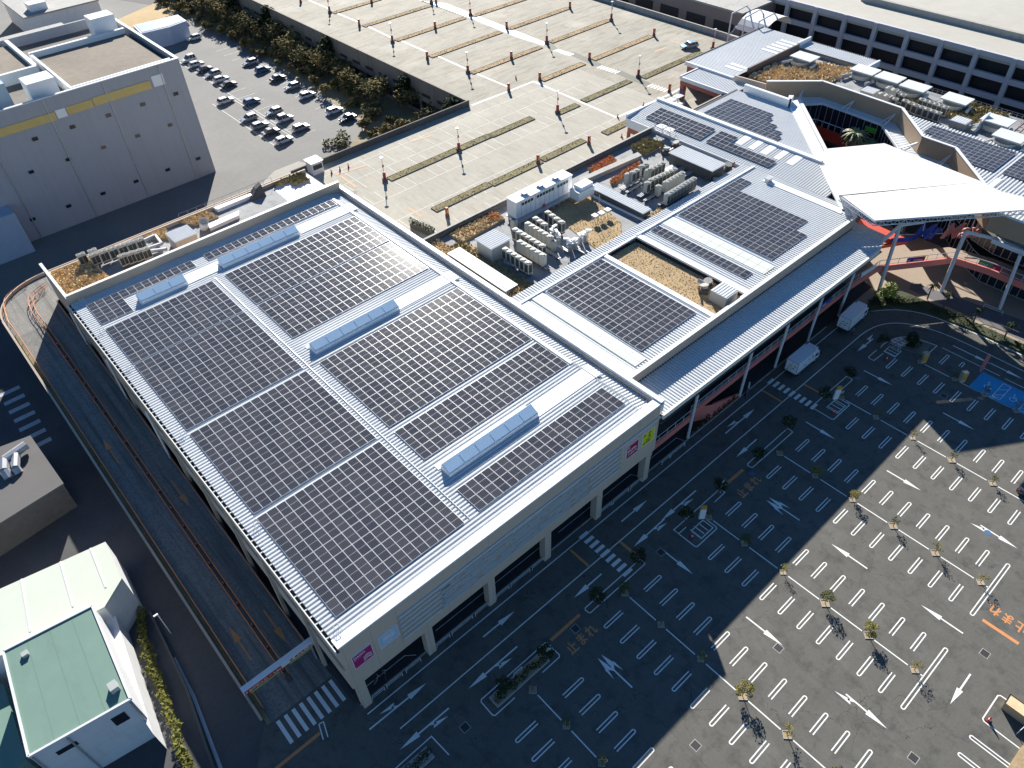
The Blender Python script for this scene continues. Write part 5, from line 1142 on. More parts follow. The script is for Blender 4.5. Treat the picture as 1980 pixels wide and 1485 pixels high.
# hedge trough at the corner of the deck
q = MB(); P = (53.47, 62.25, 8.4); Q_ = (54.42, 57.40, 8.4); q.wall([P[:2], Q_[:2]], 1.0, ZD, 8.9); tag(q.build('hedge_trough', conc_dark), 'dark trough planted with a clipped hedge against the store parapet', 'planter')
def leafball(q, c, rx, rz_2, n_, s_, rn):
    for _ in range(n_):
        u, v = rn.uniform(0, 6.283), rn.uniform(-1, 1); rr = rn.uniform(.45, 1.0)**.5; k = math.sqrt(1-v*v)
        p = Vector((c[0]+rx*rr*k*math.cos(u), c[1]+rx*rr*k*math.sin(u), c[2]+rz_2*rr*v)); a_, b_2 = rn.uniform(0,6.28), rn.uniform(-1.0,1.0); ss = s_*rn.uniform(.6,1.3)
        e1 = Vector((math.cos(a_), math.sin(a_), .4*b_2))*ss; e2 = Vector((-math.sin(a_)*.8, math.cos(a_)*.8, b_2))*ss*.7
        q.add([p-e1, p+e2*.6, p+e1, p-e2*.6], [(0,1,2,3)])
    return q
q = MB(); rn = random.Random(5)
for k in range(9): f_ = k/8; leafball(q, (P[0]+(Q_[0]-P[0])*f_, P[1]+(Q_[1]-P[1])*f_, 9.3), .45, .6, 60, .16, rn)
tag(q.build('clipped_hedge', green2), 'row of dark clipped bushes in the trough at the corner of the deck', 'hedge')

# ================================================================ NORTH COURT BUILDINGS
ZN = 13.0
def ZS(x, y): return 12.75+(x-104.4)*.09
S3 = thing('striped_wing', 'wing with a sloping ribbed roof and flat white roof strips, between yards and court', 'wing', (109, 35, 0))
diag = lambda t: t-96.4
q = MB(); q.corr(13.0, 57.4, lambda t: (104.4, min(113.4, t+94.6)), 0, ZS, .5, .13); q.build('roof', roof_metal, S3)
q = MB(); q.box(104.2, 104.4, 12.0, 57.5, 11.1, 12.85); q.build('gutter', eave_metal, S3)
MB().box(113.4, 114.3, 19.5, 57.5, 13.3, 14.05).box(104.4, 113.4, 57.4, 57.7, 12.4, 13.5).build('ridge_flashing', roof_strip, S3)
for k in range(5): q = MB(); q.add([(109.8,35.2-k*2.75-3.2*0,ZS(109.8,0)+.16),(113.3,35.2-k*2.75,ZS(113.3,0)+.16),(113.3,33.9-k*2.75,ZS(113.3,0)+.16),(109.8,33.9-k*2.75,ZS(109.8,0)+.16)],[(0,3,2,1)]); q.build('flat_strip', roof_strip, S3)
MB().box(104.6, 128.5, 50.85, 51.2, 10.9, 12.5).box(104.6, 104.9, 51.2, 57.2, 10.9, 12.4).build('upper_wall', mat('brown_fascia',(0.27,0.21,0.17),0.6), S3)
q = MB(); q.box(104.62,104.9,51.2,57.2,9.8,10.88); 
for y in (51.2, 54.0, 56.8): q.box(104.62,105.2,y,y+.5,8,9.8)
q.box(104.6,113,56.9,57.2,9.8,12.4); q.box(112.4,112.9,56.8,57.3,8,12.4); q.build('portal_frame', redbrown, S3)
MB().box(105.2, 113.0, 13.5, 50.8, 4.0, 12.3).build('wall', conc_dark, S3)
MB().box(104.45, 105.2, 12.0, 50.8, 11.9, 12.6).build('eave_wall', conc, S3)
array('solar array of seven columns on the striped wing, next to the scaffold', full(4, 7), 1.2, 1.96, (106.4, 40.7, ZS(106.4,0)), 13.2, slope=lambda x, y: ZS(x, y)+.33)
array('L shaped solar array on the striped wing beside the flat white strips', [(0,0,2),(1,0,2),(2,0,2),(3,0,2),(4,0,2),(5,0,4),(6,0,4)], 1.2, 2.0, (106.5, 25.6, ZS(106.5,0)), 13.2, slope=lambda x, y: ZS(x, y)+.33)
# R3: court roof with stepped array
S4 = thing('court_roof_wing', 'wing with a finely ribbed roof cut off diagonally along the court', 'wing', (120, 40, 0))
q = MB(); q.corr(114.35, 129.4, lambda t: (diag(t)+2.3, 49.0), 1, 13.35, .42, .07); q.build('roof', roof_metal, S4)
MB().prism([(101.9,5.9+.5),(103.4,7.2),(133.4,37.2),(131.2,38.0),(103.2,9.6),(101.5,7.9)], 13.25, 13.6).build('diagonal_edge', roof_strip, S4)
MB().prism([(104.8,6.7),(135.5,37.6),(135.0,38.1),(104.3,7.2)], 12.6, 13.1).build('court_edge_beam', eave_metal, S4)
q = MB(); q.prism([(104.3,7.3),(134.6,37.8),(134.2,38.2),(104.0,7.8)], 12.0, 12.3)
for k in range(30): c_ = (104.6+k, 7.5+k+.3); q.rbox((c_[0],c_[1],12.75), (.15,.9,.3), R(-45))
q.build('edge_bracket', conc, S4)
MB().box(129.5, 130.2, 36.8, 47.6, 13.3, 14.9).prism([(129.5,36.8),(130.2,36.8),(132.0,37.4),(131.4,38.2)], 13.3, 14.9).build('upstand', eave_metal, S4)
MB().box(114.4, 129.4, 48.9, 49.2, 12.6, 13.5).build('eave', signblack, S4)
MB().prism([(104.9,8.5),(133,37.6),(133,48.8),(114.5,48.8),(113.5,50),(104.9,50)], 4, 12.0).build('body', conc_dark, S4)
j = [(0,0,1),(1,0,2),(2,0,2),(3,0,3),(4,0,3),(5,0,4)]+[(k,0,5) for k in range(6,15)]
array('stepped solar array on the finely ribbed court roof', j, 1.13, 1.82, (115.4, 30.1, 13.35), 13.6, swap=True)
# R4, R5, R6
S5 = thing('deck_pavilion', 'open red framed pavilion with a grey ribbed roof standing on the rooftop parking', 'pavilion', (131, 55, 8))
q = MB(); q.corr(48.9, 62.3, lambda t: (127.8, 134.8 if t > 53.4 else 136), 0, 12.95, .5, .08); q.build('roof', roof_metal, S5)
MB().box(127.4, 135.2, 62.3, 62.6, 12.4, 13.15).box(127.4, 127.8, 48.9, 62.3, 12.2, 13.0).build('eave_trim', eave_metal, S5)
q = MB(); q.box(127.5,127.9,49,62.4,11.3,12.18); q.box(127.5,128.5,61.3,62.3,8,11.3); q.box(127.5,128.5,52.3,53.0,8,11.3); q.box(133.4,134.4,61.3,62.2,8,11.3); q.box(133.4,134.4,54,55,8,11.3); q.box(128,134.6,62.0,62.3,11.3,12.3); q.build('red_frame', redbrown, S5)
MB().box(127.45,127.49,61.5,62.1,8.6,10.4).build('banner_panel', signblue, S5)
S6 = thing('long_roof_hall', 'long hall with a plain pale metal roof and small white stripes beyond the rooftop parking', 'hall', (150, 60, 0))
q = MB(); q.corr(134.2, 163.6, lambda t: (53.4, 66.2), 1, 13.3, .6, .07); q.build('roof', roof_metal, S6)
MB().box(134.0, 163.8, 66.2, 66.5, 12.5, 13.5).build('eave', signblack, S6); MB().box(133.8,134.2,53.4,66.4,12.6,13.45).build('verge_trim', eave_metal, S6)
boxes('roof_stripe', roof_strip, S6, [(151.3+k*1.9, 152.2+k*1.9, 54.3, 58.4, 13.3, 13.42) for k in range(5)]+[(137.6+k*1.9, 138.5+k*1.9, 54.2, 58.4, 13.3, 13.42) for k in range(2)])
MB().box(134.5, 163.6, 53.6, 66.1, 8, 12.6).build('wall', redbrown, S6)
MB().box(139, 158.6, 53.0, 53.38, 12.3, 14.1).build('dark_upstand', mat('dark_brown_panel', (0.13,0.10,0.085), 0.6), S6)
S7 = thing('edge_roof_wing', 'narrow wing with a ribbed roof and toothed outer edge behind the golden roof meadow', 'wing', (161, 45, 0))
q = MB(); q.corr(36.2, 53.3, lambda t: (158.8, 163.8), 0, 13.1, .5, .12); q.build('roof', roof_metal, S7)
q = MB()
for k in range(34): q.box(163.8, 164.0, 36.3+k*.5, 36.55+k*.5, 12.9, 13.3)
q.build('rib_end', signblack, S7); MB().box(158.7,163.9,35.8,36.2,12.0,13.4).box(158.6,163.9,53.3,53.7,12.4,14.2).build('end_trim', eave_metal, S7); MB().box(159.2,163.4,36.3,53.2,4,12.8).build('wall', conc, S7)
# the roof garden behind the brown parapet
gy = MB(); gy.prism([(131.5,49.2),(139,53.2),(158.7,53.2),(158.7,-30),(124,-30),(125,-6.5),(132.0,2.4),(132,10),(140.7,18.2),(141.3,36.9),(133.4,45)], 11.6, 12.2)
setting(gy.build('court_roof_floor', yard_mat))
WP = [(133.58, 52.80, 14.2)[:2], (134.38, 45.32, 14.2)[:2]]
q = MB(); q.wall(WP, .3, 12.2, 14.2); t = q.build('low_brown_parapet', tan); tag(t, 'low tan parapet step at the corner of the golden roof meadow', 'wall')
BP = [(132.7,44.5),(140.6,36.4),(140.4,30.6),(139.9,18.8),(131.6,10.4),(131.5,4.4),(122.4,-4.8)]
S8 = thing('court_parapet', 'tall brown ribbed parapet folding around the octagonal court', 'wall', (138, 20, 12))
q = MB(); q.wall(BP, .35, 12.0, 15.5); q.build('panel', brown, S8); q = MB(); q.wall(BP, .55, 15.5, 15.62); q.build('coping', eave_metal, S8)
BP2 = [(122.4,-4.8),(115.9,-8.6),(115.6,-11.6),(115.3,-30)]
t = thing('court_parapet', 'low brown ribbed parapet above the right hand shop front, partly behind the white canopy', 'wall', (116, -9, 12)); MB().wall([(121.5,-4.0),(116.4,-9.0),(116.4,-40)], .35, 11.6, 14.9).build('panel', brown, t); MB().wall([(121.5,-4.0),(116.4,-9.0),(116.4,-40)], .5, 14.9, 15.0).build('coping', eave_metal, t)
# inner eave ring of the court
er = MB(); inn = [(134.6,37.3),(138.5,34.2),(138.4,28),(138.0,20.9),(130.9,13.6),(130.4,12),(130.1,5.5),(129.8,1.5)]; out = [(134.8,41.9),(140.5,36.1),(140.2,28),(139.8,19.1),(131.5,10.7),(131.4,9),(131.3,4.4),(130.0,2.5)]
for k in range(len(inn)-1): er.add([(inn[k][0],inn[k][1],12.15),(inn[k+1][0],inn[k+1][1],12.15),(out[k+1][0],out[k+1][1],12.35),(out[k][0],out[k][1],12.35)], [(0,1,2,3)])
tag(er.build('court_eave', roof_metal), 'narrow pale eave roof running inside the brown court parapet', 'eave')
eg = MB(); eg.wall(inn[:5]+[(122.5,5.2)], .35, 11.9, 12.3); tag(eg.build('court_gutter', eave_metal), 'white gutter edge around the open part of the court', 'gutter')
bth = thing('bracing', 'white diagonal braces between the court eave and the brown parapet', 'bracing', (138, 22, 12.3))
bt = MB()
for k in range(16):
    f_ = k/15; P = Vector((138.0,20.9)).lerp(Vector((130.9,13.6)), f_); Q_ = Vector((139.8,19.1)).lerp(Vector((131.5,10.7)), f_); bt.tube((P.x,P.y,12.35),(Q_.x,Q_.y,12.5),.04,4)
bt.build('eave_tie', pole_white, bth)['kind'] = 'stuff'
for (a_, b_2) in (((138.3,30,12.3),(140.0,28.5,14.0)),((138.3,28.8,12.3),(140.0,28.5,14.0)),((138,21.4,12.3),(139.7,19.6,14.2)),((137,20.2,12.3),(139.7,19.6,14.2)),((131.2,13.4,12.3),(131.6,10.9,14.2)),((129.5,12.5,12.3),(131.6,10.9,14.2)),((128,6,12.3),(131.3,4.6,14.2)),((126.5,5,12.3),(131.3,4.6,14.2)),((135,38.0,12.6),(138.2,39,13.8)),((135.2,37.6,12.6),(138.2,39,13.8))): MB().tube(a_, b_2, .11, 5).build('brace', pole_white, bth)
# court walls below the eave
cw = thing('court_facade', 'red two storey shop front with balustrade deep inside the open court', 'facade', (139, 25, 0))
ring_ = [(134.9,37.5),(138.8,34.4),(138.6,20.8),(131.2,13.3),(122.5,4.6)]
MB().wall(ring_, .2, 5.2, 11.9).build('upper_glazing', dark_glass, cw); MB().wall([(p[0]+.3,p[1]) for p in ring_], .2, 0.1, 4.0).build('lower_glazing', dark_glass, cw)
q = MB(); q.wall([(p[0]-1.3,p[1]-.2) for p in ring_], .25, 5.6, 7.9); q.build('red_edge_beam', red_p, cw)
q = MB(); pr2 = [(p[0]-1.3,p[1]-.2) for p in ring_]
for a_, b_2 in zip(pr2, pr2[1:]):
    a_ = Vector(a_); b_2 = Vector(b_2); L_ = (b_2-a_).length; q.tube((a_.x,a_.y,9.1),(b_2.x,b_2.y,9.1),.09,4)
    for s_ in range(int(L_/1.5)+1): c_ = a_.lerp(b_2, min(1,s_*1.5/L_)); q.tube((c_.x,c_.y,7.9),(c_.x,c_.y,9.1),.07,4)
q.build('balustrade', pole_white, cw)
q = MB()
for a_, b_2 in zip(ring_, ring_[1:]):
    a_ = Vector(a_); b_2 = Vector(b_2); L_ = (b_2-a_).length
    for s_ in range(int(L_/1.4)+1): c_ = a_.lerp(b_2, min(1,s_*1.4/L_)); q.box(c_.x-.2,c_.x-.1,c_.y-.05,c_.y+.05,5.2,11.8)
q.build('mullion', galv, cw)
MB().wall([(138.4,24.0),(138.35,21.6)], .3, 9.8, 10.8).build('green_shop_sign', mat('green_board', (0.12,0.40,0.04), 0.5), cw)
MB().wall([(105.5,8.6),(133.5,37.4)], .2, 0.1, 12.0).build('inner_red_wall', redbrown, cw)
q = MB(); q.prism([(106,6.6),(135.3,36.2),(133.6,37.6),(105,8.8)], 4.4, 4.6); q.build('inner_gallery', redbrown, cw)
# golden meadow and machinery on the court roof
bed('large golden roof meadow behind the tall brown parapet', [(138.37, 52.60, 12.4)[:2],(148.23, 52.35, 12.4)[:2],(148.45, 48.71, 12.4)[:2],(154.32, 47.69, 12.4)[:2],(156.45, 43.75, 12.4)[:2],(157.61, 38.30, 12.4)[:2],(148.31, 38.28, 12.4)[:2],(147.57, 39.83, 12.4)[:2],(139.39, 48.33, 12.4)[:2],(138.55, 48.41, 12.4)[:2]], 12.2, .25, soil, straw, 9, bh=.75, seed=31)
for k, (P, lab) in enumerate((((152.80, 22.06, 12.4),'small grass patch between the outdoor units on the court roof'),((152.27, 13.67, 12.4),'grass patch beside the big hut on the court roof'),((154.30, 9.30, 12.4),'wide grass patch near the outer edge of the court roof'))):
    s_ = (1.5, 2.6, 4.2)[k]; bed(lab, [(P[0]-s_,P[1]-s_*.9),(P[0]+s_,P[1]-s_*.9),(P[0]+s_,P[1]+s_*.9),(P[0]-s_,P[1]+s_*.9)], 12.2, .25, soil, straw3, 14, bh=.6, seed=40+k)
def ridge_vent():
    t = thing('plant_enclosure', '', 'plant enclosure'); MB().box(-1.5,1.5,-2.0,2.0,0,1.6).build('wall', ac_grey, t, True); MB().box(-2.0,2.0,-2.6,2.6,1.6,1.85).build('roof', roof_metal, t, True)
    q = MB()
    for k in range(9):
        a_, b_2 = R(100+k*18), R(100+(k+1)*18); q.add([(-1.6+1.5*math.cos(a_),1.9*math.sin(a_),.5),(-1.6+1.5*math.cos(b_2),1.9*math.sin(b_2),.5),(-1.6+1.5*math.cos(b_2),1.9*math.sin(b_2),1.3),(-1.6+1.5*math.cos(a_),1.9*math.sin(a_),1.3)],[(0,1,2,3)])
    q.build('curved_duct', ac_mat, t, True); MB().tube((.2,-2.8,.7),(-2.6,-3.4,.9),.35,8).tube((-.5,2.2,.5),(-4.2,3.0,.7),.35,8).build('duct', galv, t, True); return t
for k, (P, lab) in enumerate((((153.11, 48.16, 14),'flat topped plant enclosure on the golden roof meadow'),((155.51, 34.90, 14),'flat topped plant enclosure nearest the ribbed edge wing'),((155.46, 29.19, 14),'flat topped plant enclosure second along the outer edge from the ribbed wing'),((154.85, 23.31, 14),'flat topped plant enclosure third along the outer edge'),((154.89, 14.63, 14),'flat topped plant enclosure fourth along the outer edge, above the long unit row'),((151.03, 4.93, 14),'flat topped plant enclosure beside the right hand red rail'),((146.10, 0.53, 14),'flat topped plant enclosure farthest right, above the solar roof'))):
    place('encl', ridge_vent, (P[0], P[1], 12.2), 0, lab, group='plant enclosures on the court roof')
UN = unit_maker(ac_mat, ac_dark, 1, .95, 1.05, 1.7)
ac_row('n0', UN, (146.27, 24.37, 14.2), (145.84, 23.00, 14.2), 2, 12.3, 'left of the dark pair by the beige cabinets, court roof', g4)
ac_row('n0', UN, (149.11, 24.19, 14.2), (148.66, 22.81, 14.2), 2, 12.3, 'left of the pair behind the beige cabinets, court roof', g4)
ac_row('n0', UN, (146.45, 21.18, 14.2), (145.99, 18.72, 14.2), 3, 12.3, 'left of the three unit group by the parapet bend', g4)
ac_row('n0', UN, (149.30, 19.14, 14.2), (148.99, 14.20, 14.2), 6, 12.3, 'left end of the six unit row on the court roof', g4)
ac_row('n0', UN, (146.15, 17.59, 13.6), (145.97, 14.09, 13.6), 4, 12.2, 'left of the four small units above the solar roof', g4)
UX = unit_maker(ac_mat, ac_mat, 1, 1.3, 1.3, 1.9)
ac_row('n1', UX, (145.81, 25.75, 14.2), (145.58, 24.47, 14.2), 2, 12.3, 'left of the front beige cabinet pair, court roof', g4)
ac_row('n1', UX, (149.33, 26.13, 14.2), (149.08, 24.84, 14.2), 2, 12.3, 'left of the back beige cabinet pair, court roof', g4)
shed_at('plant_hut', 'pale hut on the court roof just behind the tall brown parapet', (145.93, 30.38, 13.8), (148.58, 30.49, 13.8), (148.15, 27.78, 13.8), 12.2, 13.7, wm=ac_mat, over=.1)
shed_at('plant_hut', 'broad pale hut with a leaning white screen above the ribbed solar roof', (145.42, 11.27, 13.8), (148.07, 11.32, 13.8), (147.59, 8.52, 13.8), 12.2, 13.7, wm=conc, over=.1)
q = MB(); P = (147.98, 8.38, 13); q.add([(P[0]-1,P[1]-1.6,12.2),(P[0]+3.5,P[1]-1.6,12.2),(P[0]+3.5,P[1]-1.6,14.8),(P[0]+.5,P[1]-1.6,13.9),(P[0]-1,P[1]-1.4,12.2),(P[0]+3.5,P[1]-1.4,12.2),(P[0]+3.5,P[1]-1.4,14.8),(P[0]+.5,P[1]-1.4,13.9)],[(0,1,2,3),(7,6,5,4),(3,2,6,7),(2,1,5,6),(0,3,7,4)])
tag(q.build('screen_wall', eave_metal), 'leaning white screen beside the broad pale hut', 'screen')
q = MB()
for k in range(34): q.tube((158.4,30-k*1.0,12.2),(158.4,30-k*1.0,13.2),.03,4)
q.path([(158.4,30,13.2),(158.4,-3,13.2)],.04,4); q.path([(158.4,30,12.8),(158.4,-3,12.8)],.03,4); tag(q.build('edge_railing', galv), 'long steel railing on the outer edge of the court roof', 'railing')
q = MB(); P = (150.07, 1.47, 13); q.path([(P[0]-2,P[1],12.4),(P[0]+4,P[1]-.4,14.0)],.12,5); q.path([(P[0]-2,P[1]-.9,12.4),(P[0]+4,P[1]-1.3,14.0)],.12,5)
for k in range(7): q.tube((P[0]-2+k,P[1],12.4+k*.26),(P[0]-2+k,P[1]-.9,12.4+k*.26),.06,4)
tag(q.build('red_ladder', redbrown), 'red sloping ladder frame at the right edge of the court roof', 'ladder')
# R7 ribbed roof with the two far arrays
S9 = thing('solar_court_wing', 'wide folded metal roof on the right between the brown parapet and the far outdoor units', 'wing', (138, 0, 0))
def sp7(t):
    if t > 10.6: x0 = 131.9+(t-10.4)*1.0
    elif t > 4.2: x0 = 131.9
    elif t > -9: x0 = 131.6+(t-4.4)*1.0
    else: x0 = 116.7
    return (max(116.7, x0)+.1, 143.6)
q = MB(); q.corr(-40, 18.3, sp7, 0, 12.9, .62, .2); q.build('roof', roof_metal, S9); MB().box(132.5, 143.5, -40, 10, 3, 12.3).build('wall', conc, S9)
MB().box(133.5,136,-5.8,-4.8,12.9,13.2).prism([(124,-4.0),(131,-4.0),(131,-4.9),(124,-4.9)],12.9,13.15).build('flat_flashing', roof_strip, S9)
array('wide solar array of the right hand folded roof, beside the brown parapet bend', [(0,0,8),(1,0,8),(2,0,8),(3,0,8),(4,1,8),(5,1,8),(6,3,8),(7,5,8)], 1.18, 1.95, (132.5, -2.6, 12.9), 13.3)
array('solar array of the right hand folded roof cut by the picture edge', full(7, 5), 1.18, 1.95, (133.0, -13.6, 12.9), 13.3)
# ---------------------------------------------------------------- membrane canopy, truss and giant lettering
cnp = thing('membrane_canopy', 'huge white membrane canopy stretched over the open court', 'canopy', (115, 5, 15))
def slab(P, th=.12):
    q = MB(); n_ = len(P); q.add([tuple(p) for p in P]+[(p[0],p[1],p[2]-th) for p in P], [tuple(range(n_)), tuple(range(2*n_-1,n_-1,-1))]+[(i,(i+1)%n_,n_+(i+1)%n_,n_+i)[::-1] for i in range(n_)]); return q
slab([(114.88, 20.32, 15.6), (122.80, 13.39, 16.3), (121.30, -4.36, 16.4), (101.70, 9.65, 16.2)]).build('rear_field', membrane, cnp)
slab([(101.82, 9.07, 16.2), (121.14, -4.43, 16.4), (120.82, -7.80, 16.2), (123.63, -16.53, 15.9), (98.06, 1.48, 16.7)]).build('front_field', membrane, cnp)
tr = MB(); A_ = Vector((98.00, 1.38, 16.5)); B_ = Vector((122.61, -15.49, 15.7)); 
up = Vector((0,0,-.7)); back = Vector((.7,.7,-.3))
tr.tube(A_, B_, .09, 6); tr.tube(A_+up, B_+up, .09, 6); tr.tube(A_+back*1.3, B_+back*1.3, .09, 6)
for k in range(24):
    a_ = A_.lerp(B_, k/24); b_2 = A_.lerp(B_, (k+.5)/24); c_ = A_.lerp(B_, (k+1)/24); tr.tube(a_, b_2+up, .05, 4); tr.tube(b_2+up, c_, .05, 4); tr.tube(a_, b_2+back*1.3, .04, 4); tr.tube(b_2+back*1.3, c_, .04, 4)
C_ = Vector((101.93, 9.69, 15.9))
tr.tube(C_, A_, .09, 6); tr.tube(C_+up, A_+up, .09, 6)
for k in range(14):
    a_ = C_.lerp(A_, k/14); b_2 = C_.lerp(A_, (k+.5)/14); c_ = C_.lerp(A_, (k+1)/14); tr.tube(a_, b_2+up, .05, 4); tr.tube(b_2+up, c_, .05, 4)
tr.build('truss', pole_white, cnp)
pf = thing('portal_mast', 'white raking masts and beams carrying the front of the membrane canopy', 'mast', (109, -4, 0))
q = MB(); q.tube((105.8,-.3,.1),(105.7,.2,12.9),.3,12); q.build('pole', pole_white, pf); q = MB(); q.tube((113.2,-7.7,.1),(112.9,-7.4,12.0),.3,12); q.build('pole', pole_white, pf)
q = MB(); q.tube((115.5,-16.5,.1),(115.0,-15.6,10.6),.28,12); q.build('pole', pole_white, pf)
q = MB(); q.tube((105.7,.2,12.9),(100.6,1.0,10.7),.28,10); q.tube((105.7,.2,12.9),(108.5,-2.2,13.4),.2,8); q.tube((112.9,-7.4,12.0),(117.0,-10.8,10.4),.3,10); q.tube((117.0,-10.8,10.4),(116.6,-17,10.3),.4,10); q.build('beam', pole_white, pf)
sg = thing('giant_lettering', 'giant blue and faded red shop lettering with a blue swoosh hung under the canopy front', 'sign', (108.2, 1.0, 8.6))
ang = math.atan2(-8.7, 10.0)
text('Mr', 3.9, signblue, (2.6*math.cos(ang), 2.6*math.sin(ang), .15), (R(90),0,ang), sg, ext=.12, bold=.07, sx=.92, shear=.35, par_off=False)
text('Max', 3.9, signpink, (7.35*math.cos(ang), 7.35*math.sin(ang), .15), (R(90),0,ang), sg, ext=.12, bold=.07, sx=.92, shear=.35, par_off=False)
q = MB(); ca, sa = math.cos(ang), math.sin(ang)
prof = [(-.6,0),(1.6,.05),(2.9,.3),(3.8,1.0),(4.3,1.6),(4.9,1.6),(4.2,.5),(3.2,-.35),(1.8,-.65),(-.6,-.65)]
q.add([(108.2+p[0]*ca-.12*sa*s_, 1.0+p[0]*sa+.12*ca*s_, 8.6+.35+p[1]) for s_ in (-1, 1) for p in prof], [tuple(range(10)), tuple(range(19,9,-1))]+[(i,(i+1)%10,10+(i+1)%10,10+i) for i in range(10)]); q.build('swoosh', signblue, sg)
q = MB()
for s_ in (0.5, 4, 8, 12): x, y = 107.9+s_*ca, .8+s_*sa; q.tube((x,y,10.5),(x+.5,y+.6,14.6),.05,5)
q.tube((108.2,1.1,9.6),(108.2+13*ca,1.1+13*sa,9.6),.05,5); q.tube((107.9+3*ca,.8+3*sa,12.9),(107.9+13*ca,.8+13*sa,12.9),.05,5); q.build('hanger', pole_white, sg)
# the red stair ramp on the plaza
q = MB(); q.prism([(116.22, 10.68, 5)[:2],(116.35, 7.08, 5)[:2],(116.07, 1.34, 5)[:2],(114.05, 2.46, 5)[:2],(113.58, 5.54, 5)[:2],(114.94, 9.16, 5)[:2]], 4.0, 5.0); tag(q.build('red_stair', red_p), 'bright red stair flight in the sun below the canopy', 'stairs')
q = MB(); q.prism([(112.23, 4.66, 4.6)[:2],(116.73, 1.54, 4.6)[:2],(114.69, 2.67, 4.6)[:2],(111.79, 4.23, 4.6)[:2]], 3.6, 4.2); tag(q.build('red_landing', red_p), 'small red landing at the foot of the bright red stair flight', 'stairs')
# footbridge
fb = thing('footbridge', 'salmon edged footbridge with white railings crossing the plaza front', 'footbridge', (110, -3, 4))
BPT = [(97.4,1.45),(105.0,0.9),(116.3,-6.6),(117.3,-12.0),(117.3,-40)]
MB().wall(BPT, .3, 3.9, 5.05).build('edge_beam', pink, fb); BPI = [(97.4,5.2),(106.2,4.4),(119.3,-4.4),(121.3,-11.2),(121.3,-40)]
q = MB()
for k in range(4): q.add([(BPT[k][0],BPT[k][1],4.62),(BPT[k+1][0],BPT[k+1][1],4.62),(BPI[k+1][0],BPI[k+1][1],4.62),(BPI[k][0],BPI[k][1],4.62),(BPT[k][0],BPT[k][1],4.3),(BPT[k+1][0],BPT[k+1][1],4.3),(BPI[k+1][0],BPI[k+1][1],4.3),(BPI[k][0],BPI[k][1],4.3)], [(0,1,2,3),(7,6,5,4),(3,2,6,7)])
q.build('deck', paver, fb)
q = MB()
for a_, b_2 in zip(BPT, BPT[1:]):
    a_ = Vector(a_); b_2 = Vector(b_2); L_ = (b_2-a_).length; q.tube((a_.x,a_.y,6.15),(b_2.x,b_2.y,6.15),.055,5); q.tube((a_.x,a_.y,5.25),(b_2.x,b_2.y,5.25),.04,4)
    for s_ in range(int(L_/1.7)+1): c_ = a_.lerp(b_2, min(1,s_*1.7/L_)); q.tube((c_.x,c_.y,5.05),(c_.x,c_.y,6.15),.045,5)
q.build('railing', pole_white, fb)
def fbanner(label, A_, B_, m1, m2, s1, s2, f0=.42):
    t = thing('banner', label, 'banner', (A_[0], A_[1], 5.2)); a_ = Vector((A_[0],A_[1],0)); b_2 = Vector((B_[0],B_[1],0)); d = (b_2-a_); n_ = Vector((d.y,-d.x,0)).normalized()*.1; c_ = a_+d*f0
    for (p, q_, mm, nm) in ((a_, c_, m1, 'left_panel'), (c_, b_2, m2, 'right_panel')): 
        q = MB(); q.add([(p.x+n_.x,p.y+n_.y,5.2),(q_.x+n_.x,q_.y+n_.y,5.2),(q_.x+n_.x,q_.y+n_.y,6.15),(p.x+n_.x,p.y+n_.y,6.15)],[(0,1,2,3)]); q.build(nm, mm, t)
    an = math.atan2(d.y, d.x); L_ = d.length
    for (p, s_, sz) in ((a_+d*.05, s1, .5), (a_+d*(f0+.04), s2, .42)):
        text(s_, sz, signwhite, (p.x+n_.x*1.3, p.y+n_.y*1.3, 5.35), (R(90),0,an), t, bold=.008)
    return t
fbanner('blue and crimson banner on the footbridge railing in the sun', (108.9,-1.75), (111.6,-3.55), signblue, crimson, '2F', 'STUDIO', .35)
fbanner('green and crimson banner on the right arm of the footbridge railing', (117.0,-10.2), (117.35,-13.6), mat('green_banner',(0.13,0.22,0.12),0.6), crimson, 'GOLF', '2F', .62)
fbanner('white banner with dark lettering on the railing where the arcade meets the footbridge', (99.6,1.25), (103.9,0.95), signwhite, signwhite, '2F', 'SHOP', .3)
t = fbanner('blue banner with white lettering on the arcade railing above the second truck', (86.9,1.36), (90.8,1.36), signblue, signblue, '2F', '100円', .3)
# right shop front under the folded roof
q = thing('right_shop_front', 'glazed two storey shop front in the shade at the right edge, behind the footbridge', 'shop front', (122, -14, 0))
RW = [(132,2.2),(122.8,-7.4),(120.6,-10.8),(120.6,-40)]
MB().wall(RW, .3, .1, 4.0).build('lower_glazing', dark_glass, q); RW2 = [(133,3.2),(124.3,-6.2),(122.6,-10.4),(122.6,-40)]; MB().wall(RW2, .3, 4.6, 9.8).build('upper_glazing', dark_glass, q)
m_ = MB()
for W_, z0, z1 in ((RW,.1,4.0),(RW2,4.6,8.2)):
    for a_, b_2 in zip(W_, W_[1:]):
        a_ = Vector(a_); b_2 = Vector(b_2); L_ = (b_2-a_).length; d = (b_2-a_).normalized(); n_ = Vector((d.y,-d.x))*.2
        for s_ in range(int(L_/1.25)+1): c_ = a_+d*s_*1.25+n_; m_.box(c_.x-.05,c_.x+.05,c_.y-.05,c_.y+.05,z0,z1)
        m_.tube((a_.x+n_.x,a_.y+n_.y,z1),(b_2.x+n_.x,b_2.y+n_.y,z1),.07,4); m_.tube((a_.x+n_.x,a_.y+n_.y,z0+.1),(b_2.x+n_.x,b_2.y+n_.y,z0+.1),.07,4)
m_.build('mullion', galv, q); MB().prism([(133,3.2),(124.4,-5.8),(117.5,-8.5),(117.5,-40),(123,-40),(123,-10)], 10.1, 10.3).build('soffit', conc_dark, q)
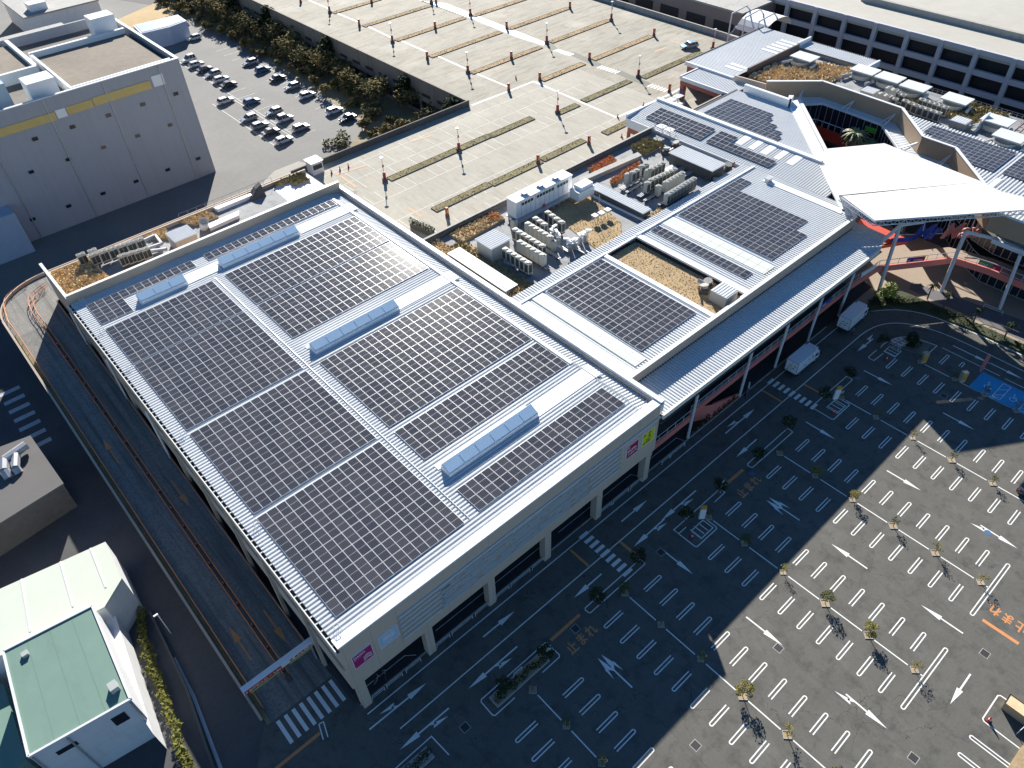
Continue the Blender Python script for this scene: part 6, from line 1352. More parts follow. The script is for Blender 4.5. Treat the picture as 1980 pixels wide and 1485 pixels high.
cs = MB(); cs.corr(-40, -10.9, lambda t: (116.4, 121.8), 0, 10.5, .5, .1); cs.build('lower_canopy', roof_metal, q); MB().box(116.1,116.4,-40,-10.7,10.0,10.75).build('canopy_edge', eave_metal, q)
MB().box(120.3,120.44,-20,-18.6,2.2,3.6).build('red_poster', signred, q)
# scaffold beside the pavilion
def scaff(label, x0, x1, y0, y1, z0, lv_, st=1.8):
    q = MB(); nx, ny = max(1,int((x1-x0)/st)), max(1,int((y1-y0)/st))
    for i in range(nx+1):
        for j_ in range(ny+1): q.tube((x0+i*(x1-x0)/nx,y0+j_*(y1-y0)/ny,z0),(x0+i*(x1-x0)/nx,y0+j_*(y1-y0)/ny,z0+lv_*1.7+.8),.05,4)
    for k in range(1, lv_+1):
        for j_ in range(ny+1): y = y0+j_*(y1-y0)/ny; q.tube((x0,y,z0+k*1.7),(x1,y,z0+k*1.7),.04,4); q.tube((x0,y,z0+k*1.7-.8),(x1,y,z0+k*1.7-.8),.035,4)
        for i in range(nx+1): x = x0+i*(x1-x0)/nx; q.tube((x,y0,z0+k*1.7),(x,y1,z0+k*1.7),.04,4)
        q.box(x0,x1,y0+.1,y1-.1,z0+k*1.7-.08,z0+k*1.7-.03)
    return tag(q.build('scaffold', galv), label, 'scaffold')
scaff('grey scaffold standing beside the red pavilion on the rooftop parking', 116.5, 123.5, 57.8, 59.6, 8, 2)
scaff('small scaffold tower with a stair in the yard corner below the striped wing', 103.6, 105.4, 45.8, 49.6, 12.3, 1, 1.5)
q = MB(); Q0 = (161.96, 74.62, 8); 
for y in (0, 4, 8): q.path([(Q0[0],Q0[1]-y,8),(Q0[0],Q0[1]-y,15),(Q0[0]+6,Q0[1]-y,15.4),(Q0[0]+9,Q0[1]-y,13.0)],.18,6)
for k in range(4): q.path([(Q0[0]+k*2.5,Q0[1],10+k*1.3),(Q0[0]+k*2.5,Q0[1]-8,10+k*1.3)],.12,5)
q.path([(Q0[0],Q0[1],9.5),(Q0[0]+8,Q0[1],14)],.14,5); tag(q.build('white_steel_frame', pole_white), 'white tubular stair frame at the far corner of the rooftop parking', 'steel frame')
# leftover panels beyond the first hundred of each array become one part each
from collections import defaultdict
_by = defaultdict(list)
for r_ in rest_cells: _by[id(r_[0])].append(r_)
for L_ in _by.values():
    t, key = L_[0][0], L_[0][1]; src = _pm[key]; vs = []; fs = []; ms = []
    for (_, _, cx, cy, zq, sw_) in L_:
        o_ = len(vs)
        for v in src.vertices:
            x, y = (v.co.x, v.co.y) if not sw_ else (-v.co.y, v.co.x); vs.append((cx+x, cy+y, zq+v.co.z))
        for p in src.polygons: fs.append(tuple(i+o_ for i in p.vertices)); ms.append(p.material_index)
    me = bpy.data.meshes.new('solar_panel_group'); me.from_pydata(vs, [], fs); me.materials.append(pv_far); me.materials.append(frame_mat); me.polygons.foreach_set('material_index', ms); me.update()
    o = bpy.data.objects.new('solar_panel_group', me); COL.objects.link(o); o.parent = t; o['kind'] = 'stuff'
    hx_ = L_[0]; 
    # remember the cell size so that the fingers and busbar line up
    ob_px, ob_py = (key[1], key[0]) if L_[0][5] else key
    me.uv_layers.new(name='cell'); uv = me.uv_layers['cell'].data
    for p in me.polygons:
        for li in p.loop_indices:
            c_ = me.vertices[me.loops[li].vertex_index].co; k_ = me.loops[li].vertex_index//12; lx, ly = c_.x-L_[k_][2], c_.y-L_[k_][3]
            uv[li].uv = (lx, ly) if not L_[0][5] else (ly, -lx)

# ================================================================ CAR PARK TREES
def mk_tree(seed, r, h, n_, leafm, size=.15, lean=.0, grate=True, holes=0):
    def f():
        rn = random.Random(seed); t = thing('young_tree', '', 'tree')
        if grate:
            q = MB()
            for s_ in (-1, 1): q.rbox((0,.5*s_,.05), (1.1,.1,.1)); q.rbox((.5*s_,0,.05), (.1,.9,.1))
            q.build('square_frame', conc, t, True); MB().box(-.45,.45,-.45,.45,.0,.04).build('soil', soil, t, True)
        q = MB(); top = (lean, lean*.4, h); q.tube((0,0,.02), (lean*.5,lean*.2,h*.55), .055, 6, .045); q.tube((lean*.5,lean*.2,h*.55), top, .045, 6, .02)
        cl = []
        for k in range(7):
            a_ = k*2.4+rn.random(); z = h*(.5+.42*rn.random()); b0 = (lean*.5, lean*.2, h*.5); e_ = (top[0]*.7+r*.75*math.cos(a_), top[1]*.7+r*.75*math.sin(a_), z+.15); q.tube(b0, e_, .025, 4, .008); cl.append(e_)
        q.build('trunk', bark, t, True); g = MB()
        for c_ in cl: leafball(g, c_, r*.5, r*.42, int(n_/8), size, rn)
        leafball(g, (top[0], top[1], h), r*.6, r*.5, int(n_/8), size, rn)
        g.build('crown', leafm, t, True); return t
    return f
T_dense = mk_tree(1, .95, 2.5, 640, gold_leaf, .13); T_olive = mk_tree(2, .8, 2.3, 420, green1, .13); T_sparse = mk_tree(3, .75, 2.2, 150, gold_leaf, .13); T_small = mk_tree(4, .55, 1.9, 130, green1, .12); T_bare = mk_tree(5, .6, 1.8, 40, bark, .1)
kinds = dict(d=('full golden crowned', T_dense), o=('round olive crowned', T_olive), s=('sparse yellow leaved', T_sparse), m=('small thin crowned', T_small), b=('nearly bare', T_bare))
rown = {14.6: 'row nearest the entrance ramp', 30.65: 'second row from the ramp', 46.7: 'third row from the ramp', 62.5: 'fourth row from the ramp', 78.25: 'fifth row from the ramp', 93.9: 'row by the blue bays'}
spec = {14.6: 'bbss', 30.65: 'omsdsm', 46.7: 'mmsddso' , 62.5: 'mosmss', 78.25: 'mssmsm', 93.9: 'mmms'}
spec = {14.6: 'bmso', 30.65: 'obsdso', 46.7: 'mosodsb', 62.5: 'mddmss', 78.25: 'mssmms', 93.9: 'mmms'}
for X, ys_ in trees_y.items():
    for k, y in enumerate(ys_):
        kd = spec[X][min(k, len(spec[X])-1)]; nm_, mk_ = kinds[kd]
        place('tree'+kd, mk_, (X, y, 0), R(45)+k*math.pi/2, '%s young tree in the %s square of the %s' % (nm_, ORD[k], rown[X]), group='young trees in the car park squares', scale=.64+.07*((k*7+int(X)) % 4))
T_dark = mk_tree(9, .85, 2.6, 420, green2, .15, grate=False); T_palm_ = None
for k, (P, lab) in enumerate((((17.99, -9.14, 0),'dark leaved tree at the right end of the long shrub island'),((12.09, -8.83, 0),'dark leaved tree at the left end of the long shrub island'),((27.15, -8.25, 0),'dark leaved tree at the left end of the narrow island by the first crossing'),((34.62, -8.07, 0),'dark leaved tree in the right end of the narrow island touching the first crossing'),((50.64, -8.20, 0),'dark leaved tree beside the orange stop line on the bicycle island'),((43.89, -7.95, 0),'dark leaved tree at the bicycle stands left of the orange topped totem'),((58.80, -8.38, 0),'dark leaved tree at the left end of the plain island between the two crossings'),((66.70, -7.87, 0),'dark leaved tree at the right end of the plain island between the two crossings'),((75.35, -8.27, 0),'dark leaved tree at the foot of the second crossing'),((81.95, -8.45, 0),'dark leaved tree at the right end of the island past the second crossing'),((92.48, -7.96, 0),'dark leaved tree at the head of the round trolley island'))):
    place('dtree', T_dark, (P[0], P[1], 0), k*1.3, lab, group='dark leaved island trees')
# shrub island
t = thing('shrub_island', 'long raised island bed full of dark shrubs near the ramp end of the access road', 'planting bed', (10.5, -9.6, 0))
q = MB(); q.box(10.5,18.2,-9.6,-9.4,0,.25); q.box(10.5,18.2,-8.35,-8.15,0,.25); q.box(10.5,10.7,-9.4,-8.35,0,.25); q.box(18.0,18.2,-9.4,-8.35,0,.25); q.build('kerb', conc, t)
MB().box(10.7,18.0,-9.4,-8.35,0,.2).build('soil', soil, t); q = MB(); rn = random.Random(8)
for k in range(26): leafball(q, (11.0+k*.27, -8.9+rn.uniform(-.3,.3), .4), .4, .3, 26, .12, rn)
q.build('shrubs', green2, t)['kind'] = 'stuff'
t = thing('shrub_island', 'short raised bed of dark shrubs at the bottom edge of the view', 'planting bed', (0.82, -7.56, 0))
P = (1.26, -8.30, 0); MB().box(P[0]-2.5,P[0]+1.2,P[1]-.7,P[1]+.7,0,.25).build('kerb', conc, t); q = MB()
for k in range(12): leafball(q, (P[0]-2+k*.27, P[1]+rn.uniform(-.3,.3), .5), .4, .35, 30, .12, rn)
q.build('shrubs', green2, t)['kind'] = 'stuff'
outl = MB(); outl.strip([(P[0]-3.4,P[1]-1.2),(P[0]-3.4,P[1]+1.15),(P[0]+2.2,P[1]+1.2),(P[0]+2.4,P[1]-1.5)], .13, ZP); setting(outl.build('island_marking', line_white))
# small road signs
def pole_sign(label, P, z1, boards, name='road_sign'):
    t = thing(name, label, 'sign', (P[0],P[1],0)); MB().tube((P[0],P[1],0),(P[0],P[1],z1),.05,6).build('pole', pole_white, t)
    for (z0, w_, h_, m_, rz2) in boards: MB().rbox((P[0], P[1]-.08, z0), (w_, .05, h_), rz2).build('board', m_, t)
    return t
t = pole_sign('white rectangular sign on a post at the right end of the long shrub island', (18.31, -9.19, 0), 2.4, [(2.1,.55,.75,signwhite,R(-40))]); text('P', .4, signred, ((18.31, -9.19, 0)[0]-.1, (18.31, -9.19, 0)[1]-.16, 1.95), (R(90),0,R(-40)), t)
q = MB(); P = (13.97, -8.35, 0); Q_ = (15.12, -8.37, 0); q.path([(P[0],P[1],0),(P[0],P[1],1.1),(Q_[0],Q_[1],1.1),(Q_[0],Q_[1],0)],.05,6); tag(q.build('hoop_barrier', pole_white), 'white hoop barrier in the middle of the long shrub island', 'barrier', 'hoop')
pole_sign('round mirror sign on a post beside the bicycle island tree', (51.00, -8.19, 0), 2.6, [(2.5,.35,.35,signwhite,0)])
def totem(label, P, extra=None):
    t = thing('totem_sign', label, 'sign', (P[0],P[1],0)); MB().rbox((P[0],P[1],1.0), (.75,.3,2.0), R(-38)).build('panel', signwhite, t); MB().rbox((P[0],P[1],2.3), (.75,.3,.6), R(-38)).build('orange_head', signorange, t); return t
totem('white totem with an orange head at the bicycle bay nearest the tan columns', (45.90, -9.06, 0)); t = totem('white totem with an orange head and a small side board past the second crossing', (77.39, -9.18, 0))
P = (78.18, -9.48, 0); tag(MB().rbox((P[0],P[1],1.0),(.7,.12,.6),R(-40)).build('side_board', signwhite), 'small white board standing beside the farther totem', 'sign')
for P, lab in (((94.21, -14.03, 0),'yellow fronted vending cabinet at the tip of the round trolley island'),((94.29, -20.03, 0),'yellow fronted vending cabinet at the corner of the blue wheelchair bays')):
    t = thing('vending_cabinet', lab, 'cabinet', (P[0],P[1],0)); MB().rbox((P[0],P[1],.95),(.8,.7,1.9),R(-35)).build('body', mat('cabinet_cream',(0.45,0.40,0.28),.6), t); MB().rbox((P[0]-.2,P[1]-.32,1.1),(.6,.08,1.2),R(-35)).build('front', signorange, t)
for P, Q_, lab in (((94.72, -16.93, 0),(99.65, -16.91, 0),'thin red based pole leaning across the bay behind the trolley park'),):
    q = MB(); q.tube((P[0],P[1],0),(P[0],P[1],.5),.12,8,.05); tag(q.build('pole_base', signred), 'small red pole base in the car park near the wheelchair bays', 'bollard')
t = thing('tall_red_sign', 'tall slender red sign mast at the corner of the blue wheelchair bays', 'sign', (98.28, -21.10, 0)); P = (98.28, -21.10, 0)
MB().rbox((P[0],P[1],1.9),(.12,.5,3.0),R(20)).build('panel', signpink, t); MB().tube((P[0],P[1],0),(P[0],P[1],3.6),.05,6).build('pole', pole_white, t)
# trolleys
def mk_trolley():
    t = thing('shopping_trolley', '', 'trolley'); q = MB(); q.box(-.35,.35,-.28,.28,.45,.9); q.build('basket', galv, t, True); q = MB()
    for x in (-.35,.35):
        for y in (-.25,.25): q.tube((x,y,0),(x*.9,y,.45),.025,4)
    q.tube((-.4,-.28,1.0),(-.4,.28,1.0),.03,5); q.build('frame', signwhite, t, True); return t
for k in range(6):
    P = ((94.17, -9.07, 0)[0]+k*.0, 0); place('trolley', mk_trolley, ((94.22, -8.95, 0)[0]+(k%3)*.75+.1, (94.22, -8.95, 0)[1]-(k//3)*.9-.2*(k%3), 0), R(80), '%s shopping trolley of the %s row in the park on the round island' % (ORD[k%3], ['left','right'][k//3]), group='shopping trolleys')
# round island shrubs
isl = MB(); isl.prism([(94.4,-9.6),(97.0,-9.4),(98.6,-11.2),(99.0,-13.4),(95.6,-13.4)], 0, .15); setting(isl.build('island_bed', mat('island_gravel',(0.16,0.15,0.12),.9,.3,2.0)))
q = MB(); rn = random.Random(12)
for k in range(5): leafball(q, (96.8+rn.uniform(-.9,.9), -10.9+rn.uniform(-.7,.7), .9), .9, .8, 120, .2, rn)
tag(q.build('dark_bush', green2), 'big dark spiky bush on the round island', 'bush')
q = MB()
for k in range(4): leafball(q, (105.3+rn.uniform(-1.6,1.6), -1.9+rn.uniform(-.6,.6), 1.2), 1.1, .9, 220, .2, rn)
tag(q.build('sunlit_bush', mat('bright_leaves',(0.20,0.26,0.03),.6,.35,3.0)), 'bright green bush catching the sun at the plaza corner', 'bush')
q = MB()
for k in range(60):
    f_ = k/59; P = Vector((101.5,-2.0)).lerp(Vector((106.6,-6.5)), min(1,f_*2)) if f_ < .5 else Vector((106.9,-7)).lerp(Vector((108.2,-34)), (f_-.5)*2)
    leafball(q, (P.x+rn.uniform(-.6,1.2), P.y+rn.uniform(-.5,1.4), .45), .7, .4, 28, .16, rn)
setting(q.build('low_shrubs', green2), 'stuff')
q = MB()
for k in range(3): leafball(q, (108.2+k*.2, -11.6-k*1.3, .7), .5, .4, 40, .14, rn)
tag(q.build('pale_bush', gold_leaf), 'three pale yellow clumps in the planting strip beside the curved road', 'bush')
q = hoop(0, 3.0, 0); o = q.build('hoop_barrier', pole_white); o.location = ((113.97, -17.47, 0)[0], (113.97, -17.47, 0)[1], .11); o.rotation_euler = (0,0,R(93)); tag(o, 'white hoop barrier standing alone on the plaza paving near the right edge', 'barrier')
def mk_palm(h, fr, seed, leafm=green4, fl=1.1):
    def f():
        rn = random.Random(seed); t = thing('palm_tree', '', 'palm'); MB().tube((0,0,0),(.05,.05,h*.5),.13,8,.11).tube((.05,.05,h*.5),(0,0,h),.11,8,.1).build('trunk', bark, t, True); g = MB()
        for k in range(fr):
            a_ = k*2.4; e_ = rn.uniform(-.1,1.0); n_ = 5; prev = Vector((0,0,h)); 
            for s_ in range(n_):
                f_ = (s_+1)/n_; nx = Vector((math.cos(a_)*fl*f_, math.sin(a_)*fl*f_, h+e_*f_*fl*.8-f_*f_*fl*.75)); side = Vector((-math.sin(a_), math.cos(a_), 0))*fl*.16*(1.1-f_*.8)
                g.add([prev-side*1.1+Vector((0,0,-.06)), prev, nx, nx-side*.8+Vector((0,0,-.06))], [(0,1,2,3)]); g.add([prev, prev+side*1.1+Vector((0,0,-.06)), nx+side*.8+Vector((0,0,-.06)), nx], [(0,1,2,3)]); prev = nx
        g.build('fronds', leafm, t, True); return t
    return f
Ps = mk_palm(2.9, 16, 3, green2, .95)
for P, lab in (((109.06, -10.03, 0),'slender dark palm second from the left in the planting strip by the plaza path'),((108.33, -15.26, 0),'slender dark palm third from the left in the planting strip'),((108.37, -20.23, 0),'slender dark palm nearest the right edge of the view'),((109.32, -7.14, 0),'slender dark palm at the left end of the planting strip')):
    place('spalm', Ps, (P[0],P[1],.2), 1, lab, group='slender palms by the plaza path')
Pb = mk_palm(10.3, 60, 5, green4, 2.7)
place('bpalm', Pb, (134.9,23.9,0.1), 0, 'large palm rising out of the open court, the bigger one', group='court palms'); place('bpalm', Pb, (135.4,20.9,0.1), 1, 'smaller court palm half hidden by the canopy edge', group='court palms', scale=.88)
# potted plants in front of the stair wall
def mk_pot():
    t = thing('potted_plant', '', 'potted plant'); MB().tube((0,0,0),(0,0,.4),.18,8,.24).build('pot', mat('terracotta',(0.16,0.07,0.04),.8), t, True); rn = random.Random(2); g = MB(); leafball(g, (0,0,.75), .35, .35, 60, .13, rn); g.build('foliage', green2, t, True); return t
for k in range(9): place('pot', mk_pot, (56.8+k*1.15, 1.0 if k < 4 else .82, .13), k, '%s potted plant from the white pole along the salmon stair wall' % ORD[k], group='potted plants along the arcade kerb')
t = thing('a_frame_board', 'purple and white advertising board standing on the arcade kerb', 'sign', (68.72, 0.25, 0)); P = (68.72, 0.25, 0)
MB().rbox((P[0],P[1],1.0),(1.2,.12,2.0),R(28)).build('panel', mat('purple_print',(0.20,0.10,0.24),.5,.3,2.5), t); q = MB(); q.rbox((P[0]+.6*math.cos(R(28)),P[1]+.6*math.sin(R(28)),1.0),(.12,.2,2.1),R(28)); q.rbox((P[0],P[1],2.05),(1.3,.2,.1),R(28)); q.build('frame', signwhite, t)
def bicycle(label, P, rz):
    t = thing('bicycle', label, 'bicycle', P, rz)
    for x in (-.52,.52):
        q = MB(); pts = [(x+.32*math.cos(a_*math.pi/6),0,.33+.32*math.sin(a_*math.pi/6)) for a_ in range(13)]; q.path(pts,.022,4); 
        for a_ in range(0,12,2): q.tube((x,0,.33),pts[a_],.006,3)
        q.build('wheel', tyre, t, True)
    MB().path([(-.52,0,.33),(-.1,0,.33),(.35,0,.8),(-.2,0,.8),(-.1,0,.33)],.022,5).path([(.35,0,.8),(.52,0,.33)],.02,5).path([(-.52,0,.33),(-.2,0,.8)],.015,4).build('frame', galv, t, True)
    MB().path([(.35,0,.8),(.33,0,1.0),(.3,-.25,1.02)],.018,4).path([(.33,0,1.0),(.3,.25,1.02)],.018,4).build('handlebar', pole_white, t, True); MB().rbox((-.22,0,.87),(.26,.14,.06)).build('saddle', tyre, t, True)
bicycle('bicycle parked under the store behind the first hoop barriers', (3.6, 1.3, .13), R(60)); bicycle('bicycle lying closer to the corner column under the store', (2.6, 1.5, .13), R(20))

# ================================================================ VEHICLES
def wheel(q_parent, x, y, r, w_=.22):
    w1 = MB().tube((x,y-w_/2,r),(x,y+w_/2,r),r,16).build('wheel', tyre, q_parent, True)
    sgn = -1 if y < 0 else 1
    MB().tube((x,y+sgn*w_/2,r),(x,y+sgn*(w_/2+.01),r),r*.6,12).build('rim', chrome, w1, True)
def mk_car(body_m, L_=4.3, Wd=1.72, H_=1.5, hatch=True):
    def f():
        t = thing('parked_car', '', 'car'); hl, hw = L_/2, Wd/2
        side = [(-hl,.35),(-hl+.02,.75),(-hl+.15,.95 if hatch else .9),(-hl+(.35 if hatch else .75),H_*.66),(hl-1.35,.95),(hl-.35,.82),(hl-.02,.62),(hl,.35)]
        side = [(-hl,.32),(-hl,.72),(-hl+.12,.92),(hl-1.15,.93),(hl-.3,.80),(hl,.62),(hl,.32)]
        n_ = len(side); q = MB(); ws = [.95,1,1,1,.95,.86,.86]
        q.add([(x,-hw*k_,z) for (x,z),k_ in zip(side,ws)]+[(x,hw*k_,z) for (x,z),k_ in zip(side,ws)], [tuple(range(n_)), tuple(range(2*n_-1,n_-1,-1))]+[(i,n_+i,n_+(i+1)%n_,(i+1)%n_) for i in range(n_)])
        b_ = q.build('body', body_m, t, True)
        rear = -hl+(.18 if hatch else .75); cab = [(rear,.92),(rear+.28,H_-.06),(rear+.55,H_),(hl-1.95,H_),(hl-1.05,.93)]
        q = MB(); m_ = len(cab); wt = [.93,.80,.78,.78,.93]
        q.add([(x,-hw*k_,z) for (x,z),k_ in zip(cab,wt)]+[(x,hw*k_,z) for (x,z),k_ in zip(cab,wt)], [tuple(range(m_)), tuple(range(2*m_-1,m_-1,-1))]+[(i,m_+i,m_+(i+1)%m_,(i+1)%m_) for i in range(m_)])
        q.build('cabin_glass', dark_glass, t, True)
        q = MB(); q.add([(rear+.36,-hw*.80,H_-.03),(rear+.55,-hw*.795,H_+.02),(hl-2.0,-hw*.79,H_+.02),(hl-1.86,-hw*.8,H_-.04),(rear+.36,hw*.80,H_-.03),(rear+.55,hw*.795,H_+.02),(hl-2.0,hw*.79,H_+.02),(hl-1.86,hw*.8,H_-.04)],[(1,2,6,5),(0,1,5,4),(2,3,7,6),(0,3,2,1),(4,5,6,7)])
        for x in (-.1, rear+.9): q.add([(x,-hw*.93,.93),(x+.09,-hw*.93,.93),(x+.06,-hw*.79,H_),(x-.03,-hw*.79,H_),(x,hw*.93,.93),(x+.09,hw*.93,.93),(x+.06,hw*.79,H_),(x-.03,hw*.79,H_)],[(0,1,2,3),(7,6,5,4)])
        q.build('roof', body_m, t, True)
        for s_ in (-1,1): MB().rbox((hl-.06,s_*hw*.62,.66),(.14,.34,.14)).build('headlight', signwhite, t, True); MB().rbox((-hl+.02,s_*hw*.75,.78),(.1,.22,.2)).build('tail_light', signred, t, True); MB().rbox((hl-1.25,s_*(hw+.06),.98),(.14,.16,.12)).build('mirror', body_m, t, True)
        for x in (-hl+.75, hl-.8):
            for y in (-hw+.1, hw-.1): wheel(t, x, y, .32)
        return t
    return f
cw_ = mat('white_car_paint',(0.72,0.73,0.74),.3,.03,1,coat=.5); cs_ = mat('silver_car_paint',(0.40,0.42,0.44),.3,.03,1,metal=.4,coat=.5); cg_ = mat('dark_car_paint',(0.04,0.045,0.06),.3,.03,1,coat=.5); cb_ = mat('blue_car_paint',(0.05,0.14,0.28),.3,.03,1,coat=.5); cl_ = mat('pale_blue_car_paint',(0.26,0.50,0.60),.3,.03,1,metal=.2,coat=.5)
cars = dict(w=('white',mk_car(cw_)), s=('silver',mk_car(cs_)), g=('dark grey',mk_car(cg_, hatch=False)), b=('blue',mk_car(cb_)), v=('white boxy',mk_car(cw_,4.2,1.7,1.85)))
place('hatch', mk_car(cl_, 4.4, 1.78, 1.5), ((152.77, 79.38, 8)[0], (152.77, 79.38, 8)[1], ZD+.02), R(188)-R(40)+R(10), 'pale blue hatchback alone on the rooftop parking')
lot = [(66.3,187.5,'v','left row'),(66.3,182.5,'w','left row'),(66.4,177.5,'g','left row'),(66.5,172.6,'s','left row'),(66.4,167.6,'w','left row'),(66.2,162.8,'g','left row'),(77.6,172.4,'s','right row'),(77.6,165.3,'b','right row'),(77.6,157.0,'g','right row'),(77.6,149.2,'s','right row'),(77.6,141.6,'w','right row'),(77.5,128.6,'w','right row'),(77.5,122.6,'g','right row'),
       (60.9,154.0,'w','middle'),(65.4,148.6,'b','middle'),(60.2,140.2,'s','lower left column'),(60.2,134.6,'s','lower left column'),(60.4,129.6,'g','lower left column'),(66.5,139.0,'s','lower right column'),(66.5,133.6,'v','lower right column'),(66.7,126.4,'s','beside the round shrub bed'),(74.8,202.5,'w','beside the pale cube building'),(60.5,123.6,'w','lower left column')]
from collections import Counter
cnt = Counter()
for k, (x, y, c_, where) in enumerate(lot):
    cnt[where] += 1; nm_, mk_ = cars[c_]
    place('car'+c_, mk_, (x, y, .0), R(90)*0 + (math.pi if k % 3 == 0 else 0), '%s car, %s from the far end of the %s, rear car park' % (nm_, ORD[cnt[where]-1], where) if cnt[where] > 0 and 'row' in where or 'column' in where else '%s car %s of the rear car park' % (nm_, where), group='cars in the rear car park')
place('carg', cars['g'][1], ((80.33, -34.81, 0)[0]+.6, (80.33, -34.81, 0)[1]-.4, 0), R(0), 'dark saloon cut by the right edge among the sunlit bays', group='')
def mk_truck():
    t = thing('box_truck', '', 'truck'); L_ = 4.5
    MB().box(-3.1,1.6,-1.02,1.02,.95,3.1).build('cargo_box', truck_white, t, True); q = MB()
    for (y0,y1,z0,z1) in ((-1.02,1.02,3.02,3.1),(-1.02,1.02,.95,1.03),(-1.02,-.94,.95,3.1),(.94,1.02,.95,3.1),(-.03,.03,.95,3.1)): q.box(-3.14,-3.103,y0,y1,z0,z1)
    q.build('door_frame', galv, t, True); q = MB()
    for (y,z) in ((-.5,2.3),(.3,2.2),(-.3,1.8),(.45,1.7),(0.55,1.3)): q.box(-3.12,-3.103,y-.16,y+.16,z-.06,z+.06)
    q.build('door_marks', signblack, t, True)
    q = MB(); sd = [(1.7,.55),(3.25,.55),(3.3,1.3),(3.05,2.15),(2.8,2.25),(1.7,2.25)]; n_ = 6
    q.add([(x,-.95,z) for x,z in sd]+[(x,.95,z) for x,z in sd],[tuple(range(n_)),tuple(range(2*n_-1,n_-1,-1))]+[(i,n_+i,n_+(i+1)%n_,(i+1)%n_) for i in range(n_)]); q.build('cab', truck_white, t, True)
    MB().add([(3.31,-.82,1.35),(3.31,.82,1.35),(3.09,.80,2.08),(3.09,-.80,2.08)],[(0,1,2,3)]).build('windscreen', dark_glass, t, True)
    for s_ in (-1,1): MB().add([(2.0,s_*.955,1.35),(2.95,s_*.955,1.35),(2.75,s_*.955,2.0),(2.0,s_*.955,2.0)],[(0,1,2,3)]).build('side_window', dark_glass, t, True); MB().rbox((3.2,s_*1.15,1.7),(.08,.2,.35)).build('mirror', tyre, t, True); MB().rbox((3.3,s_*.7,.8),(.06,.3,.2)).build('headlight', signwhite, t, True)
    MB().box(1.75,2.5,-.8,.8,2.28,3.0).build('fridge_unit', truck_white, t, True); MB().box(2.505,2.52,-.6,.6,2.35,2.9).build('fridge_grille', ac_dark, t, True)
    MB().box(-3.1,3.2,-.7,.7,.45,.94).build('chassis', tyre, t, True)
    for x in (-1.9, 2.5):
        for y in (-.85,.85): wheel(t, x, y, .42, .26)
    return t
T1 = place('truck', mk_truck, (79.75,-1.75,0), 0, 'white box truck parked just past the second pedestrian crossing', group='delivery trucks')
T2 = place('truck', mk_truck, (94.5,-1.6,0), R(2), 'white box truck farther along the kerb with a worker beside it', group='delivery trucks')
q = MB()
for (x, z) in ((79.5,2.2),(80.3,2.45),(80.7,1.9),(78.6,1.5)): q.box(x,x+.35,-2.785,-2.775,z,z+.22)
q.build('side_print', signblue, T1)
# the worker by the second truck
def person(label, P, rz, top, bottom):
    t = thing('person', label, 'person', P, rz)
    joints = [((0,0,.95),.15),((0,0,1.2),.155),((0,0,1.42),.13),((0,0,1.52),.055),((0,.01,1.62),.09),((0,0,1.72),.075),
              ((.09,0,.88),.09),((.11,.03,.48),.065),((.12,-.02,.08),.045),((.12,.12,.04),.045),((-.09,0,.88),.09),((-.12,.10,.48),.065),((-.13,.0,.08),.045),((-.13,.14,.04),.045),
              ((.2,0,1.4),.06),((.27,.02,1.14),.045),((.25,.2,.98),.035),((.25,.27,.95),.03),((-.2,0,1.4),.06),((-.27,.02,1.14),.045),((-.22,.22,1.02),.035),((-.2,.3,1.0),.03)]
    ed = [(0,1),(1,2),(2,3),(3,4),(4,5),(0,6),(6,7),(7,8),(8,9),(0,10),(10,11),(11,12),(12,13),(2,14),(14,15),(15,16),(16,17),(2,18),(18,19),(19,20),(20,21)]
    me = bpy.data.meshes.new('body'); me.from_pydata([j[0] for j in joints], ed, []); o = bpy.data.objects.new('body', me); COL.objects.link(o)
    sk = o.modifiers.new('skin','SKIN'); 
    for i, j_ in enumerate(joints): me.skin_vertices[0].data[i].radius = (j_[1], j_[1]*.85)
    me.skin_vertices[0].data[0].use_root = True; o.modifiers.new('sub','SUBSURF').levels = 1; bpy.context.view_layer.update()
    dg = bpy.context.evaluated_depsgraph_get(); m2 = bpy.data.meshes.new_from_object(o.evaluated_get(dg)); bpy.data.objects.remove(o)
    m2.materials.clear(); m2.materials.append(top); m2.materials.append(bottom); m2.materials.append(skin_m)
    for p in m2.polygons:
        z = p.center.z; p.material_index = 2 if (z > 1.5 or abs(p.center.y) > .22 and .9 < z < 1.1) else (1 if z < .93 else 0); p.use_smooth = True
    b_ = bpy.data.objects.new('body', m2); COL.objects.link(b_); b_.parent = t
    q = MB(); q.tube((0,-.01,1.66),(0,-.01,1.75),.105,10,.06); q.build('hair', tyre, t, True); return t
P = (92.05, -3.32, 0); person('worker in a dark green jacket and dark trousers standing beside the farther truck', (P[0],P[1],0), R(60), cloth_g, cloth_d)
# planter box, barrier bar and gravel at the right bottom corner
t = thing('planter_box', 'tall pale planter box with dry soil and a bare tree at the lower right edge', 'planter', (49.5,-45.9,0))
B0 = [(49.35, -45.67, 0), (49.59, -47.78, 0)]; 
q = MB(); q.add([(49.3,-45.4,0),(50.4,-45.4,0),(50.4,-50.5,0),(49.3,-50.5,0),(49.15,-45.25,1.5),(50.5,-45.25,1.5),(50.5,-50.6,1.5),(49.15,-50.6,1.5)],[(0,1,5,4),(1,2,6,5),(2,3,7,6),(3,0,4,7)]); q.build('box', mat('timber_box',(0.45,0.33,0.20),.7,.1,2), t)
MB().add([(49.2,-45.3,1.42),(50.45,-45.3,1.42),(50.45,-50.5,1.42),(49.2,-50.5,1.42)],[(0,1,2,3)]).build('soil', straw, t)
q = MB(); q.tube((49.9,-47.6,1.4),(50.0,-47.5,3.4),.07,6,.04); 
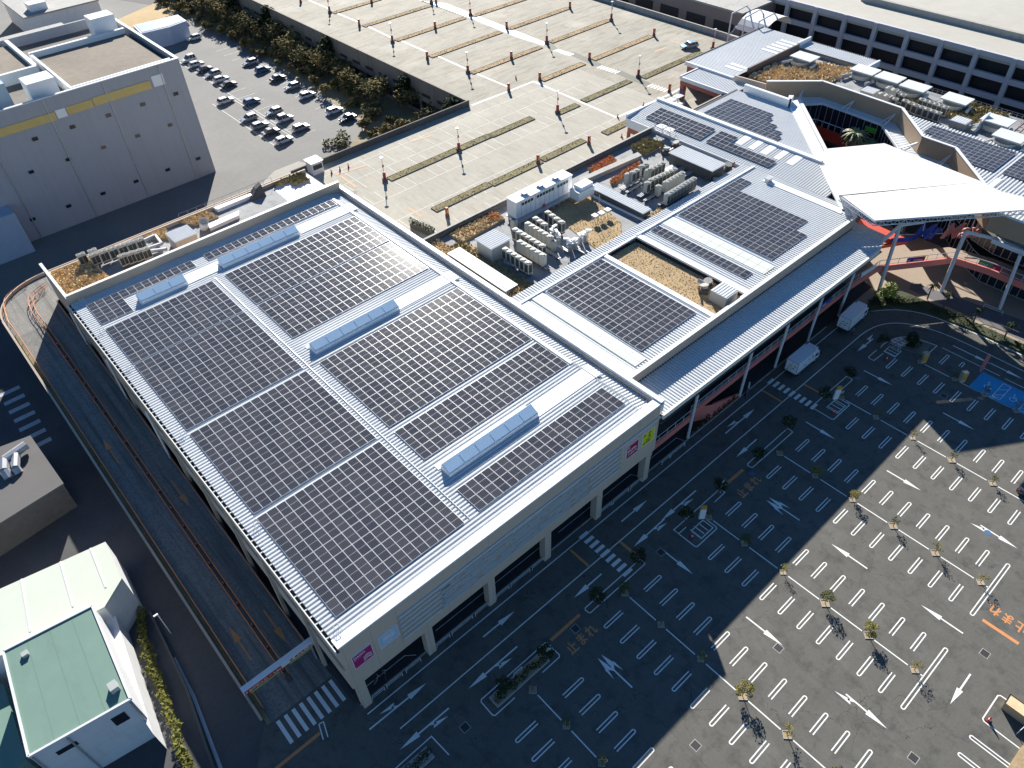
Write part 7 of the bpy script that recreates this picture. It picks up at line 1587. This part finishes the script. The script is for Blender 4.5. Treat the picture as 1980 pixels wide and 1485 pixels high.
for k in range(9): q.tube((50.0,-47.5,2.4+k*.1),(50.0+.7*math.cos(k*2.4),-47.5+.7*math.sin(k*2.4),3.2+.1*k),.025,4,.008)
q.build('bare_tree', bark, t)
gb_ = MB(); gb_.prism([(46.82, -48.46, 0)[:2],(43.82, -48.40, 0)[:2],(44,-56),(60,-56),(60,-50)], 0, .2); setting(gb_.build('straw_verge', soil)); 
q = MB(); q.path([(47.82, -47.58, 0)[:2]+(0.0,),(47.82, -47.58, 0)[:2]+(1.0,),(49.00, -47.81, 0)[:2]+(1.0,),(49.00, -47.81, 0)[:2]+(0.0,)],.04,5); tag(q.build('hoop_barrier', pole_white), 'white hoop barrier beside the pale planter box at the lower right edge', 'barrier')

# ================================================================ LEFT SIDE: grey hall, green roofed workshop, box building
def simple_tree(seed, r, h, n_, m_, s_=.5):
    def f():
        rn = random.Random(seed); t = thing('tree', '', 'tree'); q = MB(); q.tube((0,0,0),(0,0,h*.55),.2,6,.14); cl = []
        for k in range(9):
            a_ = k*2.4; e_ = (r*.62*math.cos(a_)*rn.uniform(.5,1), r*.62*math.sin(a_)*rn.uniform(.5,1), h*rn.uniform(.5,.9)); q.tube((0,0,h*.4),e_,.09,4,.03); cl.append(e_)
        q.build('trunk', bark, t, True); g = MB()
        for c_ in cl: leafball(g, c_, r*.45, r*.38, n_//10, s_, rn)
        leafball(g, (0,0,h*.92), r*.5, r*.4, n_//10, s_, rn); g.build('crown', m_, t, True); return t
    return f
tg = thing('grey_hall', 'big windowless grey hall with a yellow lettered band along its wall, upper left', 'hall', (20, 140, 0))
ZG = 24.7
MB().box(-60, 42.4, 122.1, 122.5, 0, ZG).box(42.0, 42.4, 122.5, 160, 0, ZG).box(-60,42,160,160.4,0,ZG).build('wall', grey_wall, tg)
MB().box(-60, 42.0, 122.5, 160, ZG-2.4, ZG-2.0).build('roof', mat('gravel_roof',(0.15,0.135,0.115),.9,.2,.6), tg)
q = MB(); q.box(-60,42.5,122.0,122.6,ZG,ZG+.15); q.box(41.9,42.5,122.6,160.4,ZG,ZG+.15); q.build('coping', eave_metal, tg)
q = MB(); yb_ = mat('yellow_band',(0.62,0.46,0.16),.6,.12,1.2); q.box(10.2+9,24,121.97,122.05,20.7,22.2); q.box(-40,17.0,121.97,122.05,20.5,22.0); q.box(24.2,35.5,121.97,122.05,20.8,22.4); q.build('yellow_band', yb_, tg)
q = MB(); q.box(17.2,19.0,121.95,122.05,20.6,22.2); q.box(36.0,38.3,121.95,122.05,20.9,23.0); q.build('white_emblem', signwhite, tg)
q = MB()
for k in range(9): x = 39.6-k*6.9; q.box(x-.5,x+.5,121.97,122.08,18.1,18.75); q.box(x-.45-3.2,x+.45-3.2,121.97,122.08,12.6,13.2); q.box(x-.5,x+.5,121.97,122.08,3.9,4.5)
q.build('window', dark_glass, tg)
q = MB()
for k in range(7): q.tube((38-k*11,122.0,0),(38-k*11,122.0,ZG-.3),.12,6)
q.build('downpipe', galv, tg)
q = MB(); q.box(22,41,124,147,ZG-2.0,ZG-.9); q.box(-4,20,140,158,ZG-2.0,ZG-.6); q.build('roof_plateau', mat('brown_gravel',(0.21,0.175,0.135),.9,.25,.8), tg)
q = MB(); q.box(21.5,41.3,123.4,124.0,ZG-2,ZG); q.box(21.5,22.0,124,147,ZG-2,ZG); q.box(21.5,41.3,147,147.8,ZG-2,ZG+.2); q.box(-4.5,20.5,139,139.8,ZG-2,ZG+.2); q.box(20,20.8,139.8,159,ZG-2,ZG+.2); q.build('roof_kerb', eave_metal, tg)
boxes('roof_box', signwhite, tg, [(15,20,124.5,129,ZG-2,ZG+2.2), (36,41,150,154,ZG-2,ZG+2.5), (4,9,150,156,ZG-.6,ZG+2)])
q = MB(); q.box(-40,12,126,136,ZG-2,ZG+3.0); q.build('roof_hall', mat('pale_blue_sheet',(0.42,0.52,0.58),.5,.08,.4), tg)
q = MB()
for k in range(12): q.rbox((-30+k*3.3,142+(k%3)*2.5,ZG-.6),(2.6,1.4,1.8),.4*k)
q.build('roof_machinery', ac_grey, tg)
MB().box(-14, 2.5, 118.0, 122.0, 0, 8.5).build('annex', mat('pale_blue_annex',(0.36,0.45,0.55),.6), tg)
t = thing('cube_building', 'pale blue cube shaped building behind the rear car park', 'building', (68,206,0)); MB().prism([(61,204.5),(69,203.5),(75,204.8),(75.5,212),(62,213)],0,4.9).build('wall', mat('pale_blue_wall',(0.42,0.48,0.58),.6), t); MB().prism([(61.5,205),(69,204.1),(74.5,205.3),(75,211.5),(62.5,212.4)],4.9,5.0).build('roof', mat('blue_grey_roof',(0.18,0.25,0.35),.6), t)
# buildings further out
for k, (x0,x1,y0,y1,h_,m_,lab) in enumerate(((20,44,196,216,9,conc,'low grey building beyond the grey hall'),(-20,14,180,230,12,louvre_mat,'pale building behind the grey hall roof'),(40,62,240,262,6,wall_white,'white building at the top edge behind the rear car park'),(-60,-24,170,230,14,conc,'grey block at the far upper left corner'),(70,100,286,330,7,paleblue,'pale blue roofed building at the top of the view'),(4,30,250,300,8,conc,'long grey building at the top left edge'))):
    t = thing('distant_building', lab, 'building', (x0,y0,0)); MB().box(x0,x1,y0,y1,0,h_).build('wall', m_, t); MB().box(x0-.3,x1+.3,y0-.3,y1+.3,h_,h_+.4).build('roof', conc, t); MB().box(x0+3,x0+8,y0+3,y0+7,h_+.4,h_+2.4).build('roof_box', eave_metal, t)
setting(MB().prism([(46,214),(76,222),(92,240),(92,250),(60,236),(44,226)], -.004, .01).build('bare_earth', mat('ochre_earth',(0.45,0.32,0.15),.9,.2,.4)))
setting(MB().prism([(80.5,212),(84,200),(81,150),(80,118),(72,112),(60,110),(58,100),(92,100),(92,240),(86,240)], -.003, .012).build('wood_floor', mat('leaf_litter',(0.27,0.215,0.12),.9,.4,.5)))
setting(MB().prism([(44,97),(44,108),(52,113),(58,113),(60,108),(54,99)], -.003, .015).build('forecourt', mat('pale_forecourt',(0.36,0.34,0.29),.9,.1,.5)))
bl_ = MB()
for (x0_, yA, yB) in ((64.0,124,190),(79.9,120,176),(58.0,124,156),(63.2,124,156)): bl_.box(x0_-.07,x0_+.07,yA,yB,-.004,.006)
for y in range(124,190,5): bl_.box(64,69,y-.06,y+.06,-.004,.006); bl_.box(75.2,79.9,y-.06,y+.06,-.004,.006)
setting(bl_.build('rear_lot_lines', line_faint))
# woodland between the rear car park and the deck: one mass
wd_ = MB(); wt_ = MB(); rn = random.Random(77); tr_ = MB()
for k in range(190):
    y = 97+(250-97)*((k+rn.random())/190); x = rn.uniform(80.8, 91.4) if y > 116 else rn.uniform(76, 91.4); h_ = rn.uniform(3.5,7.6) if x > 86 else rn.uniform(1.0,3.4); r_ = h_*.4+.3
    tgt = wd_ if rn.random() < (.75 if x > 86 else .35) else wt_
    tr_.tube((x,y,0),(x,y,h_*.7),.12,4)
    for c_ in range(5): leafball(tgt, (x+rn.uniform(-r_,r_)*.6, y+rn.uniform(-r_,r_)*.6, h_*rn.uniform(.5,.85)), r_*.6, r_*.5, 34, .5, rn)
setting(wd_.build('woodland', green3), 'stuff'); setting(wt_.build('autumn_scrub', mat('autumn_leaves',(0.20,0.155,0.065),.9,.4,.5,spec=.05)), 'stuff'); setting(tr_.build('woodland_trunks', bark), 'stuff')
TA = simple_tree(21, 2.4, 7.5, 900, green2, .42)
for P, lab in (((91.5,152,1.2),'dark tree reaching over the deck parapet halfway along'),((90.4,97.6,1.6),'dark bushy tree at the inner corner of the deck'),((92.0,186,1.5),'dark tree at the far upper end of the deck parapet'),((91.2,117,0.8),'dark tree rising against the deck wall between corner and middle'),((90.0,205,1.0),'tall dark tree at the top edge left of the deck')):
    place('bigtree', TA, P, P[1], lab, group='dark trees along the deck parapet', scale=1.0)
q = MB(); rn = random.Random(9)
for k in range(16): leafball(q, (69.5+rn.uniform(-3,3),114+rn.uniform(-2.4,2.4),.8), 1.1, .8, 60, .35, rn)
tag(q.build('round_shrub_bed', mat('olive_shrub',(0.15,0.14,0.05),.7,.4,.6)), 'round shrub bed in the middle of the rear car park entrance', 'bush')
q = MB()
for k in range(12): leafball(q, (47.5+rn.uniform(-3,3),104+rn.uniform(-1.4,1.4),.6), .9, .6, 60, .3, rn)
tag(q.build('yellow_shrub_bed', mat('ochre_shrub',(0.36,0.25,0.08),.7,.4,.6)), 'yellow brown shrub bed at the foot of the grey hall corner', 'bush')
# the lane left of the ramp and its crossing
ln = MB()
for k in range(7): ln.box(-14.9, -11.9, 64.2+k*2.5, 65.1+k*2.5, -.02, .004)
ln.strip([(-12.9,19.7),(-13.2,14),(-14.4,5),(-16,-8)], .35, .004)
setting(ln.build('lane_marking', mat('worn_white_paint',(0.42,0.43,0.45),.8,.15,2)))
bx = thing('flat_roof_block', 'plain flat roofed block with two silver ducts beside the lane, left edge', 'building', (-18,52,0))
MB().prism([(-40,46),(-13.4,49.3),(-13.9,60.9),(-40,66)][::1], 0, 4.6).build('wall', conc_dark, bx); MB().prism([(-40,46),(-13.2,49.1),(-13.7,61.1),(-40,66.2)], 4.6, 4.9).build('roof', mat('grey_slab_roof',(0.115,0.11,0.105),.8,.1,.4), bx)
q = MB(); q.path([(-14.6,58.4,5.9),(-17.6,57.6,5.9),(-18.2,56.0,5.6),(-18.2,55.0,4.9)], .62, 8); q.path([(-16.2,57.6,5.8),(-17.0,55.6,5.5),(-17.0,55.0,4.9)], .55, 8); q.build('duct', galv, bx)
gr = thing('green_roof_workshop', 'white walled workshop with a flat sage green roof, lower left corner', 'workshop', (-21,19,0))
A4 = [(-25.32, 26.53, 8.5), (-16.56, 25.42, 8.5), (-17.48, 12.56, 8.5), (-26.71, 13.76, 8.5)]
MB().prism([p[:2] for p in A4], 0, 8.2).build('wall', wall_white, gr); MB().prism([p[:2] for p in A4], 8.2, 8.5).build('roof', teal_roof, gr)
q = MB(); 
for a_, b_2 in zip(A4, A4[1:]+A4[:1]): q.wall([a_[:2], b_2[:2]], .22, 8.3, 8.65)
q.build('parapet', wall_white, gr); 
def on_wall(a_, b_2, f0, f1, z0, z1, m_, nm_):
    a_ = Vector(a_[:2]); b_2 = Vector(b_2[:2]); d = b_2-a_; n_ = Vector((-d.y,d.x)).normalized(); c_ = a_+d*.5
    if (c_+n_-Vector((-21.2,19))).length < (c_-Vector((-21.2,19))).length: n_ = -n_
    p0, p1 = a_+d*f0, a_+d*f1; q = MB(); q.prism([tuple(p0+n_*.004), tuple(p1+n_*.004), tuple(p1+n_*.06), tuple(p0+n_*.06)], z0, z1); q.build(nm_, m_, gr)
on_wall(A4[2], A4[3], .12, .26, 5.6, 7.2, dark_glass, 'window'); on_wall(A4[2], A4[3], .62, .82, 6.2, 6.9, dark_glass, 'window')
q = MB()
for f_ in (.02,.35,.98): c_ = Vector(A4[3][:2]).lerp(Vector(A4[2][:2]), f_); q.tube((c_.x,c_.y-.12,0),(c_.x,c_.y-.12,8.2),.09,6)
q.build('downpipe', galv, gr)
for f_ in (.25,.5,.75):
    a_ = Vector(A4[0][:2]).lerp(Vector(A4[1][:2]), f_); b_2 = Vector(A4[3][:2]).lerp(Vector(A4[2][:2]), f_); MB().strip([a_, b_2], .06, 8.512).build('roof_seam', mat('seam_green',(0.13,0.21,0.17),.8), gr)
boxes('roof_unit', ac_grey, gr, [(-18.6,-17.8,14.2,15.2,8.5,9.2),(-24.0,-23.4,24.2,24.8,8.5,8.9)])
A5 = [(-23.72, 36.01, 7), (-12.39, 34.12, 7), (-13.52, 28.48, 7), (-17.76, 12.45, 0.5)]
lr_ = thing('pale_roof_shed', 'long low shed with a pale cream green roof behind the green roofed workshop', 'shed', (-20,29,0))
P5 = [(-29.01, 37.50, 6.5)[:2], (-12.49, 34.67, 6.5)[:2], (-12.95, 28.37, 6.5)[:2], (-15.80, 26.10, 6.5)[:2], (-31.05, 28.92, 6.5)[:2]]
MB().prism(P5, 0, 6.2).build('wall', wall_white, lr_); MB().prism([(p[0],p[1]) for p in P5], 6.2, 6.5).build('roof', pale_roof, lr_)
q = MB()
for f_ in (.2,.45,.7,.9): 
    a_ = Vector(P5[0]).lerp(Vector(P5[1]), f_); b_2 = Vector(P5[4]).lerp(Vector(P5[2]), f_); q.prism([(a_.x-.1,a_.y),(a_.x+.1,a_.y),(b_2.x+.1,b_2.y),(b_2.x-.1,b_2.y)], 6.5, 6.56)
q.build('roof_seam', eave_metal, lr_)
sdk = MB(); sdk.prism([(-16.95, 27.89, 4)[:2],(-15.48, 26.52, 4)[:2],(-17.70, 10.59, 4)[:2],(-18.02, 15.16, 4)[:2]], 0, 4.0); tag(sdk.build('lean_to', wall_white), 'white lean-to roof along the lane side of the green roofed workshop', 'lean-to')
lw = MB(); lw.prism([(-29.95, 28.17, 4)[:2],(-27.43, 26.60, 4)[:2],(-28.10, 16.75, 4)[:2],(-30.81, 15.79, 4)[:2],(-33.34, 18.10, 4)[:2]], 0, 4.0); tag(lw.build('low_green_roof', teal_roof), 'lower sage green roof at the left bottom corner', 'roof')
setting(MB().prism([(-60,12.7),(-17.5,12.7),(-14.2,26.0),(-13.0,46),(-11.5,46),(-12.2,20),(-14,5),(-20,-30),(-60,-30)], -.019, -.008).build('workshop_yard', road_dark))
q = MB(); rn = random.Random(33); hp = [(-13.33, 27.53, 0), (-15.05, 20.89, 0), (-15.57, 15.45, 0), (-16.52, 8.95, 0), (-16.82, 6.24, 0)]
for k in range(4):
    for s_ in range(9):
        P = Vector(hp[k][:2]).lerp(Vector(hp[k+1][:2]), s_/9); leafball(q, (P.x+rn.uniform(-.3,.3),P.y,.7), .55, .6, 50, .22, rn)
tag(q.build('lane_hedge', mat('hedge_leaves',(0.15,0.15,0.04),.9,.5,1.2,spec=.05)), 'yellow green hedge along the lane beside the workshop', 'hedge')
q = MB(); q.wall([(-12.6,27),(-12.9,22),(-13.4,15),(-14.8,6),(-16.5,-4)], .25, 0, .5); tag(q.build('lane_kerb_wall', conc_dark), 'low dark wall between the hedge and the lane', 'wall')
lp = thing('lane_lamp', 'slim white lamp post standing in the dark lane beside the ramp wall', 'lamp post', (-12.15, 23.02, 0)); P = (-11.88, 22.77, 0)
MB().tube((P[0],P[1],0),(P[0],P[1],4.5),.06,6).build('pole', pole_white, lp); MB().rbox((P[0]-.2,P[1],4.5),(.5,.2,.12)).build('lamp_head', signwhite, lp)
# ================================================================ UPPER RIGHT: multi-storey car park
ms = thing('multi_storey_car_park', 'wide multi-storey car park with a pale frame and dark open decks, upper right', 'car park', (186,40,0))
q = MB(); q.box(186,300,-60,160,11.2,12.0); q.build('roof_deck', mat('pale_deck',(0.44,0.42,0.36),.85,.1,.3), ms)
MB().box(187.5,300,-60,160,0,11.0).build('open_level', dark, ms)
q = MB()
for z0, z1 in ((11.9,13.0),(7.4,8.6),(3.2,4.4)): q.box(185.6,186.4,-60,160,z0,z1)
for z0 in (7.2,3.0): q.box(186.4,187.45,-60,160,z0,z0+.25)
for k in range(26): q.box(185.4,186.55,-59+k*8.25,-58+k*8.25,0,12.95)
q.build('frame', mat('pale_frame',(0.50,0.49,0.51),.7,.06,.4), ms)
q = MB(); q.box(200,201,-10,60,12,13.4); q.box(200,230,60,61,12,13.4); q.build('ramp_wall', conc, ms)
q = MB(); q.add([(203,16,12),(260,-16,12),(260,-15,14.5),(203,17,13.5)],[(0,1,2,3)]); q.box(215,235,75,95,12,16); q.build('roof_upstand', mat('mid_grey_panel',(0.3,0.32,0.34),.7), ms)
setting(MB().box(166, 185, -60, 330, -.018, .0).build('service_road', lot_grey))
sb = thing('brown_store_wall', 'brown panelled building with dark openings behind the far parapet of the rooftop parking', 'building', (186,200,0))
MB().box(172,230,78,330,0,11.5).build('wall', mat('brown_wall',(0.25,0.20,0.18),.7,.1,.4), sb); MB().box(171.7,230,77.7,330,11.5,12).build('roof', conc, sb)
q = MB()
for k in range(26): q.box(171.9,172.05,80+k*9.2,86.4+k*9.2,5.2,8.6); q.box(171.9,172.05,81+k*9.2,85.4+k*9.2,1.2,3.6)
q.build('opening', dark, sb)
q = MB(); 
pts = [(168.5+1.8*0, 0)]
for k in range(9): a_ = math.pi*k/8; q.tube((170,70,11.5+3.2*math.sin(a_)),(170.01,70,11.5+3.2*math.sin(a_)),.1,3)
wd2 = MB()
for k in range(8):
    a0, a1 = math.pi*k/8, math.pi*(k+1)/8
    wd2.add([(170+6*math.cos(a0),66,11+3.0*math.sin(a0)),(170+6*math.cos(a1),66,11+3.0*math.sin(a1)),(170+6*math.cos(a1),74,11+3.0*math.sin(a1)),(170+6*math.cos(a0),74,11+3.0*math.sin(a0))],[(0,1,2,3)])
tag(wd2.build('vaulted_canopy', membrane), 'small white vaulted canopy at the far corner of the rooftop parking', 'canopy')
